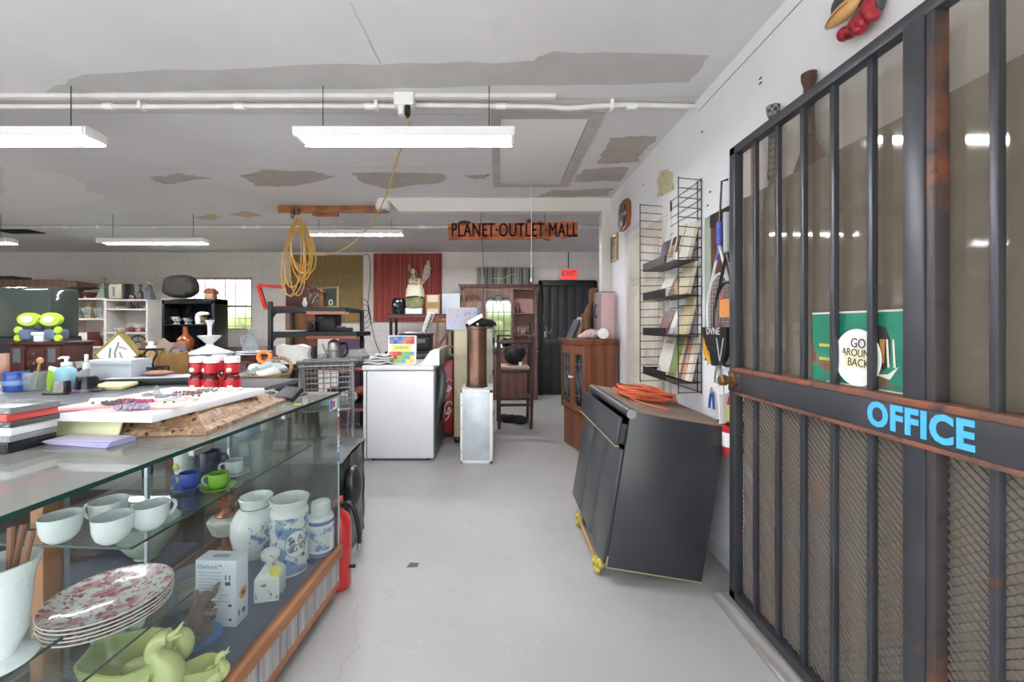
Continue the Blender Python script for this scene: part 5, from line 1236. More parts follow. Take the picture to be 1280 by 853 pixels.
gp = [(.035, 0), (.035, .005), (.006, .012), (.006, .07), (.03, .10), (.035, .17), (.033, .17), (.026, .10), (.0, .085)]
g0 = None
for k, u in enumerate((99, 106, 113, 120, 127)):
    lab = ['leftmost', 'second from left', 'middle', 'second from right', 'rightmost'][k] + ' stemmed glass in the row on the left white bookcase'
    p = (X_(u, BCY + .15), BCY + .13 + .02 * (k % 2), zs1)
    if g0 is None: g0 = one('stemmed_glass', lab, 'glass', MB().lathe(gp, 16, None, True, False), glassware, p, 0, 'stemmed glasses on the bookcase')
    else: dup(g0, p, 0, lab)
def flatbook(label, p, w, d, h, m, rz=0):
    t = thing('book', label, 'book', p, rz, 'books lying on the left bookcase')
    MB().box((-w / 2, 0, 0), (w / 2, d, .004)).box((-w / 2, 0, h - .004), (w / 2, d, h)).box((w / 2 - .004, 0, 0), (w / 2, d, h)).build('cover', m, t)
    MB().box((-w / 2 + .004, .003, .004), (w / 2 - .004, d - .004, h - .004)).build('pages', mk('page_edges', '#d9d2c0', .8), t)
bx0 = X_(103, BCY + .1)
flatbook('thick maroon book upper on the second shelf of the left bookcase', (bx0, BCY + .03, .9765 + .10), .30, .2, .12, mk('maroon_cloth', '#6f3434', .6))
flatbook('thick maroon book under the other on the second shelf of the left bookcase', (bx0 + .03, BCY + .03, .976), .32, .2, .10, mk('maroon_cloth', '#6f3434', .6))
one('cream_box', 'pale cream box at the back of the top shelf of the left bookcase', 'box', MB().box((-.05, 0, 0), (.05, .08, .27), .004), mk('pale_box', '#b5a27a', .7), (X_(110, BCY + .2), BCY + .19, zs1))
ztop1 = 1.7255
vase('dark red bowl on top of the left white bookcase', (X_(114, BCY + .15), BCY + .14, ztop1), 1.4, mk('dark_red_glaze', '#5a1f1e', .3), None, [(.03, 0), (.03, .008), (.07, .05), (.082, .07), (.078, .07), (.03, .02), (0, .015)], 'bowl')
def doll(name, label, loc, h, mdress, mhair, cat='figurine'):
    t = thing(name, label, cat, loc)
    MB().lathe([(.26 * h, 0), (.27 * h, .02 * h), (.20 * h, .25 * h), (.12 * h, .5 * h), (.10 * h, .62 * h), (.11 * h, .7 * h), (.05 * h, .78 * h)], 18, None, True, True, wob=lambda a, z: 1 + .05 * math.sin(6 * a)).build('dress', mdress, t)
    MB().sph((0, -.01 * h, .86 * h), .085 * h, 12, 10).build('head', mk('statue_skin', '#b58f78', .6), t)
    MB().sph((0, .02 * h, .90 * h), (.10 * h, .09 * h, .10 * h), 12, 8).build('hair', mhair, t)
    MB().tube([(-.1 * h, 0, .68 * h), (-.16 * h, -.05 * h, .55 * h), (-.04 * h, -.12 * h, .5 * h)], .03 * h, 8, sub=3).tube([(.1 * h, 0, .68 * h), (.16 * h, -.05 * h, .55 * h), (.04 * h, -.12 * h, .5 * h)], .03 * h, 8, sub=3).build('arms', mdress, t)
    return t
mh = mk('straw_hair', '#8c7850', .8)
doll('figurine', 'green gowned figurine left of the black toaster on the bookcase', (X_(128, BCY + .1), BCY + .12, ztop1), .34, mk('sage_dress', '#7d8a7a', .7), mh)
doll('figurine', 'blue gowned figurine at the right end of the right bookcase top', (X_(186, BCY + .1), BCY + .12, 1.7055), .31, mk('slate_dress', '#65686e', .7), mh)
ts = thing('toaster', 'black and cream toaster on top of the right white bookcase', 'toaster', (X_(146, BCY + .1), BCY + .05, 1.7055))
MB().box((-.10, 0, .015), (.12, .17, .25), .03).build('body', mk('cream_enamel', '#b9b295', .4), ts)
for s, w in ((-1, .06), (1, .05)): MB().box((.02 + s * .135 - w / 2, -.005, 0), (.02 + s * .135 + w / 2, .175, .255), .025).build('end_cap', black_soft, ts)
MB().box((-.02, -.004, .05), (.02, 0, .2), .002).build('panel', mk('panel_gray', '#6f7275', .4), ts)
vase('clear bottle with a pale cap on the right bookcase top', (X_(176, BCY + .1), BCY + .1, 1.7055), 1.0, mk('smoky_glass', '#4b4038', .15, .2), None, [(.04, 0), (.042, .10), (.015, .16), (.015, .20), (.022, .205), (.022, .24), (0, .25)], 'bottle')
vase('small dark jar between the toaster and bottle on the bookcase', (X_(166, BCY + .1), BCY + .1, 1.7055), 1.0, mk('smoky_glass', '#4b4038', .15, .2), None, [(.05, 0), (.055, .03), (.04, .08), (0, .10)], 'jar')
zsA, zsB = Z_(388, BCY) + .0255, Z_(417.5, BCY) + .0255
for k, u in enumerate((160, 164, 168)):
    doll('dark_figure', ['left', 'middle', 'right'][k] + ' of three tiny dark figures on the upper shelf of the right bookcase', (X_(u, BCY), BCY + .05, zsA), .10 + .03 * (k == 0), black_soft, black_soft)
for k, u in enumerate((142, 149, 176, 183)):
    vase(['first', 'second', 'third', 'fourth'][k] + ' small glass dish from the left on the upper shelf of the right bookcase', (X_(u, BCY), BCY + .09, zsA), .7, glassware, None, [(.03, 0), (.03, .01), (.06, .05), (.058, .05), (.03, .014), (0, .014)], 'dish')
dome = [(.16, 0), (.17, .01), (.165, .05), (.12, .11), (.05, .14), (.02, .15), (.025, .17), (0, .18)]
vase('large clear domed dish at the right on the lower shelf of the right bookcase', (X_(172, BCY), BCY + .15, zsB), .78, glassware, None, dome, 'dome')
vase('smaller clear domed dish at the left on the lower shelf of the right bookcase', (X_(153, BCY), BCY + .15, zsB), .58, glassware, None, dome, 'dome')
for k, (u, c) in enumerate(((143, '#8d9a90'), (149, '#b8a49a'), (161, '#6d3b34'), (176, '#7a2f30'), (183, '#b9bdb6'))):
    vase(['greenish', 'pinkish', 'brown', 'dark red', 'pale'][k] + ' small pot in the row on the lower shelf of the right bookcase', (X_(u, BCY - .02), BCY + .03, zsB), .85, mk('pot_' + 'abcde'[k], c, .35), None, [(.04, 0), (.055, .03), (.055, .07), (.04, .085), (.034, .085), (0, .02)], 'pot')
wh = MB()
for r_ in (.15, .06): wh.tube([(r_ * math.cos(a), 0, .165 + r_ * math.sin(a)) for a in [2 * PI * i / 28 for i in range(28)]], .009, 6, closed=True)
for k in range(8): wh.tube([(.06 * math.cos(k * PI / 4), 0, .165 + .06 * math.sin(k * PI / 4)), (.15 * math.cos(k * PI / 4), 0, .165 + .15 * math.sin(k * PI / 4))], .004, 5)
one('spoked_hoop', 'thin metal spoked hoop standing on a lower shelf of the right bookcase', 'hoop', wh, dark_metal, (X_(167, BCY), BCY + .08, .826))

# black hutch with glass shelves
KHX0, KHX1, KHY = X_(202, 5.9), X_(268, 5.9), 5.9
bhh = thing('black_hutch', 'black hutch full of glassware under the big dark rock', 'cabinet', (0, 0, 0))
MB().box((KHX0, KHY, 0), (KHX0 + .04, KHY + .30, 1.68), .003).box((KHX1 - .04, KHY, 0), (KHX1, KHY + .30, 1.68), .003).box((KHX0, KHY, 1.62), (KHX1, KHY + .30, 1.70), .004).box((KHX0 + .04, KHY + .27, 0), (KHX1 - .04, KHY + .30, 1.62)).build('carcass', mk('hutch_black', '#131214', .25), bhh)
for z in (.35, .95, Z_(405.5, KHY)): MB().box((KHX0 + .04, KHY + .005, z - .02), (KHX1 - .04, KHY + .27, z)).build('shelf', mk('hutch_black', '#131214', .25), bhh)
MB().box((KHX0 + .05, KHY + .262, Z_(405.5, KHY) + .02), (KHX1 - .05, KHY + .268, 1.60)).build('back_mirror', mk('dark_mirror', '#2b2d30', .06, .9), bhh)
zK = Z_(405.5, KHY) + .001
for k, (u, c, s) in enumerate(((208, '#4a4e48', .9), (216, '#c9c6a8', 1.2), (223, '#8f9a9a', .9), (230, '#a8b0ae', 1.0), (238, '#70787a', .8), (246, '#8d8f86', .9), (254, '#9a7a50', 1.2), (262, '#6f6a62', .9))):
    vase(['dark', 'cream round', 'blue grey', 'pale clear', 'smoky', 'greenish', 'amber', 'brown grey'][k] + ' glass piece in the row on the shelf of the black hutch', (X_(u, KHY + .1), KHY + .10 + .05 * (k % 2), zK), .72 * s, mk('glasspiece_' + 'abcdefgh'[k], c, .15), None, [(.04, 0), (.04, .008), (.015, .03), (.06, .09), (.065, .13), (.055, .13), (0, .05)], 'vase')
vase('amber bottle on the lower shelf of the black hutch', (X_(228, KHY), KHY + .06, .951), 1.5, mk('amber_glass', '#8a4a26', .2), None, [(.06, 0), (.075, .04), (.07, .10), (.025, .15), (.022, .22), (.028, .225), (0, .23)], 'bottle')
wp = MB(); wp.tube([(0, 0, .0), (.0, 0, .12), (.05, 0, .155), (.16, 0, .155)], [.035, .04, .035, .02], 10, sub=3)
one('white_ornament', 'white swan shaped ornament at the right in the black hutch', 'ornament', wp, porcelain, (X_(251, KHY + .1), KHY + .05, zK))
rkk = MB(); rkk.sph((0, 0, 0), 1.0, 28, 18)
sgp = lambda q, e: math.copysign(abs(q) ** e, q)
rkk.v = [(.235 * sgp(x, .62) * (1 + .05 * math.sin(5 * z + 3 * x)) + .02 * z, .14 * sgp(y, .7), .165 * sgp(z, .62) * (1 + .06 * math.sin(4 * x + 1)) - .012 * x) for x, y, z in rkk.v]
o_ = one('dark_rock', 'large rough dark rock on top of the black hutch', 'rock', rkk, mk('black_rock', '#2c2a27', .9, tex=('noise', 12, '#3a362f', .4, .65), bump=('noise', 14, 1.0)), (X_(226, 6.05), 6.05, 1.70 + .19))
bi = thing('birdhouse', 'tiny brown birdhouse on the right end of the black hutch', 'birdhouse', (X_(264, 6.0), 6.0, 1.7005))
MB().box((-.06, -.05, 0), (.06, .05, .09), .003).build('walls', mk('birdhouse_wood', '#9a7a4a', .7), bi)
MB().prism([(-.085, .085), (.085, .085), (.05, .135), (0, .16), (-.05, .135)], -.065, .065, rot(90, 0, 0)).build('roof', mk('birdhouse_roof', '#7a3a24', .6), bi)
MB().tube([(0, 0, .155), (0, 0, .21)], .004, 6).build('finial', dark_metal, bi)

# brown armoire, glass display box on the jewelry chest
m_arm = mk('armoire_wood', '#5c4434', .5, tex=('wood', 3, '#4a3628', .3, .8, (1, 1, .2)))
ar = thing('brown_armoire', 'large brown armoire with a curved cornice at the left edge', 'armoire', (0, 0, 0))
AX0, AX1, AY = X_(-12, 6.15), -6.73, 6.15
MB().box((AX0, AY + .05, 0), (AX1, AY + .36, 1.88), .006).build('carcass', m_arm, ar)
MB().prism([(AX0 - .02, 1.88), (AX1 + .05, 1.88), (AX1 + .27, 1.91), (AX1 + .24, 1.97), (AX1 + .05, 2.005), (AX1 - .15, 2.01), (AX0 - .02, 2.01)], -(AY + .38), -AY, rot(90, 0, 0)).build('cornice', m_arm, ar)
MB().box((AX1 - .12, AY + .02, .1), (AX1 - .0, AY + .05, 1.86), .004).build('stile', m_arm, ar)
MB().box((AX0, AY + .02, .1), (AX0 + .10, AY + .05, 1.86), .004).build('stile', m_arm, ar)
MB().box((AX0 + .10, AY + .03, .1), (AX1 - .12, AY + .05, 1.86)).build('door_panel', mk('pale_panel', '#a89a80', .6), ar)
one('dark_tray', 'flat dark tray lying on top of the brown armoire', 'tray', MB().box((-.35, -.15, 0), (.28, .15, .03), .01).box((-.34, -.14, .03), (.2, .14, .06), .01), wood_dark, (X_(8, 6.3), 6.34, 2.011))

lt_ = thing('left_table', 'long dark table carrying the jewelry chest at the left', 'table', (0, 0, 0))
MB().box((-4.6, 3.15, .82), (-2.75, 3.95, .85), .004).build('tabletop', wood_dark, lt_)
for x in (-4.55, -2.80):
    for y in (3.2, 3.9): MB().box((x - .025, y - .025, 0), (x + .025, y + .025, .82)).build('leg', black, lt_)
jc = thing('jewelry_chest', 'dark red brown wooden jewelry chest with small mirrored doors', 'chest', (X_(43, 3.3), 3.3, .851))
MB().box((-.21, .02, 0), (.21, .27, .285), .004).build('body', mk('jewel_wood', '#431f1a', .35, coat=.2), jc)
MB().box((-.225, .0, .285), (.225, .285, .31), .006).build('lid', mk('jewel_wood', '#431f1a', .35, coat=.2), jc)
for s in (-1, 1):
    d_ = MB().box((s * .145 - .06, .0, .02), (s * .145 + .06, .02, .275), .004).build('door', mk('jewel_wood', '#431f1a', .35, coat=.2), jc)
    MB().box((s * .145 - .032, -.003, .14), (s * .145 + .032, 0, .255)).build('door_mirror', mk('door_mirror_glass', '#a9b0b4', .1, .9), d_)
for z in (.05, .13, .21):
    d_ = MB().box((-.075, .004, z - .035), (.075, .02, z + .035), .003).build('drawer', mk('jewel_wood', '#431f1a', .35, coat=.2), jc)
    MB().sph((0, -.002, z), .008, 8, 6).build('knob', silver, d_)
# neon toy on the chest: two round discs above a wheeled base
ty = thing('neon_toy', 'neon green and grey toy with two round discs on the jewelry chest', 'toy', (X_(48, 3.3), 3.36, 1.1615))
m_ne = mk('neon_green', '#b4cf3c', .4); m_bl = mk('toy_blue_gray', '#5c6f86', .4); m_pl = mk('toy_white', '#d5d8da', .4)
for x in (-.055, .125):
    d_ = MB().lathe([(.0, .0), (.085, 0), (.092, .01), (.092, .03), (.085, .04), (.0, .04)], 24, TR((x - .04, -.02, .185), 90, 0, 0) @ Matrix.Scale(.62, 4, (0, 1, 0)), False, False).build('disc', m_ne, ty)
    MB().lathe([(.0, .0), (.05, 0), (.05, .004), (.0, .004)], 20, TR((x - .04, -.061, .185), 90, 0, 0) @ Matrix.Scale(.62, 4, (0, 1, 0)), False, False).build('disc_face', m_pl, d_)
MB().box((-.02, -.06, .165), (.02, -.03, .205), .008).build('bridge', m_ne, ty)
MB().box((-.16, -.07, .02), (-.075, .05, .10), .012).build('side_pod', m_bl, ty)
MB().box((.05, -.07, .02), (.14, .05, .10), .012).build('side_pod', m_bl, ty)
MB().box((-.09, -.05, .05), (.07, .04, .08), .008).box((-.05, -.055, .0), (.03, .02, .05), .006).build('chassis', m_pl, ty)
MB().box((-.05, -.06, .09), (.02, -.02, .14), .02).build('motor', mk('toy_dark', '#2f343b', .4), ty)
for x in (-.175, .155):
    for z in (.03, .095): MB().lathe([(.0, 0), (.022, 0), (.03, .008), (.03, .022), (.022, .03), (.0, .03)], 16, TR((x + .004, -.04, z), 90, 0, 0), False, False).build('wheel', m_ne, ty)
gd = thing('glass_display_box', 'tall dark tinted glass display box behind the neon toy', 'display case', (X_(38, 3.7), 3.64, .851))
MB().box((-.25, 0, 0), (.25, .28, .33), .004).build('base', black_soft, gd)
MB().box((-.245, .004, .332), (.245, .27, .80), .03).build('tinted_glass', mk('tinted_glass', '#434d47', .08, spec=.7), gd)
MB().box((-.25, 0, .33), (.25, .275, .345), .004).build('rim', dark_metal, gd)
one('cream_carton', 'cream carton standing at the left edge behind the table', 'carton', MB().box((-.30, 0, 0), (.0, .3, .62), .004), mk('cream_card', '#b3aa8e', .7), (X_(11, 3.75), 3.60, .851))
one('orange_cloth', 'folded orange brown cloth at the left edge in front of the cream carton', 'cloth', MB().sheet(lambda u, v: (.3 * u - .15, .2 * v - .1, .012 + .008 * math.sin(8 * u) * math.cos(6 * v)), 12, 8, .03), mk('orange_cloth', '#b06a44', .9), (X_(0, 3.4), 3.35, .852))
one('salmon_vase', 'rounded salmon coloured vase at the left edge by the chest', 'vase', MB().lathe([(.05, 0), (.08, .04), (.085, .12), (.05, .18), (.04, .20), (.034, .2), (0, .1)], 20, None, True, False), mk('salmon_glaze', '#b58a78', .4), (X_(3, 3.5), 3.52, .851))
gt = thing('glass_tray_box', 'low clear glass box beside the jewelry chest', 'box', (-3.465, 3.34, .851))
MB().box((-.13, 0, .09), (.11, .2, .14), .004).build('glass_lid', mk('ice_glass', '#8f9792', .2, tex=('noise', 40, '#b8bfba', .5, .65)), gt)
MB().box((-.13, 0, 0), (.11, .2, .09), .004).build('base', wood_dark, gt)
one('brown_pyramid', 'small brown pointed wooden block near the soap bottle', 'ornament', MB().lathe([(.05, 0), (.001, .16)], 4), mk('brown_block', '#6a4433', .6), (X_(98, 3.25), 3.22, .851))

# tilted framed drawing, gilt box, flanking items on the front left table (Table A) behind the showcase
AZ = .91
ta = thing('front_table', 'dark grey table behind the glass showcase carrying the soap bottle', 'table', (0, 0, 0))
MB().box((-3.6, 1.95, AZ - .03), (-1.45, 2.92, AZ), .004).build('tabletop', mk('slate_top', '#4c4d50', .45, tex=('noise', 5, '#57585b', .4, .7)), ta)
for x in (-3.55, -1.52):
    for y in (2.0, 2.86): MB().box((x - .03, y - .03, 0), (x + .03, y + .03, AZ - .03)).build('leg', black, ta)
MB().box((-3.55, 2.02, .10), (-1.52, 2.84, .13)).build('lower_shelf', wood_dark, ta)
def A(u, v): return onz(u, v, AZ + .001)
def atA(u, Y): return Vector((X_(u, Y), Y, AZ + .001))
bt = thing('blue_tin', 'round blue tin mug at the left end of the front table', 'tin', A(20, 489))
MB().lathe([(.050, 0), (.052, .006), (.052, .035), (.055, .038), (.055, .062), (.052, .066), (.052, .10), (.056, .104), (.056, .112), (.05, .112), (.048, .03), (0, .01)], 26, None, True, False).build('body', mk('tin_blue', '#2f55ad', .3, coat=.3), bt)
MB().lathe([(.0555, .036), (.0565, .04), (.0565, .06), (.0555, .064)], 26, None, False, False).build('band', mk('band_blue', '#7f9bc6', .4), bt)
pg_ = thing('pen_tumbler', 'clear tumbler holding brushes and pens beside the blue tin', 'tumbler', A(44, 488))
MB().lathe([(.045, 0), (.05, .01), (.055, .11), (.053, .11), (.046, .012), (0, .012)], 20, None, True, False).build('tumbler', glassware, pg_)
MB().tube([(.0, .0, .015), (.015, .01, .17)], .006, 6).sph((.017, .01, .175), (.022, .01, .02), 10, 6).build('brush', mk('pine', '#b28a5a', .6), pg_)
MB().tube([(-.02, 0, .015), (-.03, .01, .15)], .006, 6).tube([(-.01, .02, .015), (-.012, .03, .14)], .007, 6).build('pen', black, pg_)
one('green_tube', 'upright green and white tube beside the pale blue soap bottle', 'tube', MB().mat(mk('lime_print', '#9cc53c', .4)).lathe([(.015, 0), (.016, .02), (.026, .05), (.028, .12)], 14, None, True, True, 1, .5).mat(paper).box((-.028, -.006, .12), (.028, .006, .14)), None, A(61, 488), 0)
bpy.data.objects['green_tube'].rotation_euler = (0, R(14), 0)
so = thing('soap_pump_bottle', 'pale blue soap bottle with white pump on the front table', 'bottle', A(83, 488))
MB().lathe([(.05, 0), (.054, .006), (.056, .06), (.058, .10), (.05, .125), (.03, .14), (.022, .145)], 26, None, True, True, 1, .7).build('bottle', mk('pale_blue', '#86b6c6', .25, coat=.4), so)
MB().lathe([(.024, .145), (.024, .165), (.009, .168), (.009, .185), (.014, .187), (.014, .198)], 16).tube([(.012, 0, .193), (-.03, 0, .194), (-.048, 0, .186)], [.008, .007, .005], 8).build('pump', white, so)
dk = thing('glass_decanter', 'small dark glass dispenser with a tall clear neck by the pale blue bottle', 'decanter', A(108, 489))
MB().lathe([(.055, 0), (.056, .012), (.05, .014)], 24).build('foot', mk('pewter_light', '#a59a96', .3, .5), dk)
MB().lathe([(.05, .014), (.046, .05), (.044, .085)], 24).build('body', mk('ink_glass', '#23242e', .1), dk)
MB().lathe([(.044, .085), (.046, .095), (.02, .125), (.012, .13)], 20).build('shoulder', glassware, dk)
MB().lathe([(.018, .13), (.016, .16), (.008, .165), (.010, .21), (.006, .215)], 14).build('stopper', mk('frost', '#d4d7d8', .2), dk)
MB().tube([(.046, 0, .075), (.066, 0, .08), (.062, 0, .04), (.05, 0, .03)], .005, 6, sub=3).build('handle', dark_metal, dk)
cdh = thing('photo_holder', 'small black card holder with a grey photo on the front table', 'holder', A(70, 493), 0)
MB().lathe([(.0, 0), (.07, 0), (.075, .006), (.07, .008), (.0, .008)], 24, None, False, False, 1, .4).build('dish', black_soft, cdh)
MB().box((-.015, -.006, .008), (.05, .0, .07), 0, TR((0, 0, 0), -8, 0, 0)).build('photo', mk('photo_gray', '#a7a49e', .5, tex=('noise', 20, '#76736c', .45, .65)), cdh)
MB().box((.05, -.01, .008), (.065, .02, .075), .003).build('stand', black, cdh)
one('purple_tag', 'small purple strip at the foot of the pale blue bottle', 'strip', MB().box((-.03, -.01, 0), (.03, .01, .006), .002), mk('vivid_purple', '#8a3aa8', .4), A(88, 491.5))
gbx = thing('gray_storage_box', 'plain pale grey box behind the decanter on the front table', 'box', atA(138, 2.56), 2)
MB().box((-.13, 0, 0), (.13, .16, .16), .004).build('box_body', mk('gray_blue_card', '#b4bac1', .6), gbx)
MB().box((-.132, -.003, .13), (.132, .163, .163), .003).build('lid', mk('gray_blue_lid', '#bdc3ca', .6), gbx)
one('yellow_notepad', 'yellow notepad lying before the pale grey box on the front table', 'notepad', MB().box((-.09, -.05, 0), (.09, .08, .02), .002, TR((0, 0, 0), 6, 0, 8)), mk('legal_yellow', '#d9d49a', .8), atA(140, 2.42) + Vector((0, 0, .006)))
def cluster(label, loc, n, cols, sx, sy, name='trinkets'):
    pass
for k, (u, v, c) in enumerate(((120, 489, '#54504a'), (127, 486, '#8f8a80'), (134, 483, '#3c3934'), (141, 481, '#a59c8a'), (150, 478, '#c4c0b6'))):
    one('bracelet', ['dark grey', 'silver', 'black', 'tan', 'pale'][k] + ' ring shaped bracelet among trinkets beside the decanter', 'bracelet', MB().tube([(.030 * math.cos(a), .024 * math.sin(a), .008 + .003 * math.sin(2 * a)) for a in [2 * PI * i / 20 for i in range(20)]], .007, 8, closed=True), mk('bracelet_' + 'abcde'[k], c, .3, .5), A(u, v), 20 * k, 'bracelets on the front table')
kb_ = thing('black_display_tray', 'long black display tray with a pale top on the front table behind the white tray', 'tray', A(200, 481) + Vector((0, .06, 0)), 14)
MB().box((-.32, -.10, 0), (.26, .10, .045), .004).build('tray', black, kb_)
MB().box((-.30, -.09, .045), (.25, .09, .049)).build('paper_top', mk('pale_gray_card', '#b7bcc3', .6), kb_)
one('brown_pouch', 'small brown leather pouch on the black display tray', 'pouch', MB().sph((0, 0, .018), (.09, .05, .018), 16, 8), mk('brown_leather', '#8a6a55', .7), A(188, 481) + Vector((0, .06, .051)), 14)
mbk = MB()
for i in range(13):
    mbk.tube([(-.085 + .014 * i, 0, 0), (-.085 + .014 * i, 0, .10)], .003, 5)
    if i < 8: mbk.tube([(-.09, 0, .004 + .013 * i), (.09, 0, .004 + .013 * i)], .003, 5)
for y in (.12,):
    for i in range(13): mbk.tube([(-.085 + .014 * i, y, 0), (-.085 + .014 * i, y, .10)], .003, 5)
for s in (-1, 1):
    for i in range(6): mbk.tube([(s * .09, .12 * i / 5, 0), (s * .09, .12 * i / 5, .10)], .003, 5)
    mbk.tube([(s * .09, 0, .10), (s * .09, .12, .10)], .004, 5)
mbk.box((-.09, 0, 0), (.09, .12, .004)).tube([(-.09, 0, .1), (.09, 0, .1)], .004, 5).tube([(-.09, .12, .1), (.09, .12, .1)], .004, 5)
one('mesh_basket', 'black wire mesh basket right of the pale grey box', 'basket', mbk, dark_metal, atA(176, 2.68), 0)
ir = thing('iron_stand', 'black scrolled iron stand with a white candle behind the mesh basket', 'stand', atA(189, 2.86))
MB().tube([(-.03, 0, .0), (-.05, 0, .03), (-.01, 0, .07), (-.03, 0, .13), (-.05, 0, .18), (-.02, 0, .21), (.02, 0, .21), (.04, 0, .18), (.01, 0, .12), (.03, 0, .06), (.05, 0, .03), (.03, 0, .0)], .007, 8, sub=4).tube([(-.09, 0, .215), (.09, 0, .215)], .007, 8).build('scroll', black, ir)
MB().lathe([(.03, .222), (.032, .235), (.018, .24), (.018, .27), (.0, .272)], 14).build('candle', porcelain, ir)
fd = thing('framed_drawing', 'gold framed drawing standing tilted on its corner behind the front table', 'picture', Vector((X_(137, 2.88), 2.88, .915)), 0, None, -6, 0)
fdm = TR((.03, 0, .0), 0, 45, 0)
MB().box((-.24, 0, 0), (-.225, .05, .24), 0, fdm).box((-.015, 0, 0), (0, .05, .24), 0, fdm).box((-.24, 0, .225), (0, .05, .24), 0, fdm).box((-.24, 0, 0), (0, .05, .015), 0, fdm).build('gold_frame', mk('olive_gold', '#8c7a3a', .45, .2), fd)
MB().box((-.226, .004, .014), (-.014, .012, .226), 0, fdm).build('drawing', mk('drawing_paper', '#cfccc8', .8), fd)
inkm = MB()
for a, b in (((-.18, .19), (-.14, .12)), ((-.14, .12), (-.05, .06)), ((-.19, .12), (-.13, .06)), ((-.10, .20), (-.16, .17)), ((-.12, .15), (-.06, .13)), ((-.08, .08), (-.04, .04))):
    inkm.bar(tuple(fdm @ Vector((a[0], .002, a[1]))), tuple(fdm @ Vector((b[0], .002, b[1]))), .010, .003)
inkm.build('ink_lines', mk('ink_gray', '#77787f', .8), fd)
cbx = thing('wooden_crate', 'light wooden crate tipped behind the pale grey box', 'crate', Vector((X_(155, 3.05), 3.2, .851)), -8)
MB().box((-.14, 0, 0), (.12, .02, .24), .003, TR((0, 0, 0), -8, 0, 0)).box((.10, 0, 0), (.12, .30, .22), .003).box((-.14, 0, 0), (-.12, .30, .24), .003).build('sides', mk('gold_wood', '#a8844c', .5, tex=('wood', 4, '#96733f', .3, .8)), cbx)
MB().box((-.12, .02, .01), (.10, .29, .02)).build('bottom', mk('salmon_paint', '#b08a6c', .6), cbx)
def lean_board(label, u, Y, w, h, ang, m, z=.852):
    return one('leaning_board', label, 'board', MB().box((-w / 2, 0, 0), (w / 2, .02, h), .002), m, Vector((X_(u, Y), Y, z)), 0, None, -6, ang)
lean_board('grey brown board slanting up to the right behind the iron stand', 172, 3.5, .12, .38, 38, mk('taupe_board', '#8d7a6c', .7))

# red capped jars: four alike
m_jar = mk('cherry_red_jar', '#5e0f16', .15, coat=.4); m_lab = mk('red_label', '#c3202c', .4); 
js = [(247, 2.13, 'leftmost of the four red labelled jars with white lids'), (264.5, 2.10, 'front middle one of the four red labelled jars with white lids'), (274, 2.24, 'rear middle one of the four red labelled jars, partly hidden'), (290.5, 2.12, 'rightmost of the four red labelled jars with white lids')]
j0 = None
for u, Y, l in js:
    if j0 is None:
        j0 = thing('red_jar', l, 'jar', atA(u, Y), 0, 'red labelled jars')
        MB().lathe([(.030, 0), (.037, .008), (.038, .10), (.033, .118), (.030, .122), (.034, .13), (.034, .185), (.028, .19)], 22).build('glass_body', m_jar, j0)
        MB().lathe([(.0385, .03), (.0388, .032), (.0388, .095), (.0385, .098)], 22, None, False, False).build('lower_label', m_lab, j0)
        MB().lathe([(.0345, .135), (.0348, .137), (.0348, .178), (.0345, .18)], 22, None, False, False).build('upper_label', m_lab, j0)
        MB().lathe([(.034, .186), (.036, .188), (.036, .215), (.033, .218), (.0, .218)], 22).build('lid', white, j0)
        MB().box((-.012, -.0394, .035), (.012, -.0385, .07)).sph((-.005, -.036, .15), (.014, .004, .012), 10, 6).build('label_mark', mk('label_white', '#e4dcd6', .6), j0)
    else: dup(j0, atA(u, Y), rnd.uniform(-40, 40), l)

# table B with basket of clutter, right of the jars
tbB = thing('back_table', 'brown table right of the red jars heaped with a basket and papers', 'table', (0, 0, 0))
MB().box((-2.50, 2.98, .82), (-1.66, 3.30, .85), .004).build('tabletop', wood_mid, tbB)
for x in (-2.46, -1.70):
    for y in (3.01, 3.27): MB().box((x - .022, y - .022, 0), (x + .022, y + .022, .82)).build('leg', wood_mid, tbB)
wk = thing('wicker_basket', 'round wicker basket full of clear plastic bags on the brown table', 'basket', (X_(331, 3.12), 3.13, .851))
MB().lathe([(.14, 0), (.16, .01), (.175, .05), (.18, .06), (.185, .066), (.18, .072), (.165, .06), (.15, .02), (0, .015)], 32, None, True, False, wob=lambda a, z: 1 + .012 * math.sin(32 * a)).build('basket', mk('wicker', '#a5825a', .8, tex=('checker', 60, '#7f5f3c', .4, .6), bump=('checker', 60, .6)), wk)
MB().tube([(.17 * math.cos(a), .17 * math.sin(a) + .02, .066 + .11 * math.sin(a)) for a in [PI * i / 16 for i in range(17)]], .014, 8).build('rim_back', mk('wicker', '#a5825a', .8), wk)
for k in range(6):
    sb = MB().sph((0, 0, 0), (rnd.uniform(.06, .09), rnd.uniform(.05, .07), rnd.uniform(.025, .04)), 12, 8)
    sb.v = [(x + .008 * math.sin(40 * y), y + .008 * math.sin(35 * z), z + .010 * math.sin(45 * x)) for x, y, z in sb.v]
    one('plastic_bag', ['clear plastic bag at the front left', 'clear plastic bag at the front right', 'greyish bag in the middle', 'white bag at the back', 'pale bag at the left', 'crumpled bag at the right'][k] + ' of the wicker basket', 'bag', sb, [glassware, mk('bag_white', '#cfd3d2', .35), mk('bag_gray', '#aab2b0', .3)][k % 3],
        (X_(331, 3.12) + (-.06, .06, 0, .02, -.09, .09)[k], 3.13 + (-.07, -.06, 0, .07, .02, .03)[k], .851 + (.075, .08, .125, .14, .10, .11)[k]), 30 * k, 'plastic bags in the wicker basket')
tp = MB(); tp.lathe([(.033, -.02), (.055, -.02), (.055, .02), (.033, .02), (.033, -.02)], 26, TR((0, 0, 0), 80, 0, 10), False, False)
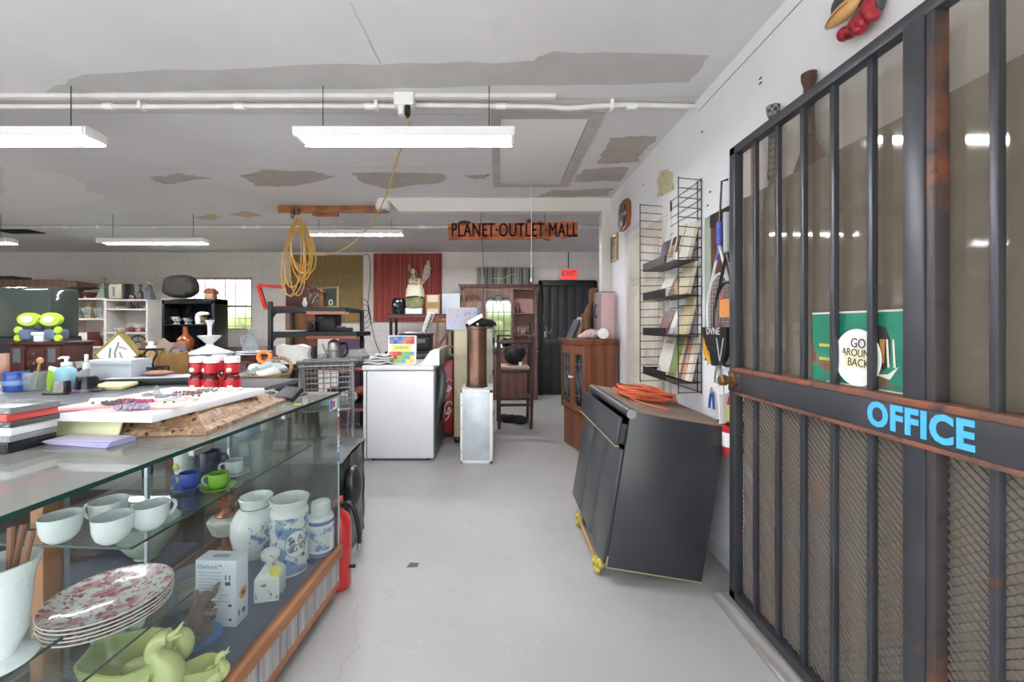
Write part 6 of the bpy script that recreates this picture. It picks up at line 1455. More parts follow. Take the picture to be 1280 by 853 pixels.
one('tape_roll', 'bright orange roll of tape on top of the wicker basket', 'tape', tp, mk('tape_orange', '#e87a2c', .5), (X_(328, 3.2), 3.23, .851 + .19))
stack_papers('spread of pale green and white papers at the front of the brown table', (X_(347, 3.0) - .02, 3.03, .851), .26, .10, 5, 4, mk('pale_green_paper', '#b5c0b2', .7))
one('brown_folder', 'brown folder sticking out from under the pale papers on the brown table', 'folder', MB().box((-.11, -.05, 0), (.11, .05, .010), .002), mk('folder_brown', '#8a6a58', .7), (X_(318, 3.0), 3.03, .851), -6)
stack_papers('crumpled white paper at the left of the brown table beside the jars', (X_(308, 3.05), 3.06, .851 + .0), .10, .08, 3, 20)
dkn = MB().box((-.09, -.012, 0), (.09, .012, .012), .004)
one('black_pen_case', 'slim black case lying behind the right jar on the brown table', 'case', dkn, black_soft, (X_(300, 3.2), 3.22, .852), 4)

# table C further back with the tiered white stand
tcC = thing('long_table', 'long dark table before the window carrying the white tiered stand', 'table', (0, 0, 0))
MB().box((-4.05, 4.02, .91), (-2.46, 4.62, .94), .004).build('tabletop', wood_red, tcC)
for x in (-4.0, -2.52):
    for y in (4.07, 4.57): MB().box((x - .025, y - .025, 0), (x + .025, y + .025, .91)).build('leg', wood_red, tcC)
tier = thing('tiered_stand', 'white three tiered ceramic stand on the long dark table before the window', 'stand', (X_(262, 4.25), 4.25, .941))
MB().lathe([(.13, 0), (.14, .01), (.20, .04), (.225, .065), (.215, .07), (.13, .10), (.07, .13), (.04, .145)], 32, None, True, True, wob=lambda a, z: 1 + .02 * math.sin(12 * a)).build('lower_tier', porcelain, tier)
MB().lathe([(.04, .14), (.03, .165), (.05, .18), (.10, .235), (.11, .25), (.10, .252), (.04, .21), (.022, .215)], 28, None, True, True, wob=lambda a, z: 1 + .02 * math.sin(10 * a)).build('middle_tier', porcelain, tier)
MB().lathe([(.022, .21), (.018, .30), (.022, .36), (.04, .40), (.045, .415), (.035, .415), (.0, .39)], 20, None, True, False).build('upper_tier', porcelain, tier)
pls = []
pl0 = None
for k, (u, y, r_) in enumerate(((318, 4.22, .17), (318, 4.22, .168), (300, 4.30, .15))):
    zz_ = .941 + (.0, .022, .0)[k] + .04
    l = ['lower white platter under the clear glass jug', 'upper white platter carrying the clear glass jug', 'pale plate left of the white platters on the long table'][k]
    o = one('platter', l, 'plate', MB().lathe([(.6 * r_, 0), (.65 * r_, .004), (r_, .018), (r_, .022), (.62 * r_, .009), (0, .008)], 30, None, True, False), porcelain, (X_(u, y) - (.11 if k == 2 else 0), y + (.1 if k == 2 else 0), zz_ - (.04 if k == 2 else 0)), 0, 'white plates on the long table')
one('dark_red_box', 'dark red box under the white platters on the long table', 'box', MB().box((-.17, -.12, 0), (.17, .12, .0395), .004), mk('maroon_card', '#4a1f22', .5), (X_(322, 4.22), 4.22, .941))
jug = thing('glass_jug', 'clear glass jug with stopper on the white platter before the window', 'jug', (X_(313, 4.22), 4.22, .941 + .073))
MB().lathe([(.05, 0), (.07, .03), (.075, .07), (.05, .12), (.028, .15), (.03, .19), (.034, .2)], 22, None, True, False).build('body', glassware, jug)
MB().tube([(-.035, 0, .18), (-.10, 0, .15), (-.085, 0, .08), (-.07, 0, .06)], .009, 8, sub=4).sph((0, 0, .225), .028, 12, 8).build('handle', glassware, jug)
wt = thing('serving_tray', 'brown wooden tray heaped with blue and silver pieces on the long table', 'tray', (X_(215, 4.1), 4.16, .941))
MB().box((-.28, -.11, 0), (.24, .11, .015), .003).box((-.28, -.11, .015), (.24, -.095, .05), .003).box((-.28, .095, .015), (.24, .11, .05), .003).build('tray', wood_mid, wt)
for k, (dx, c) in enumerate(((-.12, '#7d93a8'), (-.02, '#c3c6c8'), (.08, '#5f7894'), (.17, '#9aa3a8'))):
    vase(['blue grey', 'silvery', 'deep blue', 'pale grey'][k] + ' small pot in the row on the brown serving tray', (X_(215, 4.1) + dx, 4.16 + .02 * (k % 2), .9565), .8, mk('traypot_' + 'abcd'[k], c, .3), None, [(.04, 0), (.05, .03), (.03, .08), (.045, .11), (.04, .11), (0, .03)], 'pot')
flat_ = MB()
one('pinkish_drawer', 'pinkish wooden drawer front standing behind the brown tray', 'drawer', MB().box((-.24, 0, 0), (.24, .03, .17), .004).box((-.2, -.012, .05), (.2, 0, .06)), mk('pinkish_wood', '#9a7a6a', .6), (X_(205, 4.4), 4.38, .941))
lp = MB(); lp.lathe([(.05, 0), (.06, .01), (.02, .04), (.018, .12), (.04, .16), (.015, .19)], 18)
one('wooden_ornament', 'tall brown turned wooden piece beside the tiered stand', 'ornament', lp, mk('turned_wood', '#8a5a34', .45), (X_(228, 4.45), 4.45, .941), 0)
one('purple_storage_bin', 'long mauve box below the far window', 'box', MB().box((-.45, 0, 0), (.55, .25, .95), .006), mk('mauve_panel', '#8b727c', .6), (X_(293, 6.6), 6.6, .001))
# ================================================================ GLASS SHOWCASE (local: t from the far end toward the camera, d inward from the front, z up)
ang = math.atan(.056)
CO = Vector((-.7486, 1.90, 0))
ex_ = Vector((-math.sin(ang), -math.cos(ang), 0))       # t: toward the camera
ey_ = Vector((-math.cos(ang), math.sin(ang), 0))        # d: inward, to the left
CM = Matrix(((ex_.x, ey_.x, 0, CO.x), (ex_.y, ey_.y, 0, CO.y), (0, 0, 1, 0), (0, 0, 0, 1)))
CI = CM.inverted()
def W(t, d, z): return CM @ Vector((t, d, z))
def cs(mb): mb.M = CM; return mb
LEN, DEP, TOP, DECK = 1.72, .56, .978, .25
sh = thing('glass_showcase', 'long glass showcase with wooden base in the left foreground', 'display case', (0, 0, 0))
m_grayw = mk('gray_plank_paper', '#b5b2b2', .6, tex=[('noise', 3, '#9a9698', .42, .60, (14, 14, .5)), ('noise', 5, '#77737a', .58, .68, (22, 22, .4))])
m_orw = mk('case_wood', '#a8714a', .5, tex=('wood', 3, '#94603c', .3, .8, (.4, .4, 2)))
m_carpet = mk('navy_carpet', '#3a4760', .9, tex=('noise', 200, '#475672', .4, .65))
cs(MB()).box((0, .0, .055), (LEN, .02, .085), .002).build('kick_board', m_orw, sh)
cs(MB()).box((0, .004, .085), (LEN, .02, .205)).build('front_panel', m_grayw, sh)
for k in range(1, 15): cs(MB()).box((k * .117, .0035, .086), (k * .117 + .003, .0045, .204)).build('plank_joint', mk('joint_dark', '#5a5758', .8), sh)
cs(MB()).box((-.002, -.014, .205), (LEN, .022, .252), .003).build('front_rail', m_orw, sh)
cs(MB()).box((-.0, .02, .055), (.02, DEP, .25)).box((LEN - .02, .02, .055), (LEN, DEP, .25)).box((.02, DEP - .02, .055), (LEN - .02, DEP, .25)).build('base_box', m_orw, sh)
cs(MB()).box((.06, .06, 0), (LEN - .05, DEP - .04, .055)).build('plinth', wood_dark, sh)
cs(MB()).box((.018, .02, DECK - .012), (LEN - .02, DEP - .012, DECK)).build('deck', m_carpet, sh)
cs(MB()).box((0.01, DEP - .014, DECK), (LEN, DEP, .305), .002).build('back_rail', mk('dark_rail', '#6b3d28', .45), sh)
cs(MB()).box((0, -.002, TOP - .010), (LEN, DEP, TOP)).build('top_glass', glassy('counter_glass', '#cdd6d1', .5, '#b4b5ae', .015, 1.6), sh)
eg = cs(MB()).box((-.001, -.004, TOP - .0105), (LEN, -.002, TOP)).box((-.003, -.003, TOP - .0105), (-.001, DEP, TOP)); eg.build('top_edge', glass_edge, sh)
cs(MB()).box((.004, .004, DECK), (LEN, .010, TOP - .011)).build('front_glass', glassy('front_glass', '#f3f7f6', .015), sh)
cs(MB()).box((-.001, .004, DECK), (.004, DEP, TOP - .011)).build('end_glass', glassy('end_glass', '#e3eae7', .07, '#8f9a96'), sh)
cs(MB()).box((-.0015, .0035, DECK), (.0045, .0095, TOP - .011)).build('corner_edge', mk('pale_glass_edge', '#9fb5ae', .15), sh)
def gshelf(t0, t1, d0, d1, z):
    s = cs(MB()).box((t0, d0, z - .006), (t1, d1, z)).build('glass_shelf', glassy('shelf_glass', '#eef4f2', .05, '#a8b2ae', .02, 1.5), sh)
    cs(MB()).box((t0, d0 - .0015, z - .006), (t1, d0, z)).box((t1, d0, z - .006), (t1 + .0015, d1, z)).build('shelf_edge', glass_edge, s)
SH1, SH2, SH3 = .735, .475, .67
gshelf(.03, .905, .12, DEP - .03, SH1)
gshelf(.68, 1.55, .15, DEP - .03, SH2)
gshelf(1.105, LEN - .03, .06, DEP - .03, SH3)
cs(MB()).box((.755, .49, DECK), (.80, .53, TOP - .012), .002).build('wood_post', m_orw, sh)
stn = cs(MB())
for t in (1.3, .45, .035): stn.box((t, DEP - .05, DECK), (t + .014, DEP - .038, TOP - .012))
stn.box((.733, .49, DECK), (.747, .50, TOP - .012)); stn.build('shelf_standard', mk('aluminium', '#a9b0b5', .35, .8), sh)
cs(MB()).box((.42, -.006, TOP - .024), (.455, .008, TOP - .010)).build('glass_clip', steel, sh)
cs(MB()).box((.80, -.006, TOP - .028), (.86, .012, TOP - .010), .003).build('glass_clip', steel, sh)
stk = cs(MB())
def stick(mb, m, t0, t1, z0, z1, d=.0030): mb.mat(m).box((t0, d, z0), (t1, d + .0008, z1))
sw, sb_, so_, sr = mk('sticker_white', '#d8d9dc', .5), mk('sticker_blue', '#3a66b4', .5), mk('sticker_orange', '#d06a34', .5), mk('sticker_red', '#a83230', .5)
stick(stk, sw, .022, .095, .905, .955); stick(stk, sb_, .070, .092, .908, .952, .0026); stick(stk, sr, .046, .066, .916, .945, .0026)
for k, m in enumerate((sw, sr, so_, sw, sw, sb_)):
    z1 = .90 - k * .042; stick(stk, m, .0, .018, z1 - .036, z1)
    stick(stk, mk('sticker_ink', '#8d8f98', .5) if k % 2 else sb_, .004, .014, z1 - .024, z1 - .012, .0026)
stk.build('card_stickers', None, sh)

def at_case(u, v, z): return onz(u, v, z)
D = DECK + .001
# ---- lidded jars and canisters on the deck
m_delft = mk('delft_white', '#e3e6e4', .2, coat=.4, tex=[('noise', 16, '#5b79a8', .56, .63), ('noise', 40, '#8aa1c2', .60, .66)])
m_delft2 = mk('delft_pale', '#dde3e2', .22, coat=.4, tex=[('noise', 20, '#6d8ab5', .60, .66)])
m_jarw = mk('jar_white', '#ecefec', .2, coat=.4)
gj = thing('ginger_jar', 'round white ginger jar with blue flowers behind the open canister', 'jar', onz(320, 693, DECK) + Vector((0, 0, .001)))
MB().lathe([(.055, 0), (.058, .012), (.09, .05), (.102, .11), (.098, .165), (.075, .205), (.058, .215)], 32).build('body', m_jarw, gj)
MB().lathe([(.056, .214), (.060, .218), (.064, .245), (.070, .262), (.066, .266), (.056, .245), (.05, .15), (0, .14)], 32, None, True, False).build('rim', m_jarw, gj)
MB().lathe([(.0575, .216), (.0605, .219), (.0615, .224), (.0585, .222)], 32, None, False, False).build('blue_band', mk('delft_blue', '#5b79a8', .25), gj)
fp = MB()
def patch_on(mb, prof_r, z0, z1, a0, a1, off=.0008, nu=14, nv=10):
    mb.sheet(lambda u, v: ((prof_r(z0 + (z1 - z0) * v) + off) * math.cos(R(a0 + (a1 - a0) * u)), (prof_r(z0 + (z1 - z0) * v) + off) * math.sin(R(a0 + (a1 - a0) * u)), z0 + (z1 - z0) * v), nu, nv)
def interp(prof):
    def f(z):
        for (r0, z0), (r1, z1) in zip(prof, prof[1:]):
            if z0 <= z <= z1: return r0 + (r1 - r0) * (z - z0) / max(1e-6, z1 - z0)
        return prof[-1][0]
    return f
patch_on(fp, interp([(.058, .012), (.09, .05), (.102, .11), (.098, .165), (.075, .205)]), .05, .18, -75, -5)
fp.build('flower_print', mk('flower_print', '#dfe4e0', .2, coat=.4, tex=[('noise', 22, '#5a7fae', .50, .58), ('noise', 60, '#2f5688', .60, .64)]), gj)
cn = thing('open_canister', 'tall white canister with blue flowers and lettered oval, no lid', 'canister', onz(362, 712, DECK) + Vector((0, 0, .001)))
MB().lathe([(.068, 0), (.074, .006), (.074, .255), (.070, .263), (.066, .268), (.068, .275), (.078, .305), (.074, .308), (.064, .278), (.062, .12), (0, .11)], 36, None, True, False).build('body', m_jarw, cn)
fp = MB(); patch_on(fp, lambda z: .074, .012, .245, -160, 40, .0008, 30, 10); fp.build('flower_print', mk('flower_print_bold', '#dfe4e0', .2, coat=.4, tex=[('noise', 18, '#6d93bd', .47, .56), ('noise', 45, '#2c5384', .57, .62)]), cn)
fp = MB(); patch_on(fp, lambda z: .074, .278 - .012, .29, 0, 1)
ovl = MB()
n = 28
a0 = -42
def onc(a, z, off=.0016): return ((.074 + off) * math.cos(R(a)), (.074 + off) * math.sin(R(a)), z)
pts = [(a0 + 34 * math.cos(2 * PI * i / n), .135 + .055 * math.sin(2 * PI * i / n)) for i in range(n)]
ovl.mat(m_jarw).add([onc(a0, .135)] + [onc(*p) for p in pts], [(0, i + 1, (i + 1) % n + 1) for i in range(n)])
ovl.mat(mk('delft_blue', '#5b79a8', .25)).tube([onc(*p) for p in pts], .0016, 5, closed=True)
ovl.mat(mk('jar_ink', '#3a3c42', .5))
for s_, a, z in (('S', -60, .15), ('A', -32, .157), ('G', -48, .118), ('C', -24, .12)):
    ovl.text(s_, .04, Matrix.Translation(onc(a, z, .002)) @ rot(90, 0, 90 + a), .0006, xs=.9)
ovl.build('lettered_oval', None, cn)
lc_ = thing('lidded_canister', 'white and blue lidded canister at the far end of the showcase', 'canister', onz(401, 690, DECK) + Vector((0, .0, .001)))
MB().lathe([(.052, 0), (.057, .005), (.057, .16), (.052, .172), (.04, .178), (.036, .178)], 32).build('body', m_jarw, lc_)
MB().lathe([(.037, .176), (.043, .182), (.043, .225), (.038, .232), (.0, .234)], 30).build('lid', m_delft2, lc_)
fp = MB(); patch_on(fp, lambda z: .057, .03, .13, -120, 20, .0008, 22, 8); fp.build('flower_print', mk('flower_print_soft', '#dfe4e0', .2, coat=.4, tex=[('noise', 20, '#6f8fd0', .52, .60)]), lc_)
MB().lathe([(.0575, .142), (.058, .144), (.058, .156), (.0575, .158)], 32, None, False, False).lathe([(.0572, .006), (.0578, .008), (.0578, .016), (.0572, .018)], 32, None, False, False).build('blue_band', mk('cobalt_band', '#4f68b8', .25), lc_)
sbt = thing('floral_bottle', 'small square white porcelain bottle with flowers and a yellow tag', 'bottle', onz(338, 745, DECK) + Vector((0, 0, .001)), 12)
MB().lathe([(.055, 0), (.06, .004), (.06, .085), (.055, .095), (.03, .118), (.022, .122)], 4, rot(0, 0, 45)).build('body', mk('bottle_porcelain', '#e6e9e8', .2, coat=.4), sbt)
MB().lathe([(.018, .118), (.016, .14), (.03, .146), (.034, .152), (.034, .166), (.026, .176), (0, .18)], 20).build('stopper', mk('floral_porcelain', '#e3e3e2', .2, tex=('noise', 45, '#b06a5c', .60, .66)), sbt)
MB().box((-.038, -.0438, .01), (.038, -.043, .082)).box((.043, -.038, .01), (.0438, .038, .082)).build('flower_print', mk('floral_porcelain_side', '#e6e9e8', .2, tex=[('noise', 30, '#b04a4a', .62, .66), ('noise', 34, '#5a7f5a', .63, .68)]), sbt)
MB().lathe([(.0, 0), (.020, .001), (.020, .003), (.0, .003)], 8, TR((.03, -.042, .115), 70, 10, 20)).build('yellow_tag', mk('tag_yellow', '#e3d23a', .6), sbt)
ol = thing('oil_lamp', 'old oil lamp with copper burner on a frosted faceted glass font', 'lamp', onz(283, 688, DECK) + Vector((0, 0, .001)))
MB().lathe([(.055, 0), (.05, .012), (.022, .03), (.018, .07)], 16).build('foot', mk('amber_glass', '#8a4a26', .2), ol)
MB().lathe([(.018, .065), (.055, .085), (.078, .145), (.074, .155), (.045, .165), (.03, .168)], 8).build('font', mk('frosted_glass', '#a9a9a2', .25, spec=.7), ol)
cbm = mk('burner_copper', '#8a5238', .38, .8)
MB().lathe([(.045, .160), (.046, .168), (.03, .178), (.024, .20), (.026, .205), (.034, .21), (.036, .235), (.024, .245)], 22).build('collar', cbm, ol)
bpr = MB()
for k in range(10):
    a = 2 * PI * k / 10; bpr.tube([(.03 * math.cos(a), .03 * math.sin(a), .238), (.036 * math.cos(a), .036 * math.sin(a), .255), (.03 * math.cos(a), .03 * math.sin(a), .268)], .004, 6)
bpr.lathe([(.014, .24), (.018, .258), (.008, .27)], 14).tube([(.03, -.01, .225), (.062, -.02, .225)], .003, 6).cyl((.0, 0, 0), .0001, .0001, 4).lathe([(0, -.002), (.010, -.002), (.010, .002), (0, .002)], 14, TR((.064, -.021, .225), 0, 90, 0), False, False)
bpr.build('burner', cbm, ol)
# printed box
q0 = onz(243, 784, DECK); q1 = onz(296, 784, DECK)
pb = thing('printed_box', 'white printed carton with blue heading and plug pictures in the showcase', 'box', ((q0.x + q1.x) / 2, q0.y, DECK + .001), -3)
bw2 = (q1.x - q0.x) / 2; bhh_ = .228
MB().box((-bw2, 0, 0), (bw2, .062, bhh_), .002).build('carton', mk('carton_white', '#dfe3ee', .45), pb)
pr_ = MB().mat(mk('teal_print', '#3f93b8', .5)).text('CharLock™', .020, TR((-bw2 + .008, -.0006, bhh_ - .022), 90, 0, 0), .0003, 'LEFT', .9)
pr_.text('CharLock', .016, TR((-bw2 + .012, -.0006, .012), 90, 0, 0), .0003, 'LEFT', .9)
pr_.mat(mk('gray_print', '#a3a9ba', .6))
for k in range(13):
    z = bhh_ - .043 - k * .011; wdt = (1.25, 1.2, 1.25, .7, 1.2, 1.25, .9, 1.2, .8, 1.25, 1.1, .6, 1.0)[k]
    if 7 <= k <= 9: pr_.box((-bw2 + .05, -.0006, z), (-bw2 + .05 + .06 * wdt, -.0001, z + .0022))
    else: pr_.box((-bw2 + .010, -.0006, z), (-bw2 + .010 + .068 * wdt, -.0001, z + .0022))
pr_.mat(mk('print_navy', '#23262f', .5))
for x, z in ((bw2 - .030, bhh_ - .085), (bw2 - .082, .028)):
    pr_.box((x - .009, -.0008, z), (x + .010, -.0001, z + .012))
    for s in (-1, 1): pr_.box((x + s * .007 - .002, -.0008, z + .018), (x + s * .007 + .002, -.0001, z + .036))
pr_.box((bw2 - .028, -.0007, .07), (bw2 - .016, -.0001, .078)).box((bw2 - .026, -.0007, .022), (bw2 - .016, -.0001, .029))
pr_.mat(mk('orange_print', '#e0902e', .5)).lathe([(0, 0), (.02, 0), (.02, .0006), (0, .0006)], 20, TR((bw2 + .0001, .035, .10), 0, 90, 0)).mat(mk('print_navy', '#23262f', .5)).lathe([(0, 0), (.009, 0), (.009, .0009), (0, .0009)], 14, TR((bw2 + .0001, .035, .10), 0, 90, 0))
pr_.mat(mk('print_maroon', '#7a2a3a', .5)).box((bw2, .03, .03), (bw2 + .0007, .045, .045)).box((bw2, .012, .03), (bw2 + .0007, .018, .05))
pr_.mat(mk('gray_print', '#a3a9ba', .6)).box((-.03, .02, bhh_), (.03, .04, bhh_ + .0006))
pr_.build('printing', None, pb)
# brown figurine in a bowl on a blue dish
bdz = onz(247, 803, DECK)
one('blue_dish', 'bright blue shallow dish under the brown elephant figurine', 'dish', MB().lathe([(.046, 0), (.05, .004), (.068, .014), (.068, .018), (.05, .009), (0, .008)], 30, None, True, False), mk('dish_blue', '#3a8ce0', .2, coat=.5), bdz + Vector((0, 0, .001)))
sbw = one('silver_bowl', 'small dull silver bowl standing in the bright blue dish', 'bowl', MB().lathe([(.030, 0), (.033, .004), (.043, .035), (.043, .038), (.039, .037), (.029, .010), (0, .009)], 28, None, True, False), mk('dull_silver', '#8f8d8a', .35, .6), bdz + Vector((0, 0, .0105)))
el = thing('elephant_figurine', 'brown elephant figurine with raised trunk sitting in the silver bowl', 'figurine', bdz + Vector((0, 0, .021)), 35)
m_el = mk('elephant_brown', '#6d5448', .5, tex=('noise', 18, '#5a443a', .4, .65))
eb = MB().tube([(0, 0, .0), (0, 0, .03), (.002, 0, .06), (.006, 0, .085), (.014, -.002, .108)], [.024, .034, .034, .028, .024], 16, sub=4)
eb.sph((.018, -.004, .118), (.024, .022, .022), 14, 10).tube([(.034, -.010, .122), (.046, -.016, .134), (.050, -.018, .152), (.060, -.020, .164)], [.012, .009, .007, .004], 10, sub=4)
eb.tube([(.018, -.026, .085), (.040, -.034, .078), (.052, -.034, .085)], [.013, .010, .007], 10, sub=3).tube([(.018, .026, .085), (.036, .034, .07), (.044, .03, .06)], [.013, .010, .007], 10, sub=3).tube([(.01, -.026, .03), (.034, -.03, .022), (.036, -.03, .012)], [.018, .013, .010], 10, sub=3).tube([(.01, .026, .03), (.034, .03, .022), (.036, .03, .012)], [.018, .013, .010], 10, sub=3)
eb.build('body', m_el, el)
for s in (-1, 1): MB().sph((.004, s * .026, .118), (.006, .017, .020), 12, 8, TR((0, 0, 0), 0, 0, s * 12)).build('ear', m_el, el)
for s in (-1, 1): MB().tube([(.036, s * .010 - .004, .112), (.052, s * .014 - .004, .110), (.058, s * .014 - .004, .118)], [.003, .0025, .001], 6, sub=3).build('tusk', porcelain, el)
cdp = onz(237, 758, DECK); cdj = thing('candle_jar', 'short amber candle jar half hidden behind the printed carton', 'candle', cdp + Vector((0, 0, .001)))
MB().lathe([(.036, 0), (.04, .006), (.042, .08), (.040, .08), (.036, .01), (0, .01)], 22, None, True, False).build('jar', glassware, cdj)
MB().lathe([(.036, .011), (.038, .05), (0, .052)], 22).build('wax', mk('tan_wax', '#b89a70', .5), cdj)

# pale green swan dishes
m_sw = mk('celery_glaze', '#cbd07c', .16, coat=.5, tex=('noise', 5, '#d9dba8', .45, .7))
def swan_dish(name, label, loc, s, rz, bowl=True):
    t = thing(name, label, 'dish', loc, rz)
    S = Matrix.Scale(s, 4)
    b = MB()
    b.lathe([(.045, 0), (.07, .006), (.092, .04), (.105, .085), (.112, .118), (.105, .12), (.096, .085), (.08, .04), (.05, .014), (0, .012)], 32, S, True, False, 1.15, .8, wob=lambda a, z: 1 + .06 * math.sin(5 * a) * (z > .06))
    b.build('bowl', m_sw, t)
    def swan(x, y, a, k):
        M_ = S @ Matrix.Translation((x, y, 0)) @ rot(0, 0, a) @ Matrix.Scale(k, 4)
        w = MB()
        w.tube([(-.075, 0, .05), (-.05, 0, .045), (0, 0, .04), (.035, 0, .04), (.055, 0, .06), (.050, 0, .09), (.028, 0, .115), (.020, 0, .14), (.035, 0, .165), (.055, 0, .168)], [.010, .028, .040, .036, .026, .020, .015, .013, .014, .016], 14, M_, ) if False else w.tube([M_ @ Vector(p) for p in spline([(-.075, 0, .05), (-.05, 0, .045), (0, 0, .04), (.035, 0, .04), (.055, 0, .06), (.050, 0, .09), (.028, 0, .115), (.020, 0, .14), (.035, 0, .165), (.055, 0, .168)], 4)[0]], [r_ * s * k for r_ in spline([(0, 0, 0)] * 10, 4, False, [.014, .038, .056, .054, .042, .032, .024, .020, .020, .021])[1]], 14)
        w.tube([M_ @ Vector(p) for p in ((.055, 0, .168), (.075, .002, .178), (.088, .006, .196))], [.010 * s * k, .006 * s * k, .003 * s * k], 8)
        w.tube([M_ @ Vector(p) for p in ((.060, 0, .160), (.080, -.004, .166), (.092, -.008, .172))], [.009 * s * k, .005 * s * k, .003 * s * k], 8)
        w.sph((0, 0, 0), (.060 * s * k, .022 * s * k, .042 * s * k), 12, 8, M_ @ TR((-.01, .032, .06), 0, 20, 8) @ Matrix.Scale(1 / (s * k), 4) if False else Matrix.Translation(M_ @ Vector((-.01, .03, .06))) @ rot(0, 20, a))
        return w
    o = swan(.078, -.02, 25, 1.03 if bowl else .95).build('swan', m_sw, t)
    if bowl: MB().sph((.088, .08, .085), (.040, .034, .050), 18, 12, S).build('wing', m_sw, t)
    else: swan(-.05, -.05, 160, .62).build('swan', m_sw, t)
    return t
swan_dish('swan_dish', 'large pale green swan dish at the bottom edge of the showcase', onz(160, 866, DECK) + Vector((0, 0, .001)), .98, -8)
swan_dish('swan_dish', 'small pale green swan dish nearest the wooden front rail', onz(255, 853, DECK) + Vector((-.006, 0, .001)), .44, 15, False)

# glass and bowls further in
bowlp = [(.045, 0), (.05, .006), (.05, .014), (.075, .04), (.105, .09), (.118, .14), (.12, .165), (.116, .165), (.10, .09), (.07, .045), (0, .03)]
lcr = thing('low_crate', 'low dark crate on the floor behind the showcase carrying the big bowl', 'crate', (-1.62, 1.74, 0), 0)
MB().box((-.20, -.35, .0), (.17, .18, .235), .004).build('body', mk('navy_box', '#252c3c', .8), lcr)
MB().box((-.21, -.36, .235), (.18, .19, .248), .003).build('lid', mk('navy_box', '#252c3c', .8), lcr)
bp_ = onz(222, 699, .25); one('mixing_bowl', 'large pale green glass mixing bowl behind the showcase back rail', 'bowl', MB().lathe(bowlp, 36, None, True, False), mk('pale_green_glass', '#a9b8ae', .2, coat=.3), (min(bp_.x, -1.58), bp_.y + .02, .249))
tubp = onz(140, 742, DECK)
one('plastic_tub', 'yellowish clear plastic tub behind the stacked red plates', 'tub', MB().lathe([(.05, 0), (.055, .004), (.062, .085), (.068, .088), (.068, .098), (.064, .098), (.058, .01), (0, .008)], 28, None, True, False), mk('cloudy_plastic', '#aaa07a', .25, spec=.6), (-1.235, 1.40, DECK + .001))
one('glass_bowl', 'clear glass bowl beside the yellowish tub in the showcase', 'bowl', MB().lathe([(.04, 0), (.045, .005), (.06, .08), (.057, .08), (.042, .008), (0, .008)], 24, None, True, False), glassware, (-1.20, 1.56, DECK + .001))
one('blue_white_bowl', 'blue and white bowl on the deck under the stacked red plates', 'bowl', MB().lathe([(.035, 0), (.04, .006), (.062, .04), (.066, .065), (.062, .065), (.038, .012), (0, .01)], 28, None, True, False), m_delft2, onz(148, 812, DECK) + Vector((.0, 0, .001)))
# stack of red transferware plates
m_pl_ = mk('transferware', '#ebe3dc', .22, coat=.4, tex=[('noise', 30, '#cf959c', .52, .56), ('noise', 75, '#a8404e', .54, .58), ('voronoi', 38, '#b8606c', .16, .06)])
m_pw = mk('plate_rim_white', '#e9e1dc', .25, coat=.4)
pc_ = Vector((-1.095, 1.128, SH2 + .001))
pprof = [(.075, 0), (.082, .004), (.095, .009), (.140, .019), (.1405, .022), (.095, .0125), (.08, .0075), (0, .006)]
for k in range(5):
    l = ['bottom plate', 'second plate from the bottom', 'middle plate', 'second plate from the top', 'top plate'][k] + ' of the red and white flowered stack'
    t = thing('dinner_plate', l, 'plate', pc_ + Vector((rnd.uniform(-.002, .002), rnd.uniform(-.002, .002), .0098 * k)), 40 * k, 'red flowered plates')
    if k == 0:
        MB().lathe(pprof, 48, None, True, False).build('plate', m_pl_, t)
        MB().lathe([(.1395, .0185), (.1412, .0195), (.1412, .0222), (.139, .0222)], 48, None, False, False).build('rim_line', m_pw, t)
        proto = t
    else:
        for ch in [o for o in bpy.data.objects if o.parent == proto]:
            c = ch.copy(); C.objects.link(c); c.parent = t
# milk glass cups on the upper glass shelf
z1 = SH1 + .001
m_mg = mk('milk_glass', '#f3f5f7', .2, coat=.3, bump=('voronoi', 60, .12))
def cup(label, p, rz, handle_deg=180, s=1.0, m=m_mg, group='milk glass cups', name='punch_cup', prof=None, hz=(.028, .058), hr=.038):
    t = thing(name, label, 'cup', p, rz, group)
    prof = prof or [(.019, 0), (.024, .003), (.035, .016), (.0405, .035), (.0425, .068), (.0405, .068), (.038, .036), (.032, .018), (0, .006)]
    MB().lathe([(r_ * s, z * s) for r_, z in prof], 32, None, True, False).build('bowl', m, t)
    a = R(handle_deg); ca, sa = math.cos(a), math.sin(a)
    MB().tube([(ca * q * s, sa * q * s, z * s) for q, z in ((hr * .93, hz[1]), (hr + .012, hz[1] + .002), (hr + .020, (hz[0] + hz[1]) / 2), (hr + .008, hz[0] - .004), (hr * .80, hz[0] - .002))], .0042 * s, 8, sub=4).build('handle', m, t)
    return t
cup('milk glass cup at the left front of the upper glass shelf', onz(76, 677, SH1) + Vector((0, 0, .001)), 0, 120)
cup('milk glass cup at the middle front of the upper glass shelf', onz(141, 678, SH1) + Vector((0, 0, .001)), 0, 60)
cup('milk glass cup behind the middle one with its handle to the left', onz(136, 656, SH1) + Vector((0, 0, .001)), 0, 195)
cup('milk glass cup at the right nearest the blue saucer', onz(188, 661, SH1) + Vector((0, 0, .001)), 0, 60)
demi = [(.019, 0), (.022, .003), (.029, .012), (.0305, .05), (.029, .05), (.027, .012), (0, .006)]
saup = [(.024, 0), (.026, .003), (.052, .010), (.053, .0125), (.025, .0055), (0, .005)]
